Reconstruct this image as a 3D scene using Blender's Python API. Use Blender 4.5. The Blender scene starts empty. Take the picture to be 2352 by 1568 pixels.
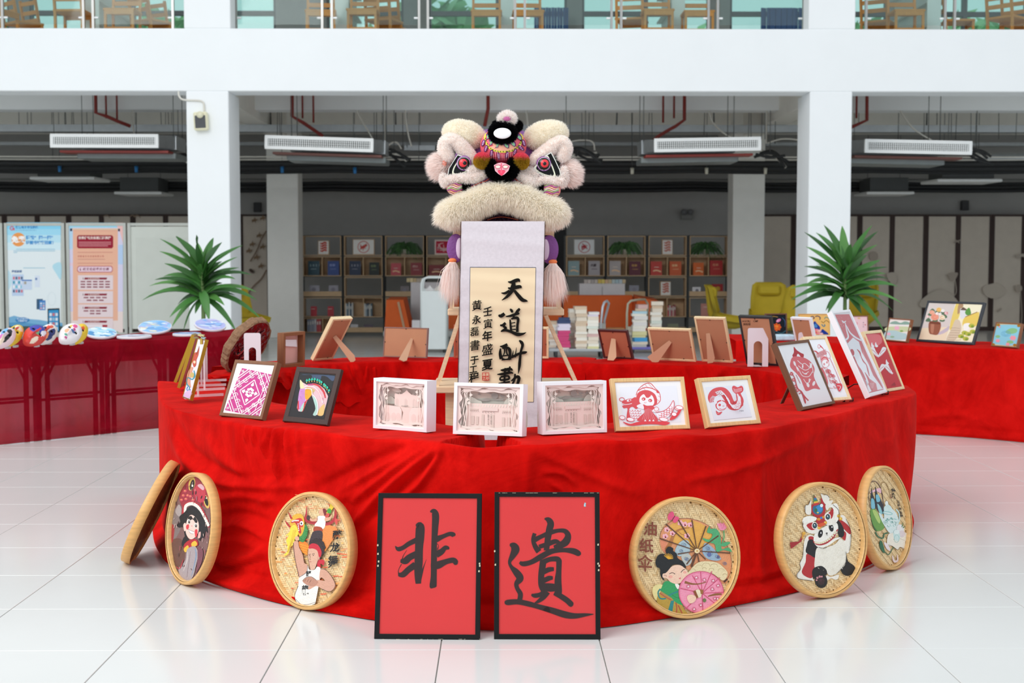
import bpy,math,random
import numpy as np
from mathutils import Vector,Matrix,noise
random.seed(7);np.random.seed(7)
S=bpy.context.scene
C=S.collection
F,CX,CY=3150.0,1176.0,784.0
CAMZ,PITCH,YAW=1.46,math.radians(3.597),math.radians(0.473)
cd=bpy.data.cameras.new('camera');cam=bpy.data.objects.new('camera',cd);C.objects.link(cam)
cam.location=(0,0,CAMZ);cam.rotation_euler=(math.pi/2-PITCH,0,-YAW)
cd.sensor_width=36;cd.lens=36*F/2352;cd.clip_end=300
cd.dof.use_dof=True;cd.dof.focus_distance=6.0;cd.dof.aperture_fstop=4.5
S.camera=cam
CR=cam.rotation_euler.to_matrix();CO=Vector((0,0,CAMZ))
w=bpy.data.worlds.new('world');S.world=w;w.use_nodes=True
bg=w.node_tree.nodes['Background'];bg.inputs[0].default_value=(0.90,0.96,1.0,1);bg.inputs[1].default_value=0.84
def area(name,loc,target,sx,sy,power,col=(1,1,1)):
 l=bpy.data.lights.new(name,'AREA');l.shape='RECTANGLE';l.size=sx;l.size_y=sy;l.energy=power;l.color=col
 o=bpy.data.objects.new(name,l);C.objects.link(o);o.location=loc
 o.rotation_euler=(Vector(target)-Vector(loc)).to_track_quat('-Z','Y').to_euler();return o
area('skylight',(-7.0,0.5,9.5),(0,8.0,.8),8,8,950,(1.0,0.985,0.96))
S.view_settings.view_transform='Standard';S.view_settings.look='None'
S.view_settings.gamma=1;S.view_settings.use_curve_mapping=False
S.view_settings.exposure=0.2
try:
 S.cycles.use_denoising=True;S.cycles.max_bounces=12;S.cycles.diffuse_bounces=10;S.cycles.glossy_bounces=3
 S.cycles.transparent_max_bounces=12;S.cycles.transmission_bounces=6
 S.cycles.caustics_reflective=False;S.cycles.caustics_refractive=False
 S.cycles.sample_clamp_indirect=8
except Exception:pass
def ray(px,py):return(CR@Vector(((px-CX)/F,(CY-py)/F,-1))).normalized()
def onY(px,py,Y):
 d=ray(px,py);return CO+d*(Y/d.y)
def onZ(px,py,z):
 d=ray(px,py);return CO+d*((z-CAMZ)/d.z)
def onP(px,py,P,n):
 d=ray(px,py);return CO+d*((Vector(P)-CO).dot(n)/d.dot(n))
def proj(p):
 q=CR.transposed()@(Vector(p)-CO);return(CX+F*q.x/-q.z,CY-F*q.y/-q.z)
def lin(h):
 if isinstance(h,str):
  h=h.lstrip('#');c=[int(h[i:i+2],16)/255 for i in(0,2,4)]
 else:c=[x/255 for x in h]
 return tuple(x/12.92 if x<=.04045 else((x+.055)/1.055)**2.4 for x in c)
MC={}
def mat(col,rough=.6,metal=0,var=.06,sc=6.,bump=0.,bsc=40.,spec=None,sheen=0,coat=0,stretch=None,alpha=None,trans=0,wave=None):
 key=(str(col),rough,metal,var,sc,bump,bsc,spec,sheen,coat,str(stretch),alpha,trans,wave)
 if key in MC:return MC[key]
 m=bpy.data.materials.new('m_'+str(col));MC[key]=m;m.use_nodes=True
 nt=m.node_tree;N=nt.nodes;L=nt.links;b=N['Principled BSDF']
 c=lin(col)
 b.inputs['Roughness'].default_value=rough;b.inputs['Metallic'].default_value=metal
 if spec is not None:b.inputs['Specular IOR Level'].default_value=spec
 if sheen:b.inputs['Sheen Weight'].default_value=sheen;b.inputs['Sheen Roughness'].default_value=.4;b.inputs['Sheen Tint'].default_value=(*[min(1,x*1.3+.1)for x in c],1)
 if coat:b.inputs['Coat Weight'].default_value=coat
 if trans:b.inputs['Transmission Weight'].default_value=trans
 if alpha is not None:b.inputs['Alpha'].default_value=alpha
 tc=N.new('ShaderNodeTexCoord');src=tc.outputs['Object']
 if stretch:
  mp=N.new('ShaderNodeMapping');mp.inputs['Scale'].default_value=stretch;L.new(src,mp.inputs[0]);src=mp.outputs[0]
 if var:
  nz=N.new('ShaderNodeTexNoise');nz.inputs['Scale'].default_value=sc;nz.inputs['Detail'].default_value=4;L.new(src,nz.inputs['Vector'])
  mx=N.new('ShaderNodeMix');mx.data_type='RGBA'
  mx.inputs[6].default_value=(*[max(0,x*(1-var*2))for x in c],1);mx.inputs[7].default_value=(*[min(1,x*(1+var*2))for x in c],1)
  L.new(nz.outputs[0],mx.inputs[0]);L.new(mx.outputs[2],b.inputs['Base Color'])
 else:b.inputs['Base Color'].default_value=(*c,1)
 if bump:
  n2=N.new('ShaderNodeTexNoise');n2.inputs['Scale'].default_value=bsc;L.new(src,n2.inputs['Vector'])
  bp=N.new('ShaderNodeBump');bp.inputs['Strength'].default_value=bump;bp.inputs['Distance'].default_value=.01
  L.new(n2.outputs[0],bp.inputs['Height']);L.new(bp.outputs[0],b.inputs['Normal'])
 return m
def ink(col,rough=.7):return mat(col,rough,var=0,spec=.15)
def paint(col):return mat(col,.55,var=.05,sc=60,bump=.35,bsc=180)
def wood(col,rough=.5,axis=(30,30,3)):return mat(col,rough,var=.13,sc=3,stretch=axis)
def glassm(name,haze=0.,hcol='#ffffff',tint='#ffffff',base=.015,rough=.03):
 m=bpy.data.materials.new(name);m.use_nodes=True;nt=m.node_tree;N=nt.nodes;L=nt.links;N.remove(N['Principled BSDF']);out=N['Material Output']
 t=N.new('ShaderNodeBsdfTransparent');t.inputs[0].default_value=(*lin(tint),1);g=N.new('ShaderNodeBsdfGlossy');g.inputs['Roughness'].default_value=rough
 lw=N.new('ShaderNodeLayerWeight');p_=N.new('ShaderNodeMath');p_.operation='POWER';L.new(lw.outputs['Facing'],p_.inputs[0]);p_.inputs[1].default_value=4;f=N.new('ShaderNodeMath');f.operation='MULTIPLY_ADD';L.new(p_.outputs[0],f.inputs[0]);f.inputs[1].default_value=.7;f.inputs[2].default_value=base;mx=N.new('ShaderNodeMixShader');L.new(f.outputs[0],mx.inputs[0]);L.new(t.outputs[0],mx.inputs[1]);L.new(g.outputs[0],mx.inputs[2]);last=mx
 if haze:
  d=N.new('ShaderNodeBsdfDiffuse');d.inputs[0].default_value=(*lin(hcol),1);m2=N.new('ShaderNodeMixShader');m2.inputs[0].default_value=haze;L.new(last.outputs[0],m2.inputs[1]);L.new(d.outputs[0],m2.inputs[2]);last=m2
 L.new(last.outputs[0],out.inputs[0]);return m
WM={}
def thing(name,label,cat,loc,rotz=0,group=None,kind=None,M=None):
 o=bpy.data.objects.new(name,None);C.objects.link(o);o.empty_display_size=.1
 M=M if M is not None else Matrix.Translation(Vector(loc))@Matrix.Rotation(rotz,4,'Z')
 o.matrix_world=M;WM[o]=M
 return tag(o,label,cat,group,kind)
def tag(o,label=None,cat=None,group=None,kind=None):
 if label:o['label']=label
 if cat:o['category']=cat
 if group:o['group']=group
 if kind:o['kind']=kind
 return o
class MB:
 def __init__(s):s.v=[];s.f=[];s.m=[];s.mats=[];s.sm=[];s.cols=None
 def mi(s,m):
  if m not in s.mats:s.mats.append(m)
  return s.mats.index(m)
 def add(s,vs,fs,m,smooth=False):
  k=len(s.v);s.v+=[tuple(v)for v in vs];i=s.mi(m)
  for f in fs:s.f.append(tuple(k+a for a in f));s.m.append(i);s.sm.append(smooth)
  return s
 def box(s,c,d,m,R=None,bev=0):
  c=Vector(c);x,y,z=[a/2 for a in d]
  if bev:
   vs=[]
   for sz in(-1,1):
    for(a,b_)in((x-bev,y),(-x+bev,y),(-x,y-bev),(-x,-y+bev),(-x+bev,-y),(x-bev,-y),(x,-y+bev),(x,y-bev)):vs.append((a,b_,sz*(z-bev)))
   for sz in(-1,1):
    for(a,b_)in((x-bev,y-bev),(-x+bev,y-bev),(-x+bev,y-bev),(-x+bev,-y+bev),(-x+bev,-y+bev),(x-bev,-y+bev),(x-bev,-y+bev),(x-bev,y-bev)):vs.append((a,b_,sz*z))
   fs=[(i,(i+1)%8,8+(i+1)%8,8+i)for i in range(8)]
   fs+=[(i,16+i,16+(i+1)%8,(i+1)%8)for i in range(8)]+[(8+i,8+(i+1)%8,24+(i+1)%8,24+i)for i in range(8)]
   fs+=[tuple(range(16,24))[::-1],tuple(range(24,32))]
  else:
   vs=[(a,b_,e)for e in(-z,z)for b_ in(-y,y)for a in(-x,x)]
   fs=[(0,2,3,1),(4,5,7,6),(0,1,5,4),(2,6,7,3),(0,4,6,2),(1,3,7,5)]
  if R is not None:vs=[R@Vector(v)for v in vs]
  return s.add([c+Vector(v)for v in vs],fs,m)
 def bar(s,p0,p1,wd,dp,m,up=(0,0,1)):
  p0,p1=Vector(p0),Vector(p1);a=(p1-p0);l=a.length;a.normalize()
  u=Vector(up)-a*a.dot(Vector(up))
  if u.length<1e-4:u=Vector((0,1,0))-a*a.y
  u.normalize();r=a.cross(u)
  R=Matrix((r,u,a)).transposed()
  return s.box((p0+p1)/2,(wd,dp,l),m,R)
 def tube(s,pts,r,m,n=8,closed=False,caps=True):
  pts=[Vector(p)for p in pts];N=len(pts);rs=r if isinstance(r,(list,tuple))else[r]*N
  vs=[];t0=None;u=None
  for i,p in enumerate(pts):
   if closed:t=pts[(i+1)%N]-pts[i-1]
   else:t=pts[min(i+1,N-1)]-pts[max(i-1,0)]
   t.normalize()
   if u is None:
    u=t.orthogonal().normalized()
   else:
    u=(u-t*u.dot(t));u=u.normalized()if u.length>1e-6 else t.orthogonal().normalized()
   w_=t.cross(u)
   for k in range(n):
    a=2*math.pi*k/n;vs.append(p+(u*math.cos(a)+w_*math.sin(a))*rs[i])
  fs=[]
  for i in range(N if closed else N-1):
   j=(i+1)%N
   for k in range(n):fs.append((i*n+k,i*n+(k+1)%n,j*n+(k+1)%n,j*n+k))
  if not closed and caps:fs+=[tuple(range(n))[::-1],tuple(range((N-1)*n,N*n))]
  return s.add(vs,fs,m,True)
 def lathe(s,prof,m,c=(0,0,0),n=32,R=None,caps=True):
  vs=[];c=Vector(c)
  for(r,z)in prof:
   for k in range(n):
    a=2*math.pi*k/n;v=Vector((r*math.cos(a),r*math.sin(a),z));vs.append(c+(R@v if R is not None else v))
  fs=[(i*n+k,i*n+(k+1)%n,(i+1)*n+(k+1)%n,(i+1)*n+k)for i in range(len(prof)-1)for k in range(n)]
  if caps:fs+=[tuple(range(n))[::-1],tuple(range((len(prof)-1)*n,len(prof)*n))]
  return s.add(vs,fs,m,True)
 def ell(s,c,r,m,R=None,n=20,k=12,fn=None):
  c=Vector(c);vs=[]
  for i in range(k+1):
   th=math.pi*i/k
   for j in range(n):
    ph=2*math.pi*j/n;v=Vector((math.sin(th)*math.cos(ph),math.sin(th)*math.sin(ph),math.cos(th)))
    if fn:v=v*fn(v)
    v=Vector((v.x*r[0],v.y*r[1],v.z*r[2]));vs.append(c+(R@v if R is not None else v))
  fs=[(i*n+j,(i+1)*n+j,(i+1)*n+(j+1)%n,i*n+(j+1)%n)for i in range(k)for j in range(n)]
  return s.add(vs,fs,m,True)
 def prism(s,pts,off,m):
  pts=[Vector(p)for p in pts];off=Vector(off);n=len(pts)
  return s.add(pts+[p+off for p in pts],[tuple(range(n)),tuple(range(n,2*n))[::-1]]+[(i,n+i,n+(i+1)%n,(i+1)%n)for i in range(n)],m)
 def build(s,name,parent=None,origin=None,smooth=None):
  if parent is not None and parent in WM:M=WM[parent]
  elif origin is not None:M=Matrix.Translation(Vector(origin))
  elif parent is None and s.v:
   a=np.array(s.v);M=Matrix.Translation(Vector(((a[:,0].min()+a[:,0].max())/2,(a[:,1].min()+a[:,1].max())/2,a[:,2].min())))
  else:M=Matrix.Identity(4)
  a=np.array(s.v,dtype=float);Mi=np.array(M.inverted());a=a@Mi[:3,:3].T+Mi[:3,3]
  me=bpy.data.meshes.new(name);me.from_pydata(a.tolist(),[],s.f)
  for m in s.mats:me.materials.append(m)
  me.polygons.foreach_set('material_index',s.m)
  me.polygons.foreach_set('use_smooth',[bool(x)if smooth is None else smooth for x in s.sm])
  me.update()
  o=bpy.data.objects.new(name,me);C.objects.link(o);WM[o]=M
  if parent is not None:o.parent=parent
  else:o.matrix_world=M
  return o
def struct(o,label=None):o['kind']='structure';return tag(o,label)
def part1(name,parent,fn):
 b=MB();fn(b);return b.build(name,parent)
def copy_tree(o,parent=None,M=None):
 c=o.copy();C.objects.link(c)
 if parent is not None:c.parent=parent
 if M is not None:c.matrix_world=M;WM[c]=M
 else:WM[c]=WM[parent]
 for ch in list(o.children):copy_tree(ch,c)
 return c
def smoothpts(pts,k=5,closed=False):
 if len(pts)<3:return pts
 P=[np.array(p,float)for p in pts];n=len(P);out=[]
 rng=range(n)if closed else range(n-1)
 for i in rng:
  p0=P[i-1]if(closed or i>0)else P[0];p1=P[i];p2=P[(i+1)%n];p3=P[(i+2)%n]if(closed or i+2<n)else P[-1]
  for j in range(k):
   t=j/k;out.append(tuple(.5*((2*p1)+(-p0+p2)*t+(2*p0-5*p1+4*p2-p3)*t*t+(-p0+3*p1-3*p2+p3)*t**3)))
 if not closed:out.append(tuple(P[-1]))
 return out
class Art:
 """origin/scale of the crop, plane (P,n): traced pixels land on the real plane"""
 def __init__(s,ox,oy,sc,P,n,lift=.0008,step=.00006,cmat=ink):
  s.o=(ox,oy);s.sc=sc;s.P=Vector(P);s.n=Vector(n).normalized();s.l=lift;s.st=step;s.b=MB();s.cm=cmat;s.clip=None
 def w(s,x,y):
  return onP(s.o[0]+x/s.sc,s.o[1]+y/s.sc,s.P+s.n*s.l,s.n)
 def _m(s,c):return c if not isinstance(c,(str,tuple))else s.cm(c)
 def poly(s,pts,col,sm=False):
  if sm:pts=smoothpts(pts,4,True)
  s.b.add([s.w(x,y)for x,y in pts],[tuple(range(len(pts)))],s._m(col));s.l+=s.st;return s
 def ellp(s,cx,cy,rx,ry,col,rot=0,n=20,a0=0,a1=360):
  r=math.radians(rot);pts=[]
  for k in range(n+1 if a1-a0<360 else n):
   a=math.radians(a0+(a1-a0)*k/n);x,y=rx*math.cos(a),ry*math.sin(a)
   pts.append((cx+x*math.cos(r)-y*math.sin(r),cy+x*math.sin(r)+y*math.cos(r)))
  return s.poly(pts,col)
 def rect(s,x0,y0,x1,y1,col):return s.poly([(x0,y0),(x1,y0),(x1,y1),(x0,y1)],col)
 def stroke(s,pts,wd,col,sm=True,closed=False):
  n0=len(pts);ws=list(wd)if isinstance(wd,(list,tuple))else[wd]*n0
  if closed:pts=list(pts)+[pts[0]];ws=ws+[ws[0]]
  q=[(p[0],p[1],w_)for p,w_ in zip(pts,ws)]
  if sm and len(q)>2:q=smoothpts(q,5)
  vs=[]
  for i in range(len(q)):
   a=q[max(i-1,0)];b_=q[min(i+1,len(q)-1)];dx,dy=b_[0]-a[0],b_[1]-a[1];l=math.hypot(dx,dy)or 1
   nx,ny=-dy/l,dx/l;h=max(.2,q[i][2])/2
   vs+=[s.w(q[i][0]+nx*h,q[i][1]+ny*h),s.w(q[i][0]-nx*h,q[i][1]-ny*h)]
  s.b.add(vs,[(2*i,2*i+1,2*i+3,2*i+2)for i in range(len(q)-1)],s._m(col));s.l+=s.st;return s
 def ring(s,cx,cy,rx,ry,wd,col,rot=0,n=24,a0=0,a1=360):
  r=math.radians(rot);pts=[]
  for k in range(n+1):
   a=math.radians(a0+(a1-a0)*k/n);x,y=rx*math.cos(a),ry*math.sin(a)
   pts.append((cx+x*math.cos(r)-y*math.sin(r),cy+x*math.sin(r)+y*math.cos(r)))
  return s.stroke(pts,wd,col,sm=False)
 def text(s,t,x,y,h,col,ux=(1,0),uy=(0,1),bold=.02,vertical=False,sp=1.0):
  """glyphs with top-left at (x,y); h = glyph height in crop px; ux, uy the drawing axes in crop px"""
  for k,ch in enumerate(t):
   g=glyph(ch,bold)
   if g is None:continue
   vs,fs=g
   bx=x+(0 if vertical else k*h*sp)*ux[0]+(k*h*sp if vertical else 0)*uy[0]
   by=y+(0 if vertical else k*h*sp)*ux[1]+(k*h*sp if vertical else 0)*uy[1]
   s.b.add([s.w(bx+(ux[0]*a+uy[0]*(.88-b_))*h,by+(ux[1]*a+uy[1]*(.88-b_))*h)for a,b_ in vs],fs,s._m(col))
  s.l+=s.st;return s
 def build(s,name,parent):return s.b.build(name,parent,smooth=False)
GC={}
def glyph(ch,bold=.02):
 if ch in ' \u3000':return None
 k=(ch,bold)
 if k in GC:return GC[k]
 cu=bpy.data.curves.new('g','FONT');cu.body=ch;cu.resolution_u=2;cu.offset=bold
 o=bpy.data.objects.new('g',cu);C.objects.link(o)
 dg=bpy.context.evaluated_depsgraph_get();e=o.evaluated_get(dg);me=e.to_mesh()
 r=([(v.co.x,v.co.y)for v in me.vertices],[tuple(p.vertices)for p in me.polygons])
 e.to_mesh_clear();bpy.data.objects.remove(o);bpy.data.curves.remove(cu)
 GC[k]=r if r[0]else None
 return GC[k]
def ordinal(n):
 o='zeroth first second third fourth fifth sixth seventh eighth ninth tenth eleventh twelfth thirteenth fourteenth fifteenth sixteenth seventeenth eighteenth nineteenth twentieth'.split()
 return o[n]if n<=20 else(['','','twenty','thirty'][n//10]+'-'+o[n%10]if n%10 else 'thirtieth')
ORD=['lowest','second','third','fourth','fifth','sixth','seventh','eighth','ninth','tenth','eleventh','twelfth','thirteenth','fourteenth','fifteenth','sixteenth','seventeenth','eighteenth']
# the building
M_WHITE=mat('#f3f6f8',.75,var=.015,sc=2,bump=.05,bsc=8)
M_TILE=mat('#dcdedd',.16,var=.02,sc=1.3,bump=.012,bsc=3,spec=.5)
M_GROUT=mat('#8f8b84',.8)
M_DARKWALL=mat('#a9a8a6',.85,var=.03)
M_GREYCOL=mat('#f4f4f0',.8,var=.02)
M_CEIL=mat('#efede6',.85,var=.03)
YF,YB=18.5,27.0
T=.6;XO=onZ(1011,1492,0).x;YO=onZ(1011,1492,0).y
fb=MB();fb.box((0,12,-.05),(60,44,.088),M_GROUT);floor=fb.build('floor');struct(floor)
tm=MB();tm.box((0,0,.0),(T-.004,T-.004,.012),M_TILE,bev=.0012)
tile0=tm.build('tile',floor);tile0.parent=floor
tile_me=tile0.data;bpy.data.objects.remove(tile0)
nt_=0;rest=MB();cells=[]
for j in range(-22,37):
 for i in range(-34,34):
  x,y=XO+(i+.5)*T,YO+(j+.5)*T
  cells.append((x,y))
def inview(x,y):
 if y<3.8 or y>17:return False
 px,py=proj((x,y,0));m=F*.35/y
 return-m<px<2352+m and py<1568+F*.5/y*1.46
vis=sorted([c for c in cells if inview(*c)],key=lambda c:c[1])[:300]
vs_=set(vis);fM=WM[floor]
for c in vis:
 o=bpy.data.objects.new('tile',tile_me);C.objects.link(o);o.parent=floor
 o.location=(c[0],c[1],-.006)
for c in cells:
 if c in vs_:continue
 rest.box((c[0],c[1],-.006),(T-.004,T-.004,.012),M_TILE)
tag(rest.build('tile',floor),kind='stuff')
zb0,zb1=onY(1176,210,YF).z,onY(1176,66,YF).z
xl0,xl1=onY(430,400,YF).x,onY(527,400,YF).x
xr0,xr1=onY(1858,400,YF).x,onY(1955,400,YF).x
def column(x0,x1,y,d,z0,z1,m,name='column'):
 b=MB();b.box(((x0+x1)/2,y+d/2,(z0+z1)/2),(x1-x0,d,z1-z0),m,bev=.01);return struct(b.build(name))
column(xl0,xl1,YF,.75,0,zb0,M_WHITE);column(xr0,xr1,YF,.75,0,zb0,M_WHITE)
bay=xr0-xl0
column(xl0-bay,xl1-bay,YF,.75,0,zb0,M_WHITE);column(xr0+bay,xr1+bay,YF,.75,0,zb0,M_WHITE)
b=MB();b.box((0,YF+.25,(zb0+zb1)/2),(44,.5,zb1-zb0),M_WHITE,bev=.01);struct(b.build('beam'))
ux0,ux1=onY(422,30,YF-.001).x,onY(529,30,YF).x
vx0,vx1=onY(1858,30,YF).x,onY(1965,30,YF).x
for(a,c)in((ux0,ux1),(vx0,vx1),(ux0-bay,ux1-bay),(vx0+bay,vx1+bay)):column(a,c,YF,.35,zb1,9.5,M_WHITE)
zc=onY(1176,262,21.6).z
b=MB();b.box((0,(YF+.5+YB)/2+1,zb1-.12),(44,YB-YF+1.6,.2),M_CEIL);struct(b.build('ceiling'))
for(yy,h)in((21.1,.58),(24.5,.62)):
 b=MB();b.box((0,yy+.2,zb1-.22-h/2),(44,.4,h),M_WHITE if yy<22 else M_CEIL,bev=.01);struct(b.build('ceiling_beam'))
for xx in((xl0+xl1)/2,(xr0+xr1)/2,(xl0+xl1)/2-bay,(xr0+xr1)/2+bay):
 b=MB();b.box((xx,(YF+YB)/2+.3,zb1-.22-.35),(.35,YB-YF-.6,.7),M_CEIL,bev=.01);struct(b.build('ceiling_beam'))
YG=24.2
for(p0,p1)in((614,686),(1682,1755)):
 x0,x1=onY(p0,600,YG).x,onY(p1,600,YG).x
 column(x0,x1,YG,.55,0,zb1-.2,M_GREYCOL)
b=MB();b.box((0,YB+.1,zb1/2),(44,.2,zb1),M_DARKWALL);struct(b.build('wall_back'))
for s_,nm in((-1,'wall_left'),(1,'wall_right')):
 b=MB();b.box((s_*22,(YF+YB)/2,4.6),(.2,YB-YF+2.5,9.2),mat('#a8a8a6',.8));struct(b.build(nm))
b=MB();b.box((0,(YF+YB)/2+1,9.1),(44,YB-YF+2.5,.2),M_CEIL);struct(b.build('ceiling_upper'))
x0,x1=onY(1272,600,YB).x,onY(1300,600,YB).x
b=MB();b.box(((onY(1072,600,YB).x+x1)/2,YB-.02,1.0),(x1-onY(1072,600,YB).x,.04,2.0),mat('#26262a',.6));struct(b.build('door_1'))
YW=YB+.2
zs=zb1
b=MB()
b.box((0,YW+.1,zs+.45),(44,.2,.9),mat('#a9adab',.8))
b.box((0,YW+.1,8.2),(44,.2,1.6),mat('#a9adab',.8));struct(b.build('wall_upper_back'))
FR=mat('#5b6468',.5)
GL=glassm('window_glass',.05,'#c9e6e2','#dcf2ee')
wx=[(-20,-9.6),(-9.2,-7.8),(-7.2,-4.4),(-3.4,-1.9),(-1.4,1.3),(1.6,4.1),(4.5,7.6),(7.9,11.6),(12,20)]
wn=0
prev=-22
pw=MB()
for(a,c)in wx:
 if a>prev:pw.box(((prev+a)/2,YW+.1,(zs+.9+7.4)/2),(a-prev,.2,7.4-zs-.9),mat('#8d9494',.8))
 prev=c
pw.box(((prev+22)/2,YW+.1,(zs+.9+7.4)/2),(22-prev,.2,7.4-zs-.9),mat('#8d9494',.8))
struct(pw.build('wall_upper_pier'))
for(a,c)in wx:
 wn+=1;r=thing('window_%d'%wn,None,None,((a+c)/2,YW+.1,zs+.9),kind='structure')
 n=max(1,round((c-a)/1.3));z0,z1=zs+.9,7.4
 b=MB()
 for k in range(n+1):b.box((a+(c-a)*k/n,YW+.1,(z0+z1)/2),(.09,.12,z1-z0),FR)
 for z in(z0+.04,z0+.82,z1-.04):b.box(((a+c)/2,YW+.1,z),(c-a,.11,.09),FR)
 b.build('window_frame',r)
 for k in range(n):
  g=MB();g.box((a+(c-a)*(k+.5)/n,YW+.1,(z0+z1)/2),((c-a)/n-.09,.01,z1-z0-.1),GL);g.build('pane',r)
def blob_tree(x,y,h,rr,cols,lab,seed):
 rnd=random.Random(seed);t=thing('tree',lab,'tree',(x,y,0))
 b=MB();b.tube([(x,y,0),(x+.1,y,h*.35),(x,y+.1,h*.62)],[.25,.2,.12],mat('#5d4c3c',.9));b.build('trunk',t)
 b=MB()
 for k in range(420):
  a,e=rnd.uniform(0,6.28),rnd.uniform(-.6,1.4);q=rnd.uniform(.55,1)
  p=Vector((x+rr*q*math.cos(a)*math.cos(e),y+rr*q*math.sin(a)*math.cos(e),h*.68+rr*1.1*q*math.sin(e)))
  s_=rnd.uniform(.12,.3)*1.5;u=Vector((rnd.gauss(0,1),rnd.gauss(0,1),rnd.gauss(0,1))).normalized();v_=u.orthogonal().normalized()
  b.add([p-u*s_,p+v_*s_*.55,p+u*s_,p-v_*s_*.55],[(0,1,2,3)],cols[rnd.randrange(len(cols))])
 b.build('foliage',t)
gm=[mat('#8cc482',.7),mat('#a9d99c',.7),mat('#74b06c',.7),mat('#c0e4b2',.7)]
locs=[(-11.5,'far left end'),(-8.2,'left bay'),(-4.9,'left edge of the middle bay'),(-1.6,'left part of the middle bay'),(1.8,'centre of the middle bay'),(5.1,'right part of the middle bay'),(8.6,'right column'),(12,'far right end')]
for k,(x,d)in enumerate(locs):
 blob_tree(x,YB+5.2+(k%3)*2.2,7.2+(k%2)*.9,1.75,gm,'leafy green tree outside the upper windows, behind the '+d,k)
b=MB();b.box((0,YB+16,1.45),(90,24,.1),mat('#6f8f5e',.9));struct(b.build('ground_outside'))
for o in[o for o in C.objects if o.name.startswith('ground_outside')]:o.location.z=-.12
# ceiling services
M_AL=mat('#f6f8f8',.4,var=.02);M_GALV=mat('#b9bec1',.35,metal=.7,var=.08,sc=9)
M_PIPE=mat('#232527',.6);M_RED=mat('#8a2a22',.5);M_CONDUIT=mat('#d8d5cc',.6);M_ROD=mat('#6d7070',.45,metal=.6)
zcl=zb1-.22
acs=[((115,308),(363,309),29,'leftmost of the four, in the left bay'),((608,311),(857,319),29,'left part of the middle bay'),((1503,319),(1748,315),29,'right part of the middle bay'),((1987,320),(2233,325),29,'in the right bay')]
for k,(a,c,h,lab)in enumerate(acs):
 Y=19.5;p0,p1=onY(a[0],a[1],Y),onY(c[0],c[1],Y)
 x0,x1=p0.x,p1.x;zt=(p0.z+p1.z)/2;hh=h*Y/F;rot=math.atan2(p1.z-p0.z,p1.x-p0.x)
 r=thing('air_conditioner','white slotted air outlet with silver duct, '+lab,'air conditioner',((x0+x1)/2,Y,zt-hh-.2),group='ducted air conditioners')
 R=Matrix.Rotation(-rot,3,'Y');cx=(x0+x1)/2;wd=x1-x0;cz=zt-hh/2
 def at(dx,dy,dz):return Vector((cx,Y+dy,cz))+R@Vector((dx,0,dz))
 b=MB()
 for s_ in(-1,1):
  b.box(at(0,.02,s_*(hh/2-.016)),(wd,.05,.045),M_AL,R);b.box(at(s_*(wd/2-.02),.021,0),(.045,.05,hh-.03),M_AL,R)
 b.build('frame',r)
 b=MB();n=52
 for i in range(1,n):b.box(at(-wd/2+wd*i/n,.02,0),(.010,.03,hh-.07),M_AL,R)
 for i in(-1,0,1):b.box(at(0,.035,i*.032),(wd-.08,.02,.006),M_AL,R)
 tag(b.build('grille_slats',r),kind='stuff')
 b=MB();b.box(at(0,.08,0),(wd-.05,.02,hh-.05),mat('#3f4747',.7),R);b.build('grille_backing',r)
 sh=.1 if k<2 else-.1
 b=MB();q=[at(-wd/2+.02,.08,.09),at(wd/2-.02,.08,.09),at(wd/2-.02,.08,-.09),at(-wd/2+.02,.08,-.09)]
 q2=[v+Vector((sh*1.4,.5,.03))for v in q]
 b.add(q+q2,[(0,1,5,4),(1,2,6,5),(2,3,7,6),(3,0,4,7),(4,5,6,7)],M_GALV);b.build('duct',r)
 b=MB();b.box(at(sh,.3,-hh/2-.05),(wd+.02,.35,.03),M_RED if k%2==0 else mat('#6e4038',.5),R);b.build('support_plank',r)
 b=MB();b.box(at(sh*2,.75,-hh/2-.09),(wd-.1,.7,.08),mat('#8c9494',.4,metal=.4),R,bev=.01)
 b.box(at(sh*2,.85,.02),(wd-.15,.6,.2),M_GALV,R);b.build('fan_box',r)
 for sx in(-1,1):
  for dy in(.5,1.05):
   p=at(sx*(wd/2-.1)+sh*2,dy,.1);b=MB();b.tube([p,(p.x,p.y,zcl)],.006,M_ROD,6);b.build('suspension_rod',r)
def hpipe(name,label,cat,y,Y,r_,m,x0=-60,x1=2412,n=10,sag=0,group=None,seed=0):
 rnd=random.Random(seed);a,c=onY(x0,y,Y),onY(x1,y,Y);pts=[]
 for i in range(25):
  t=i/24;p=a.lerp(c,t);p.z=a.z;p.z-=sag*abs(math.sin(t*math.pi*6));p.y=Y+rnd.uniform(-1,1)*sag*.5;pts.append(p)
 b=MB();b.tube(pts,r_,m,n);return tag(b.build(name),label,cat,group)
p=onY(1176,297,22.3);b=MB();b.box((0,22.3,p.z),(40,.25,.1),M_GALV);b.box((0,22.3,p.z+.055),(40,.27,.012),M_GALV)
tag(b.build('cable_tray'),'long galvanised steel cable tray running across all bays under the ceiling','cable tray')
p=onY(1176,326,24.8);b=MB();b.box((0,25.3,p.z),(40,.2,.06),M_GALV);tag(b.build('cable_tray'),'thin far cable tray low under the rear ceiling, behind the vents','cable tray')
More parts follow.
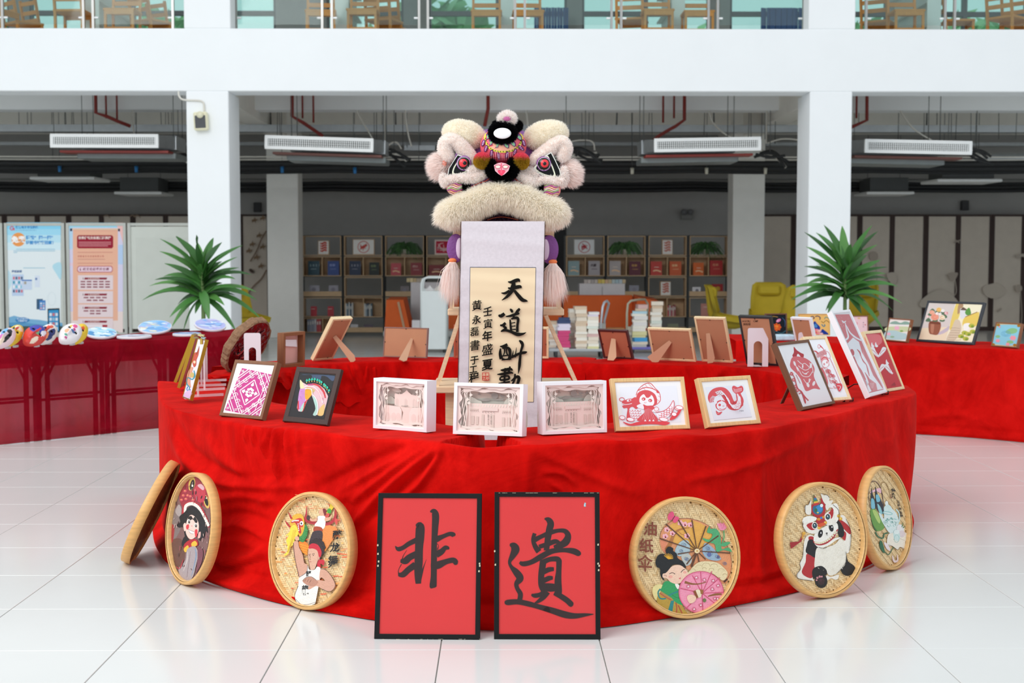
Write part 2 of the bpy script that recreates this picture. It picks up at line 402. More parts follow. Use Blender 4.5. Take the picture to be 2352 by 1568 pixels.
for i,(y,Y,r_,m,sag,nm,lab)in enumerate([(359,21.7,.011,M_CONDUIT,.004,'conduit','upper of the two thin white conduits level with the vents'),(365,21.9,.011,M_CONDUIT,.006,'conduit','lower of the two thin white conduits level with the vents'),(372,22.1,.042,M_PIPE,.02,'insulated_pipe','black insulated pipe directly below the white conduits'),(383,22.4,.05,M_PIPE,.015,'insulated_pipe','thickest black insulated pipe, second below the conduits'),(392,22.8,.035,M_PIPE,.02,'insulated_pipe','black insulated pipe, third below the conduits'),(412,25.6,.02,mat('#6b6c6a',.6),.0,'conduit','thin grey conduit high across the rear wall'),(419,25.9,.03,M_PIPE,.02,'insulated_pipe','upper of the three black pipes across the rear wall'),(427,25.9,.035,M_PIPE,.02,'insulated_pipe','middle of the three black pipes across the rear wall'),(435,25.9,.035,M_PIPE,.025,'insulated_pipe','lowest of the three black pipes across the rear wall')]):
 hpipe(nm,lab,'pipe',y,Y,r_,m,sag=sag,seed=i)
b=MB();a=onY(2235,362,23);pts=[a+Vector((i*.09,0,0))for i in range(34)]
b.tube(pts,[.085+.006*(i%2)for i in range(34)],M_GALV,14);tag(b.build('flexible_duct'),'silver flexible round duct at the right edge under the ceiling','duct')
b=MB();a=onY(930,341,22.6);c=onY(1000,343,22.6);b.box(((a.x+c.x)/2,22.6,a.z),(c.x-a.x,.3,.08),M_GALV);b.tube([((a.x+c.x)/2,22.6,a.z),((a.x+c.x)/2,22.6,zcl)],.006,M_ROD,6);tag(b.build('duct'),'short silver duct end left of the lion head','duct')
b=MB();a=onY(1303,337,20.3);b.box((a.x,20.7,a.z),(.06,.7,.19),M_AL,bev=.01);b.tube([(a.x,20.7,a.z),(a.x,20.7,zcl)],.006,M_ROD,6);tag(b.build('duct'),'end of a white duct box just right of the lion head','duct')
reds=[[(220,205),(220,259),(245,267),(272,279),(300,290)],[(671,205),(671,267),(697,282),(713,293),(742,313)],[(1572,205),(1572,275),(1550,291),(1540,296),(1512,313),(1470,350)],[(1991,205),(1991,276),(1958,291),(1930,300)],[(1121,205),(1121,250),(1113,290)]]
rl=['in the left bay','at the left of the middle bay','at the right of the middle bay','in the right bay beside the column','above the lion head']
for k,q in enumerate(reds):
 b=MB();pts=[onY(x,y,20.9+.03*i)for i,(x,y)in enumerate(q)];pts[0].y=20.9;pts[0].z=zcl
 b.tube(pts,.027,M_RED,8);r=b.build('sprinkler_pipe');tag(r,'dark red sprinkler pipe bending down from the ceiling '+rl[k],'pipe')
 for dx in((24,49)if k!=4 else()):
  d=dx if k<2 else-dx;bb=MB();s0=onY(q[0][0]+d,262+dx*.4,21.0);bb.tube([s0,(s0.x,s0.y,zcl)],.016,M_RED,6);bb.build('riser',r)
rodx=[(30,250),(44,300),(64,300),(72,300),(124,309),(149,300),(152,300),(165,300),(170,300),(313,310),(371,300),(380,300),(388,300),(394,300),(613,300),(637,310),(643,310),(646,310),(622,290),(812,345),(860,320),(865,320),(878,300),(909,290),(925,340),(935,340),(962,370),(1296,360),(1308,360),(1337,320),(1352,320),(1364,320),(1416,295),(1452,380),(1490,300),(1498,320),(1617,310),(1640,290),(1719,320),(1725,320),(1749,320),(1757,320),(1780,330),(1962,330),(1972,300),(2063,320),(2122,320),(2128,295),(2152,300),(2178,320),(2185,320),(2195,320),(2230,330),(2240,330),(2294,320),(2333,320)]
rb={}
for k,(x,y)in enumerate(rodx):
 th=.012 if x in(30,622,909,1416,1640,2128)else .0055
 Y=22.3 if y<305 else 21.6;a=onY(x,y,Y);b=MB();b.tube([a,(a.x+.02*math.sin(k*3),a.y,zcl)],th,M_ROD if k%3 else mat('#3f4242',.5),6)
 bay_='left bay' if x<430 else('right bay' if x>1900 else 'middle bay');rb[bay_]=rb.get(bay_,0)+1
 tag(b.build('threaded_rod'),'thin steel ceiling rod, %s from the left in the %s'%(ordinal(rb[bay_]),bay_),'rod',group='hanging rods, '+bay_)
for k,q in enumerate([[(312,205),(306,240),(303,275),(309,308)],[(808,205),(822,260),(845,300),(855,318)],[(931,205),(932,270),(938,310),(945,336)],[(1202,205),(1208,250),(1214,300)],[(1626,215),(1632,270),(1655,300),(1682,317)],[(2030,215),(2065,250),(2095,293),(2140,322)],[(1300,328),(1330,322),(1360,325),(1366,345)],[(1760,330),(1790,320),(1815,319),(1836,322)],[(885,342),(900,328),(912,328),(922,342)]]):
 b=MB();pts=[onY(x,y,21.2)for x,y in smoothpts(q,4)];pts=[Vector((pts[0].x,pts[0].y,zcl))]+pts;b.tube(pts,.012,M_CONDUIT,6)
 tag(b.build('cable'),'pale loose cable hanging '+['to the leftmost vent','to the second vent from left','left of the lion head','above the lion head','to the third vent from left','diagonally to the rightmost vent','in a loop right of the lion head','in a coil left of the right column','in a loop right of the second vent'][k],'cable')
for k,(x,y)in enumerate([(408,350),(905,352),(1345,350),(1770,355),(2245,350)]):
 r=thing('pipe_bundle','tangle of black insulated pipes '+['right of the leftmost vent','right of the second vent','right of the lion head','right of the third vent','right of the rightmost vent'][k],'pipe',onY(x,y,21))
 rnd=random.Random(k);pz=onY(x,y,21.1);b=MB();b.tube([(pz.x,21.15,pz.z),(pz.x,21.15,zcl)],.006,M_ROD,6);b.build('hanger',r)
 for j in range(5):
  q=[(x-30+rnd.uniform(-8,8),y+rnd.uniform(-14,10)),(x+rnd.uniform(-10,10),y+rnd.uniform(-10,16)),(x+28+rnd.uniform(-6,12),y+8+rnd.uniform(-8,26))]
  b=MB();b.tube([onY(u,v,20.9+j*.15)for u,v in smoothpts(q,5)],.022,M_PIPE if j<4 else M_CONDUIT,7);b.build('pipe',r)
for k,(x,y)in enumerate([(137,389),(313,390),(648,391),(815,393),(1452,394),(1623,394),(1758,394)]):
 p=onY(x,y,22.3);b=MB();b.tube([(p.x,p.y,p.z-.04),(p.x,p.y,p.z+.06)],[.025,.03],mat('#2f7fc0',.5)if k<4 else mat('#ddd9c8',.5),8);b.tube([(p.x,p.y,p.z+.06),(p.x,p.y,zcl)],.005,M_ROD,6)
 tag(b.build('pipe_clamp'),('small blue' if k<4 else 'small cream')+' pipe clamp, '+ordinal(k+1 if k<4 else k-3)+' of its colour from the left','clamp',group=('blue' if k<4 else 'cream')+' pipe clamps')
for k,(x0,x1,y,Y,lab)in enumerate([(68,218,409,23.4,'large white square ceiling unit in the left bay'),(262,372,443,25,'dim ceiling unit in front of the left column'),(2152,2302,414,23.4,'white square ceiling unit in the right bay'),(1990,2100,443,25,'dim ceiling unit right of the right column')]):
 a,c=onY(x0,y,Y),onY(x1,y,Y);r=thing('ceiling_cassette',lab+', hanging flat','air conditioner',((a.x+c.x)/2,Y+.3,a.z))
 b=MB();b.box(((a.x+c.x)/2,Y+.45,a.z),(c.x-a.x,.95,.05),M_AL,bev=.015);b.build('panel',r)
 b=MB();b.box(((a.x+c.x)/2,Y+.45,a.z+.16),((c.x-a.x)*.8,.75,.25),mat('#4a4d4e',.6));b.build('housing',r)
 b=MB()
 for s_ in(-1,1):b.tube([((a.x+c.x)/2+s_*.3,Y+.45,a.z+.28),((a.x+c.x)/2+s_*.3,Y+.45,zcl)],.006,M_ROD,6)
 b.build('suspension_rods',r)
def smallbox(name,lab,cat,px0,py0,px1,py1,Y,d,m):
 a,c=onY(px0,py0,Y),onY(px1,py1,Y);b=MB();b.box(((a.x+c.x)/2,Y,(a.z+c.z)/2),(c.x-a.x,d,a.z-c.z),m,bev=.008);return tag(b.build(name),lab,cat)
smallbox('wall_speaker','dark square speaker on the rear wall left of the grey column','speaker',583,465,600,487,YB-.06,.1,mat('#3a3a3c',.6))
smallbox('wall_speaker','dark square speaker high on the rear wall above the folding screens at right','speaker',2208,461,2224,483,YB-.06,.1,mat('#3a3a3c',.6))
r=thing('emergency_light','grey twin-lamp emergency light on the rear wall right of the lion','light',onY(1577,505,YB-.1))
a,c=onY(1564,488,YB-.05),onY(1591,504,YB-.05);b=MB();b.box(((a.x+c.x)/2,YB-.05,(a.z+c.z)/2),(c.x-a.x,.08,a.z-c.z),mat('#8f8f8c',.6),bev=.01);b.build('battery_box',r)
for x in(1570,1585):
 p=onY(x,487,YB-.08);b=MB();b.lathe([(.045,0),(.06,.05),(.055,.09)],mat('#77777a',.4),p,14,Matrix.Rotation(math.pi/2,3,'X'));b.build('lamp_head',r)
r=thing('loudspeaker','cream box loudspeaker with grey grille on the left white column','speaker',onY(464,300,YF-.05))
a,c=onY(447,258,YF-.03),onY(479,300,YF-.03);cx,cz=(a.x+c.x)/2,(a.z+c.z)/2;w_,h_=c.x-a.x,a.z-c.z;R=Matrix.Rotation(-.05,3,'Y')
b=MB();b.box((cx,YF-.06,cz),(w_,.1,h_),mat('#e8e4c6',.5),R,bev=.015);b.build('case',r)
b=MB();b.box((cx,YF-.115,cz-.01),(w_*.76,.012,h_*.68),mat('#55575a',.8,bump=.3,bsc=300),R,bev=.004);b.build('grille',r)
b=MB();b.lathe([(.045,0),(.045,.012)],mat('#e8e4c6',.5),(cx,YF-.118,cz+h_*.33),16,Matrix.Rotation(math.pi/2,3,'X'));b.build('bracket',r)
b=MB();b.tube([onY(x,y,YF-.02)for x,y in smoothpts([(410,210),(411,220),(418,228),(432,230),(458,231),(467,236),(469,246),(469,258)],4)],.013,M_CONDUIT,8);tag(b.build('conduit'),'white conduit curving over the left column down to the loudspeaker','cable')
# folding screens
M_SCR=mat('#d6cbbe',.8,var=.04);M_SCRF=mat('#3b2620',.6)
def screen(px0,px1,n,lab,art=None):
 Y=YB-.5;x0,x1=onY(px0,600,Y).x,onY(px1,600,Y).x;zt=onY(1176,492,Y).z;w_=(x1-x0)/n
 r=thing('folding_screen',lab,'screen',((x0+x1)/2,Y,0))
 for i in range(n):
  xc=x0+(i+.5)*w_;a=.04*(1 if i%2 else-1)
  R=Matrix.Rotation(a*2,3,'Z')
  b=MB()
  b.box((xc,Y,zt/2),(w_-.06,.02,zt-.08),M_SCR,R);b.build('panel',r)
  b=MB()
  for s_ in(-1,1):b.box(Vector((xc,Y,zt/2))+R@Vector((s_*(w_/2-.025),0,0)),(.05,.04,zt),M_SCRF,R)
  for z in(.04,zt-.02):b.box((xc,Y,z),(w_-.06,.035,.04 if z>1 else .08),M_SCRF,R)
  b.build('frame',r)
 if art:
  A=Art(0,0,1,(0,Y-.07,0),(0,-1,0));art(A);A.build('painted_motif',r)
 return r
def art_r(A):
 c1,c2='#c6bbae','#b5a99d'
 for(x,y,s_)in((2007,588,10),(1990,663,8),(2340,662,8)):A.ellp(x,y,s_,s_*1.1,c2);A.stroke([(x+4,y+8),(x+7,y+60),(x+4,y+95)],1.6,c2)
 A.poly([(2178,630),(2200,626),(2194,642),(2186,644)],c2,True);A.stroke([(2193,640),(2196,672),(2180,683),(2150,678)],1.8,c1)
 A.poly([(2258,660),(2290,650),(2310,668),(2290,685),(2265,680)],'#cdc2b5',True);A.poly([(2120,685),(2160,664),(2190,680),(2196,700),(2118,706)],'#cdc2b5',True)
 A.stroke([(2190,557),(2207,551)],3,c2);A.stroke([(2194,550),(2204,558)],2,c2);A.stroke([(2290,716),(2300,708)],4,c2)
 A.poly([(2036,630),(2056,626),(2060,645),(2048,652)],'#cdc2b5',True);A.stroke([(2335,590),(2352,586),(2360,600)],7,'#bfb4a8')
def art_l(A):
 A.stroke([(560,690),(580,660),(600,640),(612,620)],3,'#8d7463');A.stroke([(575,600),(590,575),(600,550),(612,530)],3,'#8d7463')
 for(x,y)in((580,560),(596,540),(604,566),(590,590),(600,610),(572,575),(604,500),(585,505)):A.poly([(x-7,y),(x-2,y-2),(x,y-8),(x+2,y-2),(x+8,y-1),(x+2,y+3),(x+3,y+8),(x-1,y+3),(x-6,y+6)],'#937a62')
 A.ellp(578,622,7,4,'#5d5048',35)
 for x in(245,305,315):A.stroke([(x-8,498),(x,494),(x+8,500)],2,'#a08a78')
screen(-60,455,7,'beige panelled folding screen behind the exhibition boards at left')
screen(553,620,1,'beige screen panel painted with plum branches between white and grey columns at left',art_l)
screen(1745,2427,9,'long beige folding screen painted with faint lotus along the right',art_r)
# exhibition boards with posters
YP=19.8;M_BOARD=mat('#cfd3cb',.6,var=.03);M_BF=mat('#b7bab4',.4,metal=.3)
zt=onY(200,512,YP).z
bx=[(-150,8),(12,150),(154,291),(295,432+14)]
labs=['perforated grey board cut off by the left edge of the view','perforated board carrying the blue and white reading-machine poster','perforated board carrying the pink scroll poster','bare perforated grey board beside the left white column']
boards=[]
for k,(a,c)in enumerate(bx):
 x0,x1=onY(a,600,YP).x,onY(c,600,YP).x;r=thing('display_board',labs[k],'board',((x0+x1)/2,YP,0));boards.append(r)
 b=MB();b.box(((x0+x1)/2,YP,(zt+.35)/2),(x1-x0-.06,.02,zt-.45),M_BOARD);b.build('panel',r)
 b=MB()
 for s_ in(x0+.02,x1-.02):b.box((s_,YP,zt/2),(.04,.05,zt),M_BF)
 b.box(((x0+x1)/2,YP,zt-.02),(x1-x0-.08,.04,.04),M_BF);b.box(((x0+x1)/2,YP,.32),(x1-x0-.08,.04,.06),M_BF)
 b.build('frame',r)
 b=MB()
 for s_ in(x0+.03,x1-.03):b.box((s_,YP,.02),(.05,.5,.04),M_BF)
 b.build('feet',r)
 if k==3:
  b=MB();hm=mat('#8e938c',.8)
  for i in range(34):
   for j in range(60):
    x,z=x0+.12+i*.022,zt-.22-j*.022
    b.add([(x-.004,YP-.0105,z),(x,YP-.0105,z-.004),(x+.004,YP-.0105,z),(x,YP-.0105,z+.004)],[(0,1,2,3)],hm)
  tag(b.build('perforations',r),kind='stuff')
pl=(0,YP-.014,0)
r=thing('poster','blue and white poster for free mobile reading with an orange disc','poster',onY(78,760,YP-.014))
A=Art(0,500,5.807,pl,(0,-1,0),lift=.0005)
A.rect(88,62,812,1500,'#e9f1f4');A.rect(88,62,812,150,'#8ed6f5');A.rect(88,150,812,230,'#a6dff6');A.rect(88,230,812,330,'#c3e9f7');A.rect(88,330,812,430,'#d9f0f8')
A.poly([(812,600),(700,640),(760,760),(812,820)],'#b9e1ef',True);A.poly([(88,700),(150,760),(150,900),(88,960)],'#c9e6f2',True)
A.poly([(105,1330),(190,1305),(330,1345),(520,1360),(700,1390),(830,1400),(835,1445),(105,1445)],'#7db4d8');A.poly([(105,1400),(250,1390),(520,1420),(830,1430),(835,1450),(105,1450)],'#5f9dc8')
A.rect(105,1445,835,1530,'#4d5a56')
A.ring(160,140,24,24,11,'#d8405a',a0=30,a1=330);A.rect(160,136,195,150,'#d8405a');A.rect(185,136,195,172,'#d8405a')
A.text('歌德电子书借阅机',208,108,36,'#3b7fc4',bold=.03,sp=1.04);A.text('电子书借阅机数字阅读服务',208,158,16,'#6aa3d0',sp=1.5)
A.ellp(245,290,92,92,'#f2a15c',n=32);A.text('免费',155,245,88,'#ffffff',bold=.06,sp=1.02)
A.text('轻松“扫一扫”',345,235,56,'#3f93d6',bold=.04,sp=1.0);A.text('将图书馆搬回家！',345,305,50,'#3f93d6',bold=.04,sp=1.0)
for i,y in enumerate((415,437)):A.rect(215 if i==0 else 180,y,735,y+9,'#9cc8dc')
A.rect(180,458,230,467,'#9cc8dc');A.rect(310,664,600,674,'#a8cede');A.text('使用说明',155,698,34,'#4b6ea0',bold=.04)
A.rect(160,755,315,1040,'#c3d6f0')
for i in range(4):
 for j in range(4):
  A.rect(172+j*35,785+i*58,198+j*35,822+i*58,['#d47a88','#7ac6d8','#e9edf4','#5c6e8a','#f4f4f4','#4aa0b8'][(i*5+j*3)%6])
A.rect(290,826,426,958,'#cfdcf0');A.rect(290,826,426,842,'#4f7fc2');A.rect(320,850,352,885,'#b0a89a');A.rect(465,770,530,925,'#dde6f4');A.rect(470,800,495,830,'#6a88b8')
A.rect(488,1082,570,1220,'#3f607e');A.rect(525,1100,606,1230,'#4f87c8')
for i in range(3):
 for j in range(2):A.rect(535+j*35,1130+i*32,560+j*35,1152+i*32,['#dfe8f2','#a8c4e0','#e0b8c0'][(i+j)%3])
A.ring(690,1080,52,88,2,'#c8d4dc');A.poly([(634,1212),(792,1205),(800,1520),(640,1525)],'#243038');A.poly([(648,1232),(780,1226),(786,1510),(654,1515)],'#3f97cc')
for i in range(4):
 for j in range(3):A.rect(660+j*40,1270+i*62,690+j*40,1310+i*62,['#e8ecf0','#d07a80','#dfe6ee','#9cc0d8'][(i*2+j)%4])
A.ellp(300,1363,95,36,'#3f87c4');A.text('扫二维码下载',225,1335,25,'#dcebf8',bold=.03);A.text('超星客户端',240,1362,25,'#dcebf8',bold=.03)
A.build('print',r)
r=thing('poster','pink scroll-shaped poster with dark red heading panels','poster',onY(218,770,YP-.014))
A=Art(0,500,5.807,pl,(0,-1,0),lift=.0005)
A.rect(903,66,1640,1560,'#dcd6ee');A.rect(903,66,1640,130,'#a4def0');A.poly([(903,66),(1100,66),(980,110),(903,110)],'#c3d8f4');A.poly([(1540,66),(1640,66),(1640,340),(1600,200)],'#f4c4c0');A.rect(903,130,970,420,'#bcdcf4');A.rect(1575,360,1640,620,'#bcd4f4')
A.rect(903,600,975,640,'#e8d0e4');A.rect(903,1250,1640,1560,'#efdcd8')
A.rect(972,150,1572,1370,'#f0b99e');A.rect(935,142,1600,162,'#e8c8a8');A.rect(935,142,962,178,'#2c2c48');A.rect(1575,146,1600,180,'#2c2c48');A.rect(972,168,1572,176,'#e8a898')
A.poly([(1045,232),(1490,232),(1510,252),(1510,388),(1490,408),(1045,408),(1027,388),(1027,252)],'#9e2338')
A.text('优秀传统文化视频资源库',1045,248,38,'#f6e4dc',bold=.05,sp=1.04)
for i in range(3):A.rect(1050,320+i*24,1480-(i==2)*40,332+i*24,'#d48a90')
for y in(455,600):A.rect(1035,y,1505,y+12,'#dd9a88')
A.text('河南省文化交流有限公司',1035,500,26,'#d07a70',bold=.03,sp=1.25);A.rect(1035,548,1400,558,'#d8988a')
A.poly([(1050,642),(1485,642),(1503,665),(1503,705),(1485,728),(1050,728),(1030,705),(1030,665)],'#b8405a');A.poly([(1055,650),(1480,650),(1495,668),(1495,702),(1480,720),(1055,720),(1038,702),(1038,668)],'#f0d4e0')
A.text('传统文化纪录片分库',1065,664,40,'#8a3a5a',ux=(1,0),uy=(-.2,1),bold=.03,sp=1.1)
for(y0,y1,rows)in((765,960,(5,5,5)),(978,1140,(4,3)),(1155,1325,(4,2)),(1340,1500,())):
 A.rect(1040,y0,1508,y1,'#ecd9dc');A.poly([(1130,y0+32),(1430,y0+32),(1420,y0+58),(1122,y0+58)],'#8f2236');A.text('传统文化纪录片',1175,y0+34,22,'#e8c8c0',bold=.03);A.rect(1104,y0+32,1112,y0+58,'#6a4a50')
 for i,n in enumerate(rows):
  for j in range(n):
   x=1272-(n*82)/2+j*82;A.rect(x+8,y0+78+i*36,x+70,y0+94+i*36,'#8e3a4c')
A.rect(1115,1428,1370,1456,'#f4e8ec');A.rect(1365,1428,1432,1458,'#b02a3a')
A.ellp(1495,1510,30,28,'#5fb07c');A.ellp(1545,1535,34,24,'#6fc08a');A.ellp(1520,1560,40,20,'#88b890')
A.build('print',r)
# book shelves
M_OAK=wood('#c9ab86',.6,(4,30,30));M_STEEL=mat('#3c3f40',.5);YS=24.9
rowy=[540.6,588,635,682,729,776]
zrow=[onY(1176,y,YS).z for y in rowy];zrow[-1]=max(.05,zrow[-1])
def book(px,row,ph,pw,col,lab,art=None,tilt=.06,Y=None,colr2=None,name='book',cat='book',frame=None):
 Y=Y or YS+.02;s_=YS/F;z0=zrow[row+1]+.022;x=onY(px,600,YS).x;h_,w_=ph*s_,pw*s_
 r=thing(name,lab,cat,(x,Y,z0));R=Matrix.Rotation(-tilt,3,'X')
 b=MB();c=Vector((x,Y+.02,z0))+R@Vector((0,0,h_/2))
 b.box(c,(w_,.022,h_),mat(frame or col,.5),R);b.build('cover' if not frame else 'frame',r)
 n=R@Vector((0,-1,0));P=c+n*.0118
 A=Art(px,rowy[row+1]-3,1,P,n,lift=.0004)
 if frame:A.rect(-pw/2+1.4,-ph+1.4,pw/2-1.4,-1.4,col)
 if art:art(A,pw,ph)
 if A.b.v:A.build('printed_front',r)
 return r
def t_(txt,c,y=.2,k=.14,x=-.32):
 return lambda A,w_,h_:(A.text(txt,x*w_,-h_*(1-y),k*h_,c,bold=.03),A.rect(-w_*.25,-h_*.45,w_*.25,-h_*.42,c))
def paper(c,kind):
 def f(A,w_,h_):
  rnd=random.Random(int(w_*7+h_))
  if kind=='ring':
   A.ring(0,-h_*.5,h_*.36,h_*.36,1.6,c)
   for k in range(7):A.stroke([(rnd.uniform(-.25,.25)*h_,-h_*.5+rnd.uniform(-.25,.25)*h_),(rnd.uniform(-.2,.2)*h_,-h_*.5),(rnd.uniform(-.25,.25)*h_,-h_*.5+rnd.uniform(-.25,.25)*h_)],[1,3,1],c)
  elif kind=='red':
   A.rect(-w_*.42,-h_*.9,w_*.42,-h_*.1,c)
   for k in range(6):A.stroke([(rnd.uniform(-.4,.4)*w_,-h_*rnd.uniform(.2,.8))for _ in range(3)],[1,2.5,1],'#e8c0c0')
  else:
   for k in range(4):
    y=-h_*(.82-k*.17);A.stroke([(-w_*.3,y),(-w_*.1,y+2),(w_*.1,y-2),(w_*.3,y+1)],[2,3.5,2.5,3],c)
    A.stroke([(-w_*.25+k,y+3),(0,y-1),(w_*.22,y+3)],[1,2,1],c)
 return f
def spines(px0,px1,row,hs,cols,lab,group):
 n=len(cols);s_=YS/F;x=onY(px0,600,YS).x;W_=onY(px1,600,YS).x-x;z0=zrow[row+1]+.022
 for i,c in enumerate(cols):
  h_=(hs*(.82+.18*random.random()))*s_;b=MB();tw=W_/n
  b.box((x+tw*(i+.5),YS+.1,z0+h_/2),(tw*.94,.17,h_),mat(c,.55));b.box((x+tw*(i+.5),YS+.012,z0+h_*.7),(tw*.5,.004,h_*.25),ink('#d8d8d4'))
  tag(b.build('book'),'%s, %s from the left'%(lab,['first','second','third','fourth','fifth','sixth','seventh','eighth'][i]),'book',group)
ul=[(694,785),(789,879.5),(883.5,975),(978,1070),(1299.5,1389.5),(1393.7,1483.7),(1488.3,1578),(1582.8,1672.6)]
ulab=['leftmost bookcase of the rear wall','second bookcase from the left','third bookcase from the left, partly behind the sofa','fourth bookcase, left of the lion stand','bookcase right of the lion stand','second bookcase right of the lion stand','third bookcase right of the lion stand','rightmost bookcase beside the grey column']
rt=['osfos','osOsf','osfos','osfos','osfos','osfof','osOsf','osfof']
for k,(a,c)in enumerate(ul):
 x0,x1=onY(a,600,YS).x,onY(c,600,YS).x;cx,w_=(x0+x1)/2,x1-x0
 r=thing('bookcase','dark steel and oak '+ulab[k],'bookcase',(cx,YS+.15,0))
 b=MB()
 for s_ in(x0-.012,x1+.012):
  for yy in(YS+.005,YS+.29):b.box((s_,yy,zrow[0]/2),(.022,.02,zrow[0]),M_STEEL)
 for z in zrow:b.box((cx,YS+.15,z),(w_,.28,.012),M_STEEL)
 b.build('steel_frame',r)
 for i in range(5):
  z1,z0=zrow[i]-.008,zrow[i+1]+.008;h_=z1-z0;t=rt[k][i]
  b=MB()
  if t in 'oOs':
   b.box((cx,YS+.14,z0+.007),(w_-.02,.28,.014),M_OAK);b.box((cx,YS+.14,z1-.007),(w_-.02,.28,.014),M_OAK)
   for s_ in(-1,1):b.box((cx+s_*(w_/2-.018),YS+.14,(z0+z1)/2),(.014,.28,h_-.028),M_OAK)
   if t=='s':b.box((cx,YS+.14,(z0+z1)/2),(.014,.27,h_-.028),M_OAK);b.box((cx,YS+.27,(z0+z1)/2),(w_-.05,.012,h_-.03),M_OAK)
   b.build('oak_box',r)
  else:
   b.box((cx,YS+.01,z0+.05),(w_-.02,.02,.09),M_OAK);b.build('oak_fascia',r)
F2,F3=ink('#e6e3df'),None
book(743,0,33,26,'#ecebe7','small light-framed red papercut on the top shelf of the leftmost bookcase',paper('#c8402e','g'),name='framed_papercut',cat='picture',frame='#b08a5c')
book(835,0,36,50,'#ecebe7','framed round red papercut on the top shelf of the second bookcase',paper('#c8504a','ring'),name='framed_papercut',cat='picture',frame='#b08a5c')
book(1019,0,35,42,'#e8dcd8','framed pink-red picture on the top shelf left of the lion stand',paper('#c03048','red'),name='framed_picture',cat='picture',frame='#cfc0b0')
book(1342,0,36,48,'#dfe2e4','film-wrapped round red papercut on the top shelf right of the lion stand',paper('#b04048','ring'),name='framed_papercut',cat='picture',frame='#9c9a90')
book(1533,0,35,25,'#e6e2e0','narrow framed papercut on the top shelf right of the sofa',paper('#c87a6a','g'),name='framed_papercut',cat='picture',frame='#b08a5c')
book(1529,2,33,25,'#e2e0dc','narrow framed papercut on the middle shelf of the third bookcase from the lion',paper('#c06a5a','g'),name='framed_papercut',cat='picture',frame='#a07848')
for(px,h_,w_,c,lab,tt,tc)in[(720,33,26,'#1e4656','teal yearbook in the leftmost bookcase','2021','#a9c0c8'),(765,33,26,'#2c4a8e','blue hardback beside the teal yearbook','年鉴','#9aa8d8'),(815,33,26,'#1c2f4e','navy yearbook in the second bookcase','2021','#a8aab8'),(859,30,23,'#12201e','black-green hardback beside the navy yearbook','年鉴','#8a9a70'),(909,28,23,'#c24a56','rose pink book in the third bookcase','',''),(956,29,26,'#8e2c34','maroon book beside the rose pink one','四川','#d8b8b0'),(1003,24,36,'#7e2024','wide red landscape book left of the lion stand','',''),(1318,33,26,'#8aa4a8','pale teal book right of the lion stand','',''),(1365,33,26,'#a8a2a6','lilac grey book beside the pale teal one','内蒙','#4a4046'),(1413,33,26,'#b0a8a8','pale grey book in the bookcase above the orange sofa','',''),(1459,32,26,'#5c1c30','wine red book with gold title above the orange sofa','年鉴','#c8a060'),(1508,32,26,'#c23c34','red book with dark hills at its foot','',''),(1552,32,27,'#cc5a2c','orange sunset-coloured book','年鉴','#f4d0a0'),(1605,29,24,'#d8641e','bright orange book in the rightmost bookcase','',''),(1646,34,29,'#b8282a','large scarlet book in the rightmost bookcase','年鉴','#e0a080')]:
 book(px,1,h_,w_,c,lab+', second shelf from the top',t_(tt,tc,k=.2)if tt else(lambda A,w_,h_,c=c:(A.stroke([(-w_*.3,-h_*.3),(0,-h_*.36),(w_*.4,-h_*.25)],3,'#f0c8a0'),A.rect(-w_*.2,-h_*.6,w_*.2,-h_*.56,'#e8d8c8'))))
for(px,h_,w_,c,lab)in[(721,21,23,'#9a9aa6','left grey-lilac booklet on the fascia shelf of the leftmost bookcase'),(765,21,22,'#9a98a4','right grey-lilac booklet on the fascia shelf of the leftmost bookcase'),(929,19,20,'#7c7478','dim grey booklet behind the white cabinet at left'),(1457,21,22,'#8e8e9c','grey-blue booklet right of the white cabinet with books'),(1601,17,19,'#dedee2','small white booklet with portrait in the rightmost bookcase'),(1649,24,26,'#a41c26','dark red booklet with gold emblem in the rightmost bookcase')]:
 book(px,2,h_+3,w_,c,lab,(lambda A,w_,h_:A.ellp(0,-h_*.6,w_*.2,w_*.2,'#c8a040' if h_>25 else '#8a8894')))
for(px,h_,w_,c,row,lab)in[(719,23,14,'#b02636',3,'left small red book, fourth shelf of the leftmost bookcase'),(758,23,14,'#b02636',3,'right small red book, fourth shelf of the leftmost bookcase'),(1623,29,23,'#c88a80',3,'salmon book with round blue picture beside the yellow chair'),(812,17,17,'#c8c8cc',4,'small white booklet with portrait, bottom shelf of the second bookcase'),(845,17,20,'#5a4e5c',4,'dim purple booklet, bottom shelf of the second bookcase'),(1547,18,26,'#8a9078',4,'grey-green picture book, bottom shelf behind the right book trolley')]:
 book(px,row,h_,w_,c,lab,(lambda A,w_,h_:A.rect(-w_*.3,-h_*.75,w_*.3,-h_*.7,'#e8d8d0')))
spines(792,810,3,34,['#c8c8c4','#4a6a80','#b8bab8','#2e4a64','#c4c6c4'],'upright book in the left cell, fourth shelf of the second bookcase','upright books, second bookcase, left cell')
spines(835,854,3,33,['#c8cac8','#8a9aa8','#3a4a58','#c0c2be','#566a78'],'upright book in the right cell, fourth shelf of the second bookcase','upright books, second bookcase, right cell')
spines(704,736,4,34,['#8a94a8','#9aa0b0','#8a8ea0','#a0a4b0','#b04048','#b84850'],'upright book on the bottom shelf of the leftmost bookcase','upright books, leftmost bookcase')
spines(1534,1553,3,26,['#b83848','#c0b8b4','#a84858','#c8a8a0','#9a4a50'],'upright pinkish book on the fourth shelf behind the yellow chair','upright books beside the yellow chair')
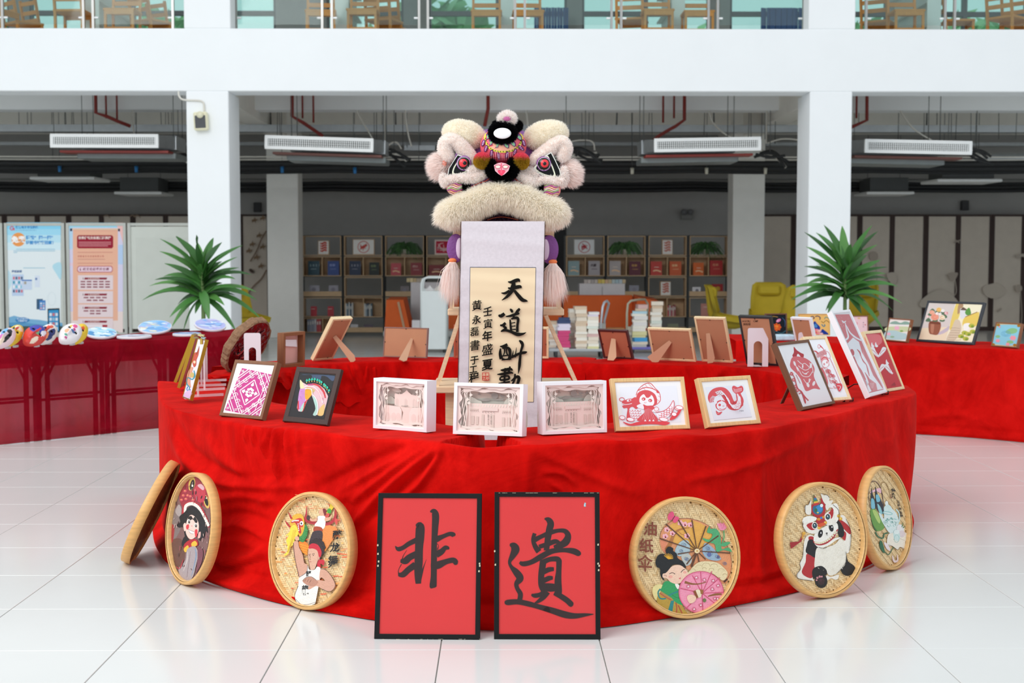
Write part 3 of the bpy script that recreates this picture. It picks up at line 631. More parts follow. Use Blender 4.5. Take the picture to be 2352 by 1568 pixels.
def fern(px,py,w_,lab,seed):
 rnd=random.Random(seed);Y=YS+.12;c=onY(px,py,Y);r=thing('potted_fern',lab,'plant',(c.x,Y,zrow[1]+.02));s_=w_*Y/F
 b=MB();b.lathe([(.05,0),(.075,.09),(.08,.1)],mat('#b9b6a8',.5),(c.x,Y,zrow[1]+.022),16);b.build('pot',r)
 gs=[mat('#2f5a26',.6),mat('#3f6e30',.6),mat('#27491f',.6)];b=MB()
 for k in range(130):
  a=rnd.uniform(0,6.28);L=s_*rnd.uniform(.25,.55);h0=rnd.uniform(.05,.2)
  o0=Vector((c.x+rnd.uniform(-.03,.03),Y+rnd.uniform(-.03,.03),zrow[1]+.11));dx,dy=math.cos(a),math.sin(a)*.35
  if rnd.random()<.6:dx=abs(dx)*(1 if rnd.random()<.5 else-1)
  P=[o0+Vector((dx*L*t,dy*L*t-.02*t,h0*math.sin(t*2.2)*1.1-.12*t*t*(L/.2)))for t in(0,.35,.7,1.0)]
  for i in range(3):
   q=P[i+1]-P[i];nrm=Vector((-q.z,0,q.x)).normalized()*.014*(1-.25*i)
   b.add([P[i]-nrm,P[i]+nrm,P[i+1]+nrm*.7,P[i+1]-nrm*.7],[(0,1,2,3)],gs[k%3])
 b.build('fronds',r)
fern(928,575,88,'dark green trailing fern on the top of the third bookcase, left of the lion',1)
fern(1435,575,80,'dark green trailing fern on the top shelf above the orange sofa',2)
fern(1621,575,84,'dark green trailing fern on the top shelf beside the right grey column',3)
# sofa, cabinets, cart, trolleys, chairs
M_OR=mat('#c8581e',.8,var=.06,bump=.1,bsc=120);M_SEAT=mat('#b9bab6',.7)
YSO=22.6
def X(px,Y):return onY(px,600,Y).x
def Z(py,Y):return onY(1176,py,Y).z
r=thing('sofa','long orange booth sofa with grey seat in front of the bookcases','sofa',(X(1190,YSO),YSO,0))
zt,zs_=Z(678,YSO),Z(752,YSO)
for(a,c)in((964,1116),(1118,1292),(1294,1456)):
 b=MB();b.box(((X(a,YSO)+X(c,YSO))/2,YSO+.12,(zt+zs_-.1)/2),(X(c,YSO)-X(a,YSO)-.01,.18,zt-zs_+.1),M_OR,bev=.02);b.build('back_cushion',r)
b=MB();x0,x1=X(884,YSO-.6),X(930,YSO-.6)
b.prism([(x0,YSO-.75,zs_-.05),(x1+.1,YSO-.75,zs_-.05),(x1-.02,YSO-.72,zt-.05),(x0+.03,YSO-.72,zt-.05)],(0,.9,.02),M_OR);b.build('arm',r)
b=MB();x0,x1=X(1450,YSO-.4),X(1512,YSO-.4)
b.prism([(x0,YSO-.55,zs_-.05),(x1,YSO-.55,zs_-.05),(x1,YSO-.55,zt-.08),(x0+.1,YSO-.5,zt-.02)],(0,.75,.03),M_OR);b.build('arm',r)
b=MB();b.box((X(1195,YSO),YSO-.3,zs_-.07),(X(1505,YSO)-X(888,YSO),.66,.1),M_SEAT,bev=.02);b.build('seat',r)
b=MB();b.box((X(1195,YSO),YSO-.28,zs_/2-.06),(X(1495,YSO)-X(900,YSO),.55,zs_-.12),mat('#8f908c',.7));b.build('base',r)
def rowbooks(px0,px1,py0,py1,Y,cols,lab,grp):
 n=len(cols);x0=X(px0,Y);w_=(X(px1,Y)-x0)/n;z0=Z(py1,Y);h_=Z(py0,Y)-z0
 for i,c in enumerate(cols):
  b=MB();b.box((x0+w_*(i+.5),Y+.05,z0+h_*(.44+.05*random.random())),(w_*.92,.18,h_*(.88+.1*random.random())),mat(c,.6));tag(b.build('book'),lab+', number %d from the left'%(i+1)if False else lab+', '+['leftmost','second','third','fourth','fifth','sixth','seventh','eighth','ninth','tenth','eleventh','twelfth','thirteenth','last'][i],'book',grp)
def cabinet(px0,px1,py,lab):
 Y=23.2;r=thing('low_cabinet',lab,'cabinet',(X((px0+px1)/2,Y),Y+.2,0));z=Z(py,Y)
 b=MB();b.box(((X(px0,Y)+X(px1,Y))/2,Y+.2,z/2),(X(px1,Y)-X(px0,Y),.4,z),mat('#c3c1c4',.5),bev=.006);b.build('body',r)
 b=MB();b.box(((X(px0,Y)+X(px1,Y))/2,Y-.004,z/2),(.006,.006,z*.9),mat('#77777a',.6));b.build('door_joint',r)
cabinet(1331,1436,651,'plain light grey low cabinet behind the orange sofa, right of the lion')
cabinet(943,1010,648,'plain light grey low cabinet behind the orange sofa, left of the lion')
rowbooks(1341,1437,641,650.5,23.25,['#a8a09a','#bab2ac','#a09a96','#b0a8a0','#c0a850','#c8b860','#c0a080','#b8a888','#a8b8b8','#98b0b8','#a8b8c0','#b8a888'],'thin book lying upright in the row on the right grey cabinet','books on the right grey cabinet')
rowbooks(934,972,638,647.5,23.25,['#b8a880','#c8b890','#b09c78','#a89c8c','#b8b0a0'],'book in the row on the left grey cabinet','books on the left grey cabinet')
YC=20.5;r=thing('book_cart','white metal book cart with rounded handle beside the easel','cart',(X(995,YC),YC+.25,0));M_CART=mat('#dfe6e6',.35,var=.02)
x0,x1=X(965,YC),X(1026,YC);zt=Z(637,YC);zp=Z(668,YC)
b=MB();b.box(((x0+x1)/2,YC+.03,(zp+Z(802,YC))/2),(x1-x0-.03,.025,zp-Z(802,YC)),M_CART,bev=.005);b.build('end_panel',r)
b=MB();b.box(((x0+x1)/2,YC+.3,.3),(x1-x0-.03,.5,.02),M_CART);b.box(((x0+x1)/2,YC+.3,.75),(x1-x0-.03,.5,.02),M_CART);b.box(((x0+x1)/2,YC+.3,Z(802,YC)+.02),(x1-x0-.03,.5,.03),M_CART);b.box(((x0+x1)/2,YC+.56,.55),(x1-x0-.03,.02,.8),M_CART);b.build('shelves',r)
for yy in(YC+.03,YC+.56):
 q=[(x0+.015,Z(802,YC)),(x0+.015,zt-.1),(x0+.035,zt-.03),(x0+.1,zt),(x1-.1,zt),(x1-.035,zt-.03),(x1-.015,zt-.1),(x1-.015,Z(802,YC))]
 b=MB();b.tube([(a,yy,c)for a,c in q],.017,M_CART,10);b.build('handle',r)
for s_ in(x0+.05,x1-.05):
 for yy in(YC+.08,YC+.5):b=MB();b.lathe([(.045,-.015),(.05,0),(.045,.015)],mat('#3a3a3a',.6),(s_,yy,.05),16,Matrix.Rotation(math.pi/2,3,'Y'));b.build('wheel',r)
for k,(px,dy)in enumerate(((985,.2),(1004,.3))):
 b=MB();x=X(px,YC);b.prism([(x-.07,YC+dy,zp+.0),(x+.07,YC+dy,zp),(x+.005,YC+dy,zp+.08)],(0,.15,0),mat('#e8e2da' if k else '#f0eef0',.7));b.box((x,YC+dy+.07,zp/2+.4),(.1,.14,zp-.8),mat('#dcd8d0',.7));tag(b.build('open_book'),'open %s book standing like a tent in the white cart'%('cream' if k else 'white'),'book')
def trolley(lab,px0,px1,Y,zp,m,handle,hm):
 r=thing('platform_trolley',lab,'trolley',(X((px0+px1)/2,Y),Y+.25,0));x0,x1=X(px0,Y),X(px1,Y)
 b=MB();b.box(((x0+x1)/2,Y+.28,zp-.02),(x1-x0,.56,.04),m,bev=.012);b.build('platform',r)
 for s_ in(x0+.1,x1-.1):
  for yy in(Y+.07,Y+.5):
   b=MB();b.lathe([(.05,-.02),(.06,-.012),(.06,.012),(.05,.02)],mat('#333436',.6),(s_,yy,.06),16,Matrix.Rotation(math.pi/2,3,'Y'));b.lathe([(.02,.1),(.03,zp-.04)],M_GALV,(s_,yy,0),8);b.build('castor',r)
 b=MB();b.tube([Vector(p)for p in handle],.017,hm,10);b.build('handle',r);return r
YT=19.3
trolley('grey platform trolley loaded with book stacks right of the scroll',1262,1400,YT,Z(801,YT),mat('#aeb2b6',.4),[(X(a,YT),YT+dy,Z(c,YT))for a,c,dy in((1380,800,.1),(1382,740,.1),(1386,705,.1),(1390,695,.14),(1397,692,.2),(1403,698,.3),(1400,715,.4),(1394,740,.45),(1396,800,.5))],mat('#b9bec6',.35,metal=.3))
YU=20.3
trolley('purple-edged platform trolley with tall book stacks and beige handle',1440,1536,YU,Z(797,YU),mat('#7a74c0',.5),[(X(a,YU),YU+dy,Z(c,YU))for a,c,dy in((1441,797,.03),(1441,720,.03),(1443,698,.03),(1450,691,.03),(1470,689,.2),(1490,690,.5),(1497,700,.53),(1498,797,.53))],mat('#b3ad98',.4))
def stack(px,py0,py1,wpx,Y,cols,where,grp,dep=.2,d0=0,seed=0):
 rnd=random.Random(seed);zt,z=Z(py1,Y),Z(py0,Y);n=len(cols);wts=[rnd.uniform(.6,1.4)for _ in cols];tot=sum(wts);x=X(px,Y)
 for i,c in enumerate(cols):
  h_=(zt-z)*0+(Z(py1,Y)-Z(py0,Y))*wts[i]/tot
  R=Matrix.Rotation(rnd.uniform(-.09,.09),3,'Z');w_=wpx*Y/F*rnd.uniform(.88,1.06);cc=Vector((x+rnd.uniform(-.012,.012),Y+d0+rnd.uniform(-.01,.01),z+h_/2))
  cv,pg=c if isinstance(c,tuple)else(c,c)
  b=MB();b.box(cc,(w_-.006,dep-.006,h_*.84),mat(pg,.8,var=.08,sc=12,stretch=(1,1,60)),R)
  for s_ in(-1,1):b.box(cc+Vector((0,0,s_*h_*.455)),(w_,dep,h_*.08),mat(cv,.5),R)
  if cv!=pg:b.box(cc+R@Vector((0,-dep/2,0)),(w_,.004,h_*.9),mat(cv,.5),R)
  tag(b.build('book'),'%s book, %s of %s'%(CN.get(cv,'pale'),'topmost' if i==n-1 else ORD[i],where),'book',grp);z+=h_
CN={'#e8dccb':'cream','#d9c3aa':'tan','#f1ece2':'off-white','#e9e6e4':'white','#d0487c':'pink','#3c4a70':'navy','#e4dcec':'lilac white','#e0dca8':'pale yellow','#4aa4dc':'bright blue','#b7d8e4':'light blue','#c2c0ba':'grey','#d9b5b0':'pinkish','#dfe6dc':'pale green'}
Wc,Cc,Tc,Pk,Nv,Lw='#f1ece2','#e8dccb','#d9c3aa',('#d0487c','#d0487c'),('#3c4a70','#3c4a70'),'#e4dcec'
stack(1295,801,729,28,YT+.1,[Wc,Pk,Pk,Pk,Pk,Pk,Pk,Lw,Lw,Lw,Nv,Nv],'the pink and navy stack on the grey trolley','pink and navy stack',seed=1)
stack(1270,801,737,18,YT+.4,[Cc,Wc,Wc,Tc,Cc,Wc,Wc,Wc,Tc],'the low stack at the left end of the grey trolley','low left stack',seed=2)
stack(1334,801,703,27,YT+.12,[Cc,Cc,Tc,Wc,Cc,Wc,Cc,Cc,Tc,Tc,Cc,Tc,Cc,Tc],'the tall cream stack in the middle of the grey trolley','tall cream stack',seed=3)
stack(1318,801,709,22,YT+.4,[Wc,Cc,Wc,Cc,'#dfe6dc',Wc,Cc,Wc,Cc,Wc],'the stack behind the tall cream one on the grey trolley','rear cream stack',seed=4)
stack(1362,801,716,28,YT+.12,[('#e0dca8','#e0dca8'),Wc,Cc,Cc,'#d9b5b0',Wc,Wc,'#dfe6dc',Wc,Wc,Cc,Lw,'#e9e6e4'],'the white stack beside the handle of the grey trolley','white stack by the handle',seed=5)
stack(1382,801,742,20,YT+.4,[Cc,Wc,'#d9b5b0',Wc,Cc,'#c2c0ba'],'the short stack behind the trolley handle','short stack by the handle',seed=6)
stack(1469,797,714,34,YU+.12,['#c2c0ba',Cc,('#4aa4dc','#4aa4dc'),'#e0dca8','#e0dca8',Wc,Wc,'#e9e6e4',Wc,'#e9e6e4',Wc,('#b7d8e4','#b7d8e4')],'the blue and white stack on the purple trolley','blue and white stack',seed=7)
stack(1474,713.5,699,26,YU+.13,[Tc,'#d9b5b0'],'the two books topping the blue and white stack','books on top of the blue and white stack',seed=8)
stack(1508,797,692,27,YU+.15,[Wc,Cc,Wc,'#d9b5b0',Wc,Wc,Cc,Wc,'#dfe6dc',Wc,Cc,Wc,Cc,Tc,('#e8dccb','#d9c3aa')],'the tallest stack at the right of the purple trolley','tallest stack',seed=9)
stack(1449,797,750,18,YU+.4,['#c2c0ba',Wc,Cc,'#c2c0ba',Wc,Cc],'the low stack behind the beige handle','low stack behind the beige handle',seed=10)
b=MB();b.box((X(1412,YSO-.3),YSO-.4,zs_+.0),(.28,.2,.04),mat('#c08a5a',.6));tag(b.build('book'),'brown book lying on the grey sofa seat between the trolleys','book')
b=MB();p=onY(920,730,21.6);b.box((p.x,21.95,p.z-.0),(.035,.2,.5),mat('#b09070',.6),Matrix.Rotation(-.22,3,'Y'));tag(b.build('board'),'wooden board leaning on the sofa left of the white cart','board')
b=MB();b.box((X(955,21.9),21.95,zs_+.07),(.13,.16,.17),mat('#e4e2e6',.5),bev=.004);tag(b.build('box'),'small white box on the sofa seat beside the cart','box')
M_YE=mat('#c9b02a',.75,var=.05,bump=.1,bsc=90)
def lounge(px,Y,rz,lab,ztop):
 x=X(px,Y);M=Matrix.Translation((x,Y,0))@Matrix.Rotation(rz,4,'Z');r=thing('lounge_chair',lab,'chair',None,M=M)
 def tf(v):return M@Vector(v)
 k=ztop/1.05
 prof=[(.26,1.05,.2,.02),(.24,1.0,.27,.05),(.22,.8,.3,.07),(.2,.6,.31,.09),(.17,.46,.33,.12),(.05,.40,.35,.13),(-.2,.40,.34,.1),(-.34,.43,.3,.06)]
 vs=[];n=10;b=MB()
 for sgn in(0,1):
  for(y,z,hw,dp)in prof:
   for i in range(n+1):
    t=i/n*2-1;e=abs(t)**2.5
    yy=y-(e*dp*1.3 if z>.5 else e*.02);zz=z*k+(e*dp*1.2 if z<=.5 else 0)
    if sgn:yy+=.06 if z>.5 else .03;zz-=.07 if z<=.5 else 0
    vs.append(tf((t*hw,yy,zz)))
 m_=len(prof);N=n+1;fs=[]
 for sgn in(0,1):
  o_=sgn*m_*N
  for a in range(m_-1):
   for i in range(n):fs.append((o_+a*N+i,o_+a*N+i+1,o_+(a+1)*N+i+1,o_+(a+1)*N+i))
 q=m_*N
 for a in range(m_-1):
  for i in(0,n):fs.append((a*N+i,(a+1)*N+i,q+(a+1)*N+i,q+a*N+i))
 for i in range(n):
  for a in(0,m_-1):fs.append((a*N+i,a*N+i+1,q+a*N+i+1,q+a*N+i))
 b.add(vs,fs,M_YE,True);b.build('shell',r)
 R=M.to_3x3()
 b=MB();b.box(tf((0,.17,.92*k)),(.36,.1,.17),M_YE,R,bev=.035);b.build('head_cushion',r)
 b=MB();b.box(tf((0,-.08,.46*k)),(.5,.5,.09),M_YE,R,bev=.035);b.build('seat_cushion',r)
 b=MB();b.tube([tf((0,0,.06)),tf((0,0,.36*k))],.028,M_GALV,10)
 for j in range(5):
  a=j*2*math.pi/5;b.tube([tf((0,0,.07)),tf((.3*math.cos(a),.3*math.sin(a),.02))],[.022,.014],M_GALV,6)
 b.build('star_base',r)
lounge(1665,21.4,1.35,'yellow lounge chair in profile right of the book trolleys',1.0)
lounge(1771,22.3,-.05,'yellow lounge chair facing front beside the right grey column',1.02)
lounge(1822,21.0,-.9,'yellow lounge chair half hidden by the right white column',1.0)
lounge(1967,22.0,-.9,'yellow lounge chair glimpsed through the right palm leaves',1.0)
lounge(553,21.6,.9,'yellow lounge chair glimpsed behind the left white column',1.0)
# potted dracaenas
def dracaena(px,py_base,Y,lab,seed,tips,hstem):
 rnd=random.Random(seed);x=X(px,Y);z0=.0;r=thing('potted_dracaena',lab,'plant',(x,Y,0))
 b=MB();b.lathe([(.14,0),(.15,.02),(.19,.34),(.2,.36),(.185,.36),(.18,.32)],mat('#26282b',.35),(x,Y,0),28);b.build('pot',r)
 b=MB();b.lathe([(.178,.0),(.0,.01)],mat('#3c2f26',.9),(x,Y,.315),20,caps=False);b.build('soil',r)
 zst=hstem;b=MB();b.tube([(x,Y,.31),(x+.01,Y,zst*.6),(x,Y,zst+.28)],[.03,.026,.014],mat('#5f7a45',.7),8);b.build('stem',r)
 gs=[mat('#3c7030',.42,var=.12,sc=5,spec=.5),mat('#47803a',.42,var=.12,sc=5,spec=.5),mat('#2f5c29',.42,var=.12,sc=5,spec=.5),mat('#588f45',.42,var=.1,sc=5)]
 for k,(tx,ty)in enumerate(tips):
  tp=onY(tx,ty,Y);tp.y=Y+rnd.uniform(-.28,.3)
  rise=max(-.1,min(1,(tp.z-(zst+.05))/.55));base=Vector((x+rnd.uniform(-.012,.012),Y+rnd.uniform(-.012,.012),zst-.05+.3*max(0,rise)+rnd.uniform(-.05,.05)))
  d=tp-base;L=d.length;up=.10*L+(.16*L if rise<.3 else 0)
  mid=base+d*.45+Vector((0,0,up));W0=rnd.uniform(.03,.042)
  P=[(base*(1-t)**2+mid*2*t*(1-t)+tp*t*t)for t in[i/9 for i in range(10)]]
  vs=[]
  for i,p in enumerate(P):
   t=i/9;a=(P[min(i+1,9)]-P[max(i-1,0)]).normalized();s_=a.cross(Vector((.15*math.sin(k),-.55,.83))).normalized();nn=s_.cross(a)
   ww=W0*(.35+1.0*math.sin(min(1,t*1.6+.12)*math.pi/2))*(1-t**3.2)+.002
   vs+=[p-s_*ww+nn*ww*.35,p,p+s_*ww+nn*ww*.35]
  fs=[]
  for i in range(9):fs+=[(3*i,3*i+1,3*i+4,3*i+3),(3*i+1,3*i+2,3*i+5,3*i+4)]
  b=MB();b.add(vs,fs,gs[k%4],True);b.build('leaf',r)
ltips=[(411,542),(380,549),(397,590),(376,577),(372,605),(430,588),(397,543),(443,558),(478,545),(470,590),(505,556),(486,567),(552,563),(530,578),(512,600),(531,602),(540,615),(555,590),(575,631),(579,672),(587,690),(510,650),(500,640),(340,657),(322,690),(368,635),(362,642),(395,650),(380,668),(355,676),(402,700),(395,752),(410,762),(398,727),(500,715),(520,700),(545,762),(590,735),(475,565),(455,575),(440,600),(418,620),(405,640),(430,655),(520,625),(545,660),(530,680),(430,700),(450,720),(490,735),(462,540),(425,565),(495,585),(548,640)]
dracaena(464,760,15.2,'tall potted dracaena with arching strap leaves at the left white column',3,ltips,Z(668,15.2))
rtips=[(1896,516),(1886,533),(1858,532),(1853,566),(1863,588),(1865,605),(1860,612),(1940,518),(1948,522),(1990,518),(2012,531),(2015,562),(2000,585),(2026,597),(2029,613),(2030,628),(2012,639),(2057,657),(2032,675),(2061,695),(2069,717),(2007,703),(1835,635),(1827,664),(1829,675),(1826,690),(1819,711),(1858,694),(1890,718),(1905,715),(1975,720),(2000,710),(1940,560),(1955,550),(1925,545),(1910,560),(1970,565),(1985,600),(1898,590),(1880,610),(1890,640),(1915,600),(1930,590),(1960,620),(1990,650),(1870,650),(1880,680),(1920,690),(1960,690),(1945,600),(2045,640),(1850,650),(2010,665),(2025,760)]
dracaena(1941,760,15.4,'tall potted dracaena with arching strap leaves at the right white column',5,rtips,Z(665,15.4))
# upper storey: railing, chairs, bookshelf ends
zu=zb1-.02;M_POST=mat('#b0b0ae',.3,metal=.6);M_GLASS=glassm('rail_glass',.03,'#e4f0f0','#f0f8f7')
yr=YF+.42
def rail_bay(px0,px1,pairs,lab):
 r=thing('railing',lab,'railing',(X((px0+px1)/2,yr),yr,zb1))
 xs=[]
 for p in pairs:
  x=X(p,yr);xs.append(x);b=MB();b.box((x,yr,zb1+.55),(.032,.05,1.1),M_POST);b.box((x,yr,zb1+.005),(.1,.1,.01),M_POST);b.build('post',r)
 b=MB();b.tube([(X(px0,yr),yr,zb1+1.12),(X(px1,yr),yr,zb1+1.12)],.03,M_POST,10);b.build('handrail',r)
 for i in range(len(xs)-1):
  if xs[i+1]-xs[i]>.3:
   b=MB();b.box(((xs[i]+xs[i+1])/2,yr,zb1+.58),(xs[i+1]-xs[i]-.06,.01,.92),M_GLASS);b.build('glass_panel',r)
   for s_,sg in((xs[i],1),(xs[i+1],-1)):b=MB();b.box((s_+sg*.04,yr,zb1+.21),(.06,.03,.025),M_AL,bev=.004);b.build('clamp',r)
rail_bay(-250,421,(-250,-228,19,41-41+203-22*0,225,406),'glass railing of the upper storey in the left bay')
rail_bay(530,1857,(549,745,767,965,985,1183,1205,1402,1424,1622,1643,1838),'glass railing of the upper storey in the middle bay')
rail_bay(1966,2600,(1980,2159,2181,2380),'glass railing of the upper storey in the right bay')
M_PINE=wood('#c88a45',.45,(20,20,4));M_PERF=mat('#d3dedb',.6,var=.03)
for k,px in enumerate((223,790,1166,1553,2134)):
 Y=19.9;x=X(px,Y);wd_=31*Y/F;r=thing('bookshelf','white perforated bookshelf end behind the glass railing, %s'%['left bay','leftmost in the middle bay','centre of the middle bay','right part of the middle bay','right bay'][k],'bookshelf',(x,Y,zu))
 b=MB();b.box((x,Y,zu+.95),(wd_,.03,1.9),M_PERF);b.build('end_panel',r)
 b=MB();hm=mat('#8fa19d',.8)
 for i in range(9):
  for j in range(34):q=(x-wd_/2+.02+i*(wd_-.04)/8,zu+.08+j*.022);b.add([(q[0]-.003,Y-.0155,q[1]),(q[0],Y-.0155,q[1]-.003),(q[0]+.003,Y-.0155,q[1]),(q[0],Y-.0155,q[1]+.003)],[(0,1,2,3)],hm)
 tag(b.build('perforations',r),kind='stuff')
 b=MB();b.box((x+.0,Y+1.0,zu+.95),(.02,1.9,1.85),mat('#c9d4d2',.5))
 for z in(.3,.65,1.0,1.35,1.7):b.box((x,Y+1.0,zu+z),(wd_-.02,1.9,.02),mat('#c9d4d2',.5))
 b.build('shelves',r)
def upchair(px,Y,rz,lab,first=[None]):
 M=Matrix.Translation((X(px,Y),Y,zu))@Matrix.Rotation(rz,4,'Z')
 if first[0]is None:
  r=thing('wooden_chair',lab,'chair',None,M=M,group='wooden chairs on the upper storey');first[0]=r
  R=M.to_3x3();tf=lambda v:M@Vector(v)
  b=MB();b.box(tf((0,0,.43)),(.44,.43,.035),M_PINE,R,bev=.008);b.box(tf((0,-.2,.39)),(.4,.025,.06),M_PINE,R);b.build('seat',r)
  for sx in(-.19,.19):
   b=MB();b.box(tf((sx,-.19,.21)),(.035,.035,.42),M_PINE,R);b.build('leg',r)
   b=MB();b.bar(tf((sx,.19,0)),tf((sx,.2,.45)),.035,.035,M_PINE);b.bar(tf((sx,.2,.43)),tf((sx,.28,.9)),.035,.035,M_PINE);b.build('leg',r)
   b=MB();b.box(tf((sx,0,.17)),(.02,.36,.035),M_PINE,R);b.build('stretcher',r)
  b=MB();b.box(tf((0,-.19,.17)),(.36,.02,.035),M_PINE,R);b.build('stretcher',r)
  for z in(.58,.7,.84):
   b=MB();b.box(tf((0,.2+(z-.43)*.17,z)),(.36,.02,.06),M_PINE,R);b.build('back_slat',r)
  return r
 r=copy_tree(first[0],None,M);r['label']=lab;return r
upc=[(8,19.7,1.3,'leftmost of all, at the edge of the view'),(66,20.7,2.4,'tilted away, second from the left edge'),(112,21.5,2.5,'small behind the first glass panel'),(180,19.7,3.1,'left of the bookshelf end in the left bay'),(292,19.6,0,'facing front in the middle of the left bay'),(356,20.5,2.6,'turned, near the left column'),(396,21.7,2.6,'far one next to the left column'),(742,19.7,.1,'left of the first bookshelf end in the middle bay'),(838,19.6,0,'right of the first bookshelf end in the middle bay'),(885,20.4,2.8,'back turned, fourth in the middle bay'),(907,21.2,2.8,'far one behind the fourth'),(1118,19.7,0,'left of the central bookshelf end'),(1212,19.7,.05,'right of the central bookshelf end'),(1448,20.3,2.9,'back turned, right of centre'),(1506,19.6,0,'left of the right bookshelf end in the middle bay'),(1597,19.7,0,'right of the right bookshelf end in the middle bay'),(2008,20.5,2.6,'turned away next to the right column'),(2070,19.6,0,'facing front in the right bay'),(2186,20.4,1.5,'side-on behind the right bookshelf end'),(2300,20.1,2.3,'tilted away near the right edge'),(2332,20.6,2.4,'rightmost of all, at the edge of the view')]
for(px,Y,rz,lab)in upc:upchair(px,Y,rz,'wooden chair behind upper railing, '+lab)
for k,px in enumerate((1265,1780,1800)):
 x=X(px,26.6);b=MB()
 for i in range(12):b.box((x-.3+i*.055,26.6+.03*(i%2),zu+.87),(.05,.03,1.74),mat('#3a5a8a',.8))
 tag(b.build('curtain'),'navy blue curtain at the upper windows, %s'%['behind the centre of the middle bay','left one near the right column','right one near the right column'][k],'curtain')
def velvet(name,col,dark,lightc,trans=0,alpha=1.0,tint=None):
 m=bpy.data.materials.new(name);m.use_nodes=True;nt=m.node_tree;N=nt.nodes;L=nt.links;b=N['Principled BSDF']
 tc=N.new('ShaderNodeTexCoord');mp=N.new('ShaderNodeMapping');mp.inputs['Scale'].default_value=(1,1,.6);L.new(tc.outputs['Object'],mp.inputs[0])
 n1=N.new('ShaderNodeTexNoise');n1.inputs['Scale'].default_value=7;n1.inputs['Detail'].default_value=6;n1.inputs['Roughness'].default_value=.6;L.new(mp.outputs[0],n1.inputs['Vector'])
 cr=N.new('ShaderNodeValToRGB');cr.color_ramp.elements[0].position=.35;cr.color_ramp.elements[0].color=(*lin(dark),1);cr.color_ramp.elements[1].position=.68;cr.color_ramp.elements[1].color=(*lin(col),1)
 L.new(n1.outputs[0],cr.inputs[0])
 n3=N.new('ShaderNodeTexNoise');n3.inputs['Scale'].default_value=2.2;n3.inputs['Detail'].default_value=10;n3.inputs['Roughness'].default_value=.75;n3.inputs['Distortion'].default_value=1.2;L.new(tc.outputs['Object'],n3.inputs['Vector'])
 r3=N.new('ShaderNodeValToRGB');r3.color_ramp.elements[0].position=.40;r3.color_ramp.elements[0].color=(.72,.45,.45,1);r3.color_ramp.elements[1].position=.58;r3.color_ramp.elements[1].color=(1,1,1,1);L.new(n3.outputs[0],r3.inputs[0])
 mm=N.new('ShaderNodeMix');mm.data_type='RGBA';mm.blend_type='MULTIPLY';mm.inputs[0].default_value=.8;L.new(cr.outputs[0],mm.inputs[6]);L.new(r3.outputs[0],mm.inputs[7]);L.new(mm.outputs[2],b.inputs['Base Color'])
 b.inputs['Roughness'].default_value=.85;b.inputs['Specular IOR Level'].default_value=.05
 b.inputs['Sheen Weight'].default_value=.09;b.inputs['Sheen Roughness'].default_value=.35;b.inputs['Sheen Tint'].default_value=(*lin(lightc),1)
 n2=N.new('ShaderNodeTexNoise');n2.inputs['Scale'].default_value=38;n2.inputs['Detail'].default_value=5;L.new(tc.outputs['Object'],n2.inputs['Vector'])
 bp=N.new('ShaderNodeBump');bp.inputs['Strength'].default_value=.35;bp.inputs['Distance'].default_value=.005;L.new(n2.outputs[0],bp.inputs['Height']);L.new(bp.outputs[0],b.inputs['Normal'])
 out=N['Material Output']
 if trans:
  tr=N.new('ShaderNodeBsdfTranslucent');tr.inputs[0].default_value=(*lin(tint or col),1);mx=N.new('ShaderNodeMixShader');mx.inputs[0].default_value=trans
  L.new(b.outputs[0],mx.inputs[1]);L.new(tr.outputs[0],mx.inputs[2]);last=mx
  if alpha<1:
   tp=N.new('ShaderNodeBsdfTransparent');tp.inputs[0].default_value=(*lin('#f0a0a8'),1);m2=N.new('ShaderNodeMixShader');m2.inputs[0].default_value=1-alpha
   L.new(last.outputs[0],m2.inputs[1]);L.new(tp.outputs[0],m2.inputs[2]);last=m2
  L.new(last.outputs[0],out.inputs[0])
 return m
V_RED=velvet('velvet_red','#da140e','#c20a06','#ff7a68')
V_BACK=velvet('velvet_back','#d00d09','#b80604','#ff6a58')
V_LEFT=velvet('velvet_crimson','#a80d26','#940a20','#d8485c',trans=.35,alpha=.8,tint='#c01838')
V_RIGHT=velvet('velvet_right','#dc1612','#c80d09','#ff6a58',trans=.12,alpha=1)
def resample(P,N,corner=.5):
 """P: list of points; even in control index so that matching lists stay matched; corners softened"""
 P=[np.array(p,float)for p in P];n=len(P)-1;out=[]
 for i in range(N):
  t=i/(N-1)*n;k=min(int(t),n-1);f=t-k;out.append(P[k]*(1-f)+P[k+1]*f)
 out=np.array(out);w_=max(1,int(N/n*corner));ker=np.ones(2*w_+1);ker=np.convolve(ker,ker);ker/=ker.sum();pad=len(ker)//2
 ext=np.vstack([2*out[0]-out[1:pad+1][::-1],out,2*out[-1]-out[-pad-1:-1][::-1]])
 return np.stack([np.convolve(ext[:,c],ker,'valid')for c in range(out.shape[1])],1)
def segd(px,py,a,c):
 ax,ay=a;bx_,by=c;dx,dy=bx_-ax,by-ay;t=np.clip(((px-ax)*dx+(py-ay)*dy)/(dx*dx+dy*dy),0,1)
 sx=px-(ax+t*dx);sy=py-(ay+t*dy);return np.hypot(sx,sy),t
def ridges(px,py,R):
 d=np.zeros_like(px)
 for(pts,wd,amp)in R:
  q=smoothpts(pts,4)if len(pts)>2 else pts;n=len(q)-1;best=np.full(px.shape,1e9);bt=np.zeros_like(px)
  for i in range(n):
   dd,t=segd(px,py,q[i],q[i+1]);m_=dd<best;best=np.where(m_,dd,best);bt=np.where(m_,(i+t)/n,bt)
  env=np.sin(np.clip(bt*.86+.07,0,1)*np.pi)**.6
  d+=amp*np.exp(-(best/wd)**2)*env
 return d
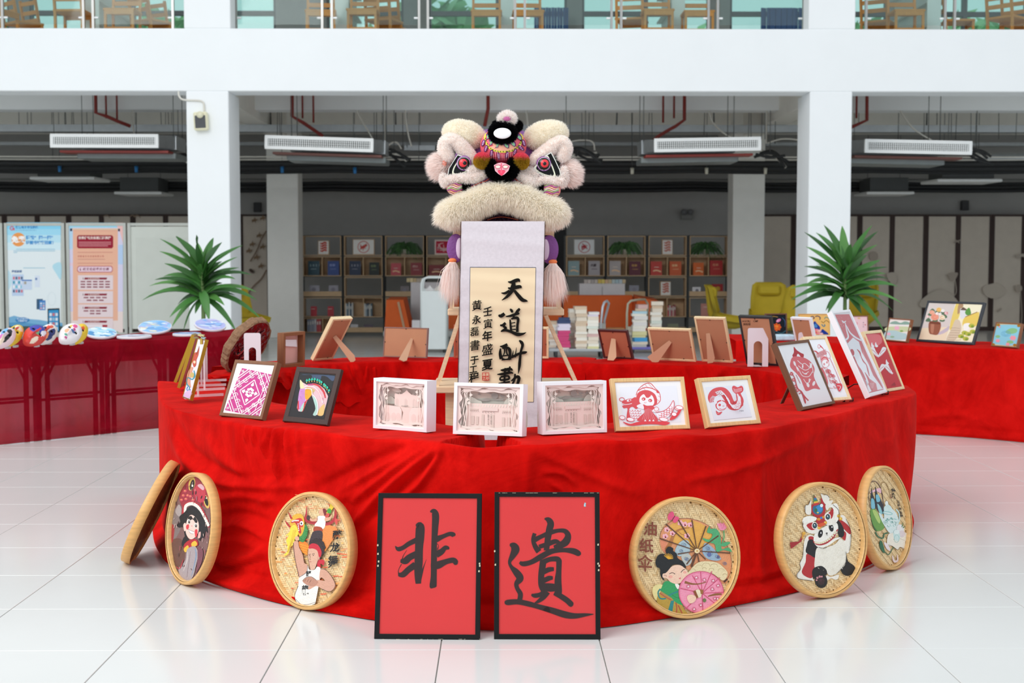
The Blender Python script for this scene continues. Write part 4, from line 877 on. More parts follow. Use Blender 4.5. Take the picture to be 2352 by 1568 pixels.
def cloth(name,label,top,hem,back,zt,m,N=500,R=(),gather=None,topfn=None,hemz=None,nv=46,backdrop=.25,roll=.018,seed=0,group=None,flare=1.2,zwave=0):
 """top/hem/back: matched lists of world XY; skirt faces the side of 'hem' away from 'back'"""
 T_,H_,B_=resample(top,N,.25),resample(hem,N,.25),resample(back,N,.4)
 hz=resample([[z]for z in hemz],N)[:,0]if hemz is not None else np.full(N,.004)
 rows=[]
 out=T_-B_;out/=np.linalg.norm(out,axis=1)[:,None]
 for s_ in(1,.5):rows.append(np.column_stack([B_-out*.02*(1+s_),np.full(N,zt-backdrop*s_)]))
 for k in range(15):
  t=k/14;rows.append(np.column_stack([B_*(1-t)+(T_-out*.006)*t,np.full(N,zt)]))
 nrow_top=len(rows)
 rows.append(np.column_stack([T_+out*.002,np.full(N,zt-.005)]))
 for k in range(1,nv+1):
  s_=k/nv;e=s_**flare;z=(zt-.008)*(1-s_)+hz*s_
  rows.append(np.column_stack([T_*(1-e)+H_*e+out*.004,z]))
 G=np.array(rows);nr=G.shape[0]
 P=np.array(CR.transposed());q=(G.reshape(-1,3)-np.array(CO))@P.T;px=(CX+F*q[:,0]/-q[:,2]).reshape(nr,N);py=(CY-F*q[:,1]/-q[:,2]).reshape(nr,N)
 rs=np.random.RandomState(seed);D=np.zeros((nr,N));sk=slice(nrow_top,nr)
 S_=np.linspace(0,1,nr-nrow_top)[:,None]
 arc=np.concatenate([[0],np.cumsum(np.linalg.norm(np.diff(T_,axis=0),axis=1))])[None,:]
 if R:D[sk]+=2.1*ridges(px[sk],py[sk],R)
 if gather:
  for _ in range(gather[0]):
   a0=rs.uniform(0,arc.max());w_=rs.uniform(.012,.04)*gather[2];am=rs.uniform(.3,1)*gather[1];sl=rs.uniform(-.12,.12);l0=rs.uniform(.3,1)
   D[sk]+=am*np.exp(-((arc-a0-sl*S_)/w_)**2)*np.clip(S_*6+.15,0,1)*np.clip((l0+.2-S_)*5,0,1)
 for _ in range(9):
  f,ph,sl,am=rs.uniform(1.5,6),rs.uniform(0,6.28),rs.uniform(-2,2),rs.uniform(.001,.0035);D[sk]+=am*np.sin(arc*f+ph+sl*S_)*np.clip(S_*3,0,1)
 if roll:
  zz=G[sk][:,:,2];D[sk]+=roll*np.exp(-((zz-hz[None,:]-.028)/.022)**2)*(1+.3*np.sin(arc*5+seed))-roll*.5*np.exp(-((zz-hz[None,:]-.075-.012*np.sin(arc*2.3))/.016)**2)
 G[:,:,0]+=D*out[:,0][None,:];G[:,:,1]+=D*out[:,1][None,:]
 if zwave:G[-1,:,2]+=zwave*np.sin(arc[0]*19)*.5+zwave*.5*np.sin(arc[0]*41)
 tt=G[2:nrow_top];wn=np.zeros(tt.shape[:2])
 for _ in range(10):f,g_,ph=rs.uniform(4,22),rs.uniform(-8,8),rs.uniform(0,6.28);wn+=rs.uniform(.0006,.0022)*np.sin(tt[:,:,0]*f+tt[:,:,1]*g_+ph)
 G[2:nrow_top,:,2]+=wn-.002
 if topfn is not None:
  for i in range(2,nr):
   G[i]=topfn(G[i],px[i],py[i],i>=nrow_top-1)
 vs=G.reshape(-1,3);fs=[]
 for i in range(nr-1):
  for j in range(N-1):a=i*N+j;fs.append((a,a+1,a+N+1,a+N))
 b=MB();b.add([tuple(v)for v in vs.tolist()],fs,m,True);c=vs.mean(0)
 o=b.build(name,origin=(c[0],c[1],0));return tag(o,label,'cloth',group)
def g0(px,py,z=0.):v=onZ(px,py,z);return(v.x,v.y)
ZT=.70;CEN=np.array([.2,7.5])
def toward(p,d,c=CEN):p=np.array(p);v=c-p;return tuple(p+v/np.linalg.norm(v)*d)
topp=[(370,930),(505,966),(650,984),(860,1005),(985,1014),(1095,1021),(1205,1020),(1370,1012),(1600,1001),(1750,985),(1850,965),(2000,930),(2112,905)]
hemp=[(365,1292),(500,1345),(650,1388),(865,1426),(990,1441),(1095,1446),(1200,1448),(1380,1441),(1600,1410),(1748,1380),(1845,1356),(1995,1300),(2091,1236)]
top=[g0(363,875,ZT)]+[g0(x,y,ZT)for x,y in topp]+[g0(2082,883,ZT)]
hem=[(top[0][0]+.0,top[0][1]+.05)]+[g0(x,y)for x,y in hemp]+[(top[-1][0]-.03,top[-1][1]+.02)]
back=[toward(p,.56)for p in top];back[0]=g0(505,876,ZT);back[1]=g0(540,905,ZT)
back[-1]=g0(1935,886,ZT);back[-2]=g0(1890,905,ZT)
RF=[([(569,976),(567,1012)],4.5,0.0108),([(587,976),(585,1018)],4.5,0.0135),([(607,978),(613,1044)],4.5,0.0162),([(622,980),(615,1025)],3.75,0.0108),([(636,982),(641,1040),(648,1100)],4.5,0.0243),([(651,990),(664,1060)],4.5,-0.0135),([(658,992),(670,1040),(680,1096)],5.25,0.0189),([(684,990),(692,1036)],4.5,0.0108),([(545,985),(548,1060),(560,1090)],9,.006),([(392,985),(430,1060),(505,1105),(600,1116),(700,1112)],12,.016),([(400,960),(440,1030),(520,1085),(640,1098)],11,-.008),([(480,1010),(520,1060),(600,1105)],14,.010),([(1005,1028),(930,1085),(850,1160),(800,1230)],9,.02),([(985,1024),(900,1080),(815,1150)],8,.016),([(960,1024),(870,1075),(780,1130)],9,.013),([(1012,1035),(965,1110),(900,1160)],8,.016),([(930,1030),(840,1065),(740,1118)],11,-.012),([(1000,1045),(930,1110),(850,1190),(815,1250)],8,-.012),([(850,1175),(830,1220),(810,1290)],14,.014),([(495,1150),(560,1138),(640,1150)],9,.011),([(492,1190),(555,1180),(625,1200)],10,-.009),([(492,1218),(560,1205),(615,1235)],9,.012),([(490,1296),(560,1282),(620,1262)],9,.014),([(500,1310),(560,1296),(615,1290)],7,-.009),([(493,1250),(550,1240),(610,1262)],10,.008),([(385,1040),(382,1150)],10,.004),([(640,1130),(600,1160)],10,.008),([(860,1110),(760,1150),(690,1130)],12,.008),([(1232,1035),(1290,1062),(1390,1105),(1460,1130)],12,.008),([(1250,1083),(1290,1086),(1320,1108)],7,.012),([(1265,1108),(1290,1122),(1300,1140)],9,.012),([(1590,1102),(1680,1082),(1750,1057),(1850,1012)],11,.011),([(1600,1114),(1690,1092),(1760,1067)],8,-.006),([(1748,1060),(1747,1200),(1745,1360)],10,.008),([(1928,965),(1927,1150)],12,.006),([(1215,1030),(1212,1130)],12,.005),([(1840,1010),(1960,950)],12,.006),([(2065,960),(2080,1100),(2075,1200)],12,-.008),([(1690,1330),(1820,1310)],10,.007),([(1400,1300),(1395,1390)],14,.006)]
def wedge(row,px,py,skirt):
 if skirt:
  row[:,2]-=.010*np.exp(-((px-1095)/70)**2)*np.clip((row[:,2]-.5)/.22,0,1);return row
 cx=1100+(1015-py)*.9;half=np.clip(112-(1020-py)*3.3,24,112);d=np.clip((half-np.abs(px-cx))/14,0,1);e=np.clip((1018.2-py)/3.0,0,1);d=d*d*(3-2*d)
 row[:,2]-=.20*d*e;return row
cloth('velvet_cloth','long bright red velvet cloth draped over the curved front display tables',top,hem,back,ZT,V_RED,N=760,flare=2.4,roll=.034,R=RF,topfn=wedge,nv=64,seed=3,backdrop=.5)
ZB=.738
bl=[(475,860),(560,855),(640,849),(700,840),(770,834),(868,829)]
tl=[g0(x,y,ZB)for x,y in bl];hz=[.695,.695,.68,.53,.45,.48]
cloth('velvet_cloth','bunched red velvet cloth hanging short over the left rear display table',tl,[toward(p,.03)for p in tl],[g0(x,y,ZB)for x,y in[(497,848),(565,842),(648,836),(705,829),(775,823.5),(868,820)]],ZB,V_BACK,N=300,gather=(60,.04,.9),hemz=hz,nv=30,roll=0,seed=5,zwave=.03)
cm=[(610,846),(700,838),(800,832),(900,829),(1050,828),(1200,829),(1345,833)]
tm_=[g0(x,y+1.5,ZB-.004)for x,y in cm]
cloth('velvet_cloth','gathered red velvet cloth on the middle rear table behind the easel',tm_,[toward(p,.05)for p in tm_],[toward(p,-.5)for p in tm_],ZB-.004,V_BACK,N=520,gather=(46,.022,1.4),nv=34,seed=8)
rp=[(1338,833),(1480,836),(1600,838),(1690,843),(1760,851),(1830,864),(1905,884)]
tr_=[g0(x,y,ZB)for x,y in rp]
cloth('velvet_cloth','smooth red velvet cloth on the right rear display table',tr_,[toward(p,.05)for p in tr_],[g0(x,y,ZB)for x,y in[(1338,822),(1480,824),(1600,826),(1695,829),(1780,834),(1870,843),(1950,862)]],ZB,V_BACK,N=420,R=[([(1345,840),(1370,870),(1350,930)],10,.01),([(1665,850),(1640,870),(1610,920)],7,.02),([(1750,860),(1752,900),(1748,940)],7,.016),([(1775,870),(1790,920)],7,.014),([(1500,850),(1480,900)],14,.006)],gather=(6,.008,1.3),nv=34,seed=11)
ZL=.752
lt=[(-120,802.5),(0,797),(120,791),(270,783),(400,777),(530,771)]
tL=[g0(x,y,ZL)for x,y in lt];hL=[(p[0]+.02,p[1]-.06)for p in tL]
away=lambda p,d:(p[0]-.12*d,p[1]+d)
RL=[([(80,800),(110,880),(160,960)],9,.02),([(100,800),(140,900),(220,980)],10,-.012),([(275,790),(262,870),(240,950)],7,.022),([(60,850),(75,950)],8,.01),([(130,990),(200,980),(300,975)],8,.012)]
cL=cloth('velvet_cloth','thin crimson velvet cloth over the left background table with masks',tL,hL,[away(p,1.15)for p in tL],ZL,V_LEFT,N=420,R=RL,nv=40,seed=14,roll=.02)
p=tL[-1];b=MB();e=away(p,1.15);vs=[];
for i in range(9):
 for j in range(12):t,s_=i/8,j/11;vs.append((p[0]*(1-t)+e[0]*t+.01*math.sin(t*9)*s_+.02*s_,p[1]*(1-t)+e[1]*t,(ZL-.003)*(1-s_)))
b.add(vs,[(i*12+j,i*12+j+1,(i+1)*12+j+1,(i+1)*12+j)for i in range(8)for j in range(11)],V_LEFT,True);b.build('side_panel',cL)
M_TF=mat('#7d1522',.5);
for k,(a,c)in enumerate((((-100),62),(66,222),(226,372),(376,512))):
 pa,pc=Vector((*g0(a,800-(a+100)*.048,ZL),0)),Vector((*g0(c,800-(c+100)*.048,ZL),0));pa.y+=.05;pc.y+=.05;ax=(pc-pa);L_=ax.length;ax.normalize();bk=Vector((-.12,1,0)).normalized()
 r=thing('folding_table','folding table under the thin crimson cloth, '+['below the first masks','below the white flowered mask','below the flat blue discs','at the end by the plant'][k],'table',(pa+pc)/2+bk*.2)
 mt=mat('#5e5456',.5)
 b=MB();q=[pa+bk*.03,pc+bk*.03,pc+bk*.42,pa+bk*.42];b.prism([v+Vector((0,0,ZL-.05))for v in q],(0,0,.025),mat('#b8b4ae',.5));b.build('tabletop',r)
 for s_ in(.08,.92):
  for d_ in(.05,.38):
   v=pa+ax*L_*s_+bk*d_;b=MB();b.box((v.x,v.y,(ZL-.05)/2),(.032,.032,ZL-.05),mt);b.build('leg',r)
 for d_ in(.05,.38):
  b=MB()
  for z in(.62,.30):b.bar(pa+ax*L_*.08+bk*d_+Vector((0,0,z)),pa+ax*L_*.92+bk*d_+Vector((0,0,z)),.03,.02,mt)
  b.bar(pa+ax*L_*.08+bk*d_+Vector((0,0,.45)),pa+ax*L_*.3+bk*d_+Vector((0,0,.7)),.02,.015,mt);b.bar(pa+ax*L_*.92+bk*d_+Vector((0,0,.45)),pa+ax*L_*.7+bk*d_+Vector((0,0,.7)),.02,.015,mt);b.build('brace',r)
ZR=.72
rt_=[(1690,781),(1850,786),(1980,790),(2100,794),(2220,798),(2352,804),(2480,811)]
tR=[g0(x,y,ZR)for x,y in rt_]
RR=[([(2150,810),(2140,880),(2120,960)],12,.012),([(2230,820),(2215,900),(2190,960)],14,.014),([(2300,820),(2310,900)],12,.01),([(2120,960),(2200,950),(2280,985)],9,.012)]
cloth('velvet_cloth','bright red velvet cloth over the right background table with paintings',tR,[(p[0]-.0,p[1]-.06)for p in tR],[(p[0]+.05,p[1]+1.1)for p in tR],ZR,V_RIGHT,N=420,R=RR,nv=40,seed=21,roll=.03)
# framed pieces, posed so that their traced corners land where the photo has them
def rect_pose(q,z0,lean0=14,sw=.12,back=False):
 q=np.array(q,float);TL,TR,BR,BL=q
 a=onZ(*BL,z0);c=onZ(*BR,z0);d=c-a
 x=np.array([(a.x+c.x)/2,(a.y+c.y)/2,math.atan2(d.y,d.x),math.radians(lean0),d.length,0.0])
 x[5]=(BL[1]-TL[1]+BR[1]-TR[1])/2*x[1]/F/math.cos(x[3])
 def corners(x):
  r=np.array([math.cos(x[2]),math.sin(x[2]),0]);bk=np.array([-math.sin(x[2]),math.cos(x[2]),0]);u=np.array([0,0,math.cos(x[3])])+bk*math.sin(x[3])
  B=np.array([x[0],x[1],z0]);return B,r,u
 def res(x):
  B,r,u=corners(x);P=[B-r*x[4]/2+u*x[5],B+r*x[4]/2+u*x[5],B+r*x[4]/2,B-r*x[4]/2]
  e=[]
  for p,k in zip(P,q):X_=proj(p);e+=[X_[0]-k[0],X_[1]-k[1]]
  return np.array(e+[(math.degrees(x[3])-lean0)*sw])
 for _ in range(25):
  r0=res(x);J=np.zeros((len(r0),6))
  for k in range(6):h=1e-5;y=x.copy();y[k]+=h;J[:,k]=(res(y)-r0)/h
  x=x-np.linalg.solve(J.T@J+np.eye(6)*1e-3,J.T@r0)
 return x,corners(x)
def frame_root(name,label,cat,q,z0,lean0=14,sw=.12,group=None):
 x,(B,r,u)=rect_pose(q,z0,lean0,sw);W_,H_=x[4],x[5]
 r,u=Vector(r),Vector(u);yv=u.cross(r);B=Vector(B)+Vector((0,0,.002))
 M=Matrix(((r.x,yv.x,u.x,B.x),(r.y,yv.y,u.y,B.y),(r.z,yv.z,u.z,B.z),(0,0,0,1)))
 return thing(name,label,cat,None,M=M,group=group),M,W_,H_,-yv
def mitred(b,M,W_,H_,fw,d,m,y0=0,cham=.15):
 xo,xi,zo0,zo1,zi0,zi1=W_/2,W_/2-fw,0,H_,fw,H_-fw;c=fw*cham
 out=[(-xo,zo0),(xo,zo0),(xo,zo1),(-xo,zo1)];oc=[(-xo+c,c),(xo-c,c),(xo-c,zo1-c),(-xo+c,zo1-c)];ic=[(-xi-c,zi0-c),(xi+c,zi0-c),(xi+c,zi1+c),(-xi-c,zi1+c)];inn=[(-xi,zi0),(xi,zi0),(xi,zi1),(-xi,zi1)]
 rings=[[(x,d,z)for x,z in out],[(x,c*.6,z)for x,z in out],[(x,0,z)for x,z in oc],[(x,0,z)for x,z in ic],[(x,c*.6,z)for x,z in inn],[(x,d,z)for x,z in inn]]
 vs=[M@Vector((x,y+y0,z))for R_ in rings for(x,y,z)in R_];fs=[]
 for k in range(5):
  for i in range(4):fs.append((k*4+i,k*4+(i+1)%4,(k+1)*4+(i+1)%4,(k+1)*4+i))
 for i in range(4):fs.append((20+i,20+(i+1)%4,(i+1)%4,i))
 b.add(vs,fs,m)
def lq(M,pts):return[M@Vector(p)for p in pts]
M_GLS=glassm('picture_glass',.02)
def picture(label,q,z0,fw,d,m,paper_,lean0=14,art=None,crop=None,name='picture_frame',cat='picture',glass=True,rec=.006,leg=True,sw=.12,group=None,legm=None,artname='artwork'):
 r,M,W_,H_,n=frame_root(name,label,cat,q,z0,lean0,sw,group)
 b=MB();mitred(b,M,W_,H_,fw,d,m);b.build('frame',r)
 b=MB();xi=W_/2-fw;b.prism(lq(M,[(-xi,rec,fw),(xi,rec,fw),(xi,rec,H_-fw),(-xi,rec,H_-fw)]),M.to_3x3()@Vector((0,d-rec-.002,0)),paper_ if not isinstance(paper_,str)else ink(paper_));b.build('backing',r)
 if art:
  A=Art(*crop,M@Vector((0,rec,0)),n,lift=.0006);A.M=M;A.W=W_;A.H=H_;A.fw=fw;art(A);A.build(artname,r)
 if glass:b=MB();b.add(lq(M,[(-xi,rec*.4,fw),(xi,rec*.4,fw),(xi,rec*.4,H_-fw),(-xi,rec*.4,H_-fw)]),[(0,1,2,3)],M_GLS);b.build('glass',r)
 if leg:
  lean=math.asin(max(-.9,min(.9,(M.to_3x3()@Vector((0,0,1))).xy.length)));L=H_*.62;hz=(M@Vector((0,0,H_*.66)))
  bk=(M.to_3x3()@Vector((0,1,0)));bk.z=0;bk.normalize();top_=M@Vector((0,d,H_*.62));foot=Vector((top_.x,top_.y,z0+.004))+bk*H_*.24
  b=MB();b.bar(foot,top_,.035,.004,legm or mat('#5a4434',.7),up=bk);b.build('easel_leg',r)
 return r,M,W_,H_
PK='#e0687a';RD='#dc5058';MG='#c23486'
M_WAL=wood('#7d5236',.5,(40,40,4));M_DKB=wood('#3c251f',.45,(40,40,4));M_LTW=wood('#dcb680',.45,(40,40,4));M_PALE=wood('#ecd0a6',.45,(40,40,4));M_WHT=mat('#efeef3',.4,var=.01);M_TAN=wood('#c99a6a',.5,(40,40,4))
Z1=ZT+.002;Z2=ZB+.002
def art_lattice(A):
 TL,TR,BR,BL=(862,612),(1215,690),(1045,1160),(668,1085)
 def q(u,v):return((1-u)*(1-v)*TL[0]+u*(1-v)*TR[0]+u*v*BR[0]+(1-u)*v*BL[0],(1-u)*(1-v)*TL[1]+u*(1-v)*TR[1]+u*v*BR[1]+(1-u)*v*BL[1])
 A.poly([q(0,0),q(1,0),q(1,1),q(0,1)],MG)
 Wh='#f7f3f4'
 def dia(s_,w_,c):A.stroke([q(.5,.5-s_),q(.5+s_,.5),q(.5,.5+s_),q(.5-s_,.5),q(.5,.5-s_)],w_,c,sm=False)
 def wq(pts,c=Wh,sm=False):A.poly([q(*p)for p in pts],c,sm)
 for s_,w_ in((.30,9),(.49,8),(.56,9),(.72,8),(.80,10)):
  for sx,sy in((1,1),(1,-1),(-1,1),(-1,-1)):
   p=[(.5,.5-sy*s_),(.5+sx*s_,.5)]
   if s_>.5:
    e=s_-.5;p=[(.5+sx*e,.5-sy*.5),(.5+sx*.5,.5-sy*e)]
   A.stroke([q(*p[0]),q(*p[1])],w_,Wh,sm=False)
 for k in range(8):
  a=k*math.pi/4;u,v=.5+.085*math.cos(a),.5+.085*math.sin(a);A.ellp(*q(u,v),17,14,Wh,n=12)
 A.ellp(*q(.5,.5),11,11,Wh,n=12);A.ellp(*q(.5,.5),6,6,MG,n=10)
 for sx,sy in((1,0),(-1,0),(0,1),(0,-1)):
  wq([(.5+sx*.17-sy*.05,.5+sy*.17-sx*.05),(.5+sx*.25,.5+sy*.25),(.5+sx*.17+sy*.05,.5+sy*.17+sx*.05),(.5+sx*.14,.5+sy*.14)])
 def spiral(u,v,s_,d):
  pts=[]
  for i in range(14):a=d*i*.62;rr=s_*(1-i/15);pts.append(q(u+rr*math.cos(a),v+rr*.8*math.sin(a)))
  A.stroke(pts,6,Wh)
 for(u,v,d)in((.25,.25,1),(.75,.25,-1),(.25,.75,-1),(.75,.75,1),(.38,.12,1),(.62,.12,-1),(.38,.88,-1),(.62,.88,1),(.12,.38,1),(.12,.62,-1),(.88,.38,-1),(.88,.62,1)):spiral(u,v,.075,d)
 for(u,v)in((.06,.06),(.94,.06),(.06,.94),(.94,.94),(.3,.06),(.7,.06),(.3,.94),(.7,.94),(.06,.3),(.06,.7),(.94,.3),(.94,.7),(.5,.06),(.5,.94),(.05,.5),(.95,.5)):
  for k in range(4):
   a=k*math.pi/2+.4;A.ellp(*q(u+.028*math.cos(a),v+.022*math.sin(a)),7,5,Wh,n=8)
 for s_ in(.13,.87):A.stroke([q(s_,.16),q(.16 if s_<.5 else .84,s_)],5,Wh)
picture('brown-framed magenta lattice papercut on white paper at the left of the front table',[(539.2,826.1),(637.6,832.2),(600,963.9),(503,954.7)],Z1,.016,.03,M_WAL,'#f4f1ee',art=art_lattice,crop=(380,720,4.9))
def art_horse(A):
 A.poly([(1525,684),(1900,700),(1785,1182),(1400,1150)],'#1b1c20')
 A.poly([(1560,690),(1640,690),(1660,730),(1740,745),(1760,700),(1820,712),(1880,760),(1900,700),(1560,684)],'#3a4a66',True)
 A.poly([(1515,745),(1540,770),(1590,800),(1660,790),(1730,800),(1790,850),(1830,930),(1815,1000),(1775,1140),(1660,1140),(1690,1080),(1680,1010),(1650,930),(1640,905),(1600,970),(1570,1040),(1545,1100),(1500,1100),(1480,1060),(1495,960),(1505,880),(1520,830)],'#d9b7be')
 A.poly([(1515,745),(1545,780),(1560,830),(1530,850),(1515,830)],'#e3d6a8',True);A.poly([(1510,860),(1545,845),(1575,860),(1575,960),(1560,1010),(1500,1080),(1490,1000)],'#c287c4',True)
 A.poly([(1575,850),(1625,842),(1648,880),(1640,920),(1600,965),(1572,950)],'#e2a325',True);A.poly([(1620,960),(1590,985),(1555,1085),(1535,1100),(1545,1040),(1580,980)],'#c8222c',True);A.poly([(1490,990),(1500,985),(1500,1070),(1485,1075)],'#c8222c',True)
 A.poly([(1560,1000),(1545,1090),(1515,1100),(1520,1060)],'#a9cfc6',True)
 A.poly([(1560,820),(1640,810),(1690,850),(1660,890),(1640,870),(1600,838)],'#cbb27a',True);A.poly([(1655,925),(1690,960),(1712,1040),(1700,1140),(1660,1138),(1688,1070),(1670,990)],'#a8cdc4',True)
 A.stroke([(1560,830),(1620,818),(1700,850),(1750,910),(1770,980)],[10,22,30,34,20],'#e0a9b4');A.stroke([(1650,790),(1720,810),(1780,880),(1800,950)],[16,22,22,16],'#c83a44')
 A.stroke([(1600,800),(1640,798),(1660,796)],20,'#b84a7a');A.poly([(1740,1060),(1790,1020),(1775,1140),(1710,1138)],'#d8b874',True)
 for P in([(1565,825),(1600,815),(1660,822),(1710,860),(1750,930),(1768,1000)],[(1650,905),(1690,950),(1712,1010),(1716,1080),(1705,1130)],[(1575,845),(1640,850),(1650,900)]):
  for(x,y)in smoothpts(P,7):A.ellp(x,y,5,5,'#f4f0f0',n=7)
 for(x,y)in((1592,750),(1620,742),(1650,737),(1680,736),(1710,745),(1735,755),(1755,770),(1785,795),(1800,810),(1820,830),(1840,862)):A.poly([(x-13,y+10),(x,y-16),(x+13,y+6),(x,y+14)],'#3fb59b',True);A.ellp(x-2,y+24,5,8,'#d8c070',n=7)
 rnd=random.Random(2)
 for _ in range(90):x,y=rnd.uniform(1510,1800),rnd.uniform(860,1080);t=(x-1510)/300;A.l+=0;(A.ellp(x,y,3,3,rnd.choice(['#b04a90','#e6d28a','#a03848']),n=5)if(x<1600 and y>870 and y<1080-(x-1510)*.3)or(x>1720 and y<1040)else None)
picture('dark brown frame with a beaded mosaic horse on black',[(681,842.4),(783,848.6),(750.4,977.6),(647.8,968)],Z1,.026,.02,M_DKB,'#1b1c20',art=art_horse,crop=(380,720,4.9))
def shadowbox(label,q,kind,lean0=5):
 r,M,W_,H_,n=frame_root('shadow_box',label,'picture',q,Z1,lean0,.6)
 D_=.07;fw=.0145;b=MB();mitred(b,M,W_,H_,fw,D_,M_WHT,cham=.05);b.build('frame',r)
 xi=W_/2-fw;w_,h_=2*xi,H_-2*fw
 P1,P2,P3,P4,BG_=mat('#f2ddd6',.8,var=0),mat('#eed6ce',.8,var=0),mat('#e9d2cb',.8,var=0),mat('#efe3da',.8,var=0),mat('#e8dfd4',.8,var=0)
 b=MB();b.prism(lq(M,[(-xi,D_-.008,fw),(xi,D_-.008,fw),(xi,D_-.008,H_-fw),(-xi,D_-.008,H_-fw)]),M.to_3x3()@Vector((0,.006,0)),BG_);b.build('backing',r)
 rnd=random.Random(5 if kind else 9)
 class L:
  def __init__(s,y):s.b=MB();s.y=y;s.k=0
  def pt(s,u,v):return M@Vector((-xi+u*w_,s.y-s.k,fw+v*h_))
  def poly(s,pts,m,sm=False):
   if sm:pts=smoothpts(pts,4,True)
   a=[s.pt(*p)for p in pts];s.b.prism(a,M.to_3x3()@Vector((0,.0008,0)),m);s.k+=.00012
  def line(s,pts,wd,m):
   q_=smoothpts(pts,4)if len(pts)>2 else pts;vs=[]
   for i in range(len(q_)):
    a,c=q_[max(i-1,0)],q_[min(i+1,len(q_)-1)];dx,dy=c[0]-a[0],c[1]-a[1];l=math.hypot(dx,dy)or 1;nx,ny=-dy/l*wd/2,dx/l*wd/2
    vs+=[s.pt(q_[i][0]+nx,q_[i][1]+ny*w_/h_),s.pt(q_[i][0]-nx,q_[i][1]-ny*w_/h_)]
   s.b.add(vs,[(2*i,2*i+1,2*i+3,2*i+2)for i in range(len(q_)-1)],m);s.k+=.00004
  def done(s,nm):return s.b.build(nm,r)
 def border(l,m,inset,seed):
  rr=random.Random(seed)
  def wob(t):return inset*(1+.35*math.sin(t*17+seed)+.25*math.sin(t*31))
  n_=26;ring_o,ring_i=[],[]
  for(a,c)in(((0,0),(1,0)),((1,0),(1,1)),((1,1),(0,1)),((0,1),(0,0))):
   for i in range(n_):
    t=i/n_;u,v=a[0]*(1-t)+c[0]*t,a[1]*(1-t)+c[1]*t;ring_o.append((u,v));k=wob(t+a[0]+2*a[1]);ring_i.append((min(max(u,k*.9),1-k*.9),min(max(v,k),1-k)))
  N=len(ring_o);vs=[l.pt(*p)for p in ring_o]+[l.pt(*p)for p in ring_i]
  l.b.add(vs,[(i,(i+1)%N,N+(i+1)%N,N+i)for i in range(N)],m)
 G_=mat('#a39a94',.8,var=0);G2=mat('#c9c6bb',.8,var=0)
 l=L(.056)
 if kind:
  l.poly([(0,1),(0,.62),(.3,.58),(.6,.6),(1,.58),(1,1)],mat('#d9c4b8',.8,var=0));l.poly([(.0,.0),(1,.0),(1,.72),(.75,.68),(.5,.74),(.2,.72),(0,.68)],G2,True)
  l.done('sky_layer');l=L(.048)
  l.poly([(.55+.055*math.cos(a*.3),.80+.07*math.sin(a*.3))for a in range(21)],G_);l.poly([(.35,.70),(.42,.735),(.5,.72),(.62,.74),(.7,.75),(.68,.71),(.6,.70),(.5,.705),(.42,.675),(.30,.68)],G_,True)
  l.poly([(.38,.88),(.42,.885),(.48,.86),(.5,.83),(.44,.85)],G_,True);l.poly([(.6,.85),(.68,.82),(.72,.79),(.66,.775),(.64,.80)],G_,True)
  for(u,v,s_)in((.29,.83,.8),(.77,.80,1.2)):l.poly([(u-.03*s_,v),(u,v+.01),(u+.01*s_,v+.07*s_),(u+.02*s_,v+.01),(u+.05*s_,v-.02),(u,v-.015)],G_)
  l.done('cloud_layer');l=L(.040)
  for c0 in(.2,.85):l.poly([(c0-.13,.55),(c0-.12,.70),(c0-.05,.77),(c0+.03,.74),(c0+.09,.69),(c0+.15,.66),(c0+.15,.55)],G2,True)
  l.done('tree_layer');l=L(.032)
  l.poly([(.12,.05),(.12,.55),(.17,.62),(.86,.62),(.93,.55),(.93,.05)],P2)
  for i in range(17):u=.16+i*.045;l.poly([(u,.55),(u+.015,.55),(u+.02,.60),(u+.006,.60)],BG_)
  for u0,u1,v0,v1 in((.17,.31,.47,.50),(.70,.84,.45,.48),(.2,.25,.15,.34),(.28,.32,.15,.33),(.37,.41,.1,.38),(.52,.57,.08,.38),(.70,.74,.12,.33),(.78,.83,.12,.33)):l.poly([(u0,v0),(u1,v0),(u1,v1),(u0,v1)],mat('#dbc6bc',.8,var=0))
  for i in range(5):l.poly([(.19+i*.03,.44),(.2+i*.03,.44),(.2+i*.03,.455),(.19+i*.03,.455)],G_);l.poly([(.7+i*.03,.42),(.71+i*.03,.42),(.71+i*.03,.435),(.7+i*.03,.435)],G_);l.poly([(.38+i*.045,.42),(.39+i*.045,.42),(.39+i*.045,.44),(.38+i*.045,.44)],G_)
  l.poly([(.37,.46),(.63,.46),(.63,.53),(.37,.53)],P3)
  l.done('gatehouse_layer')
 else:
  l.poly([(0,1),(0,.6),(.3,.64),(.6,.6),(1,.62),(1,1)],mat('#d0c2b9',.8,var=0));l.done('sky_layer');l=L(.046)
  l.poly([(.05,.5),(.1,.62),(.18,.66),(.26,.6),(.3,.5)],G2,True);l.poly([(.2,.82),(.3,.86),(.4,.80),(.36,.76),(.26,.77)],mat('#dccac0',.8,var=0),True);l.done('cloud_layer');l=L(.036)
  l.poly([(.29,.42),(.29,.72),(.33,.73),(.36,.72),(.44,.73),(.5,.78),(.54,.83),(.58,.78),(.64,.73),(.7,.72),(.8,.71),(.81,.42)],P2)
  for u in(.30,.38,.45,.66,.74,.79):l.poly([(u,.70),(u+.02,.70),(u+.01,.76)],P2)
  for u in(.34,.52,.69,.75):l.poly([(u-.03,.44),(u+.03,.44),(u+.03,.6),(u,.645),(u-.03,.6)],P3);l.poly([(u-.018,.44),(u+.018,.44),(u+.018,.6),(u,.63),(u-.018,.6)],mat('#e0cac2',.8,var=0))
  l.done('palace_layer');l=L(.026)
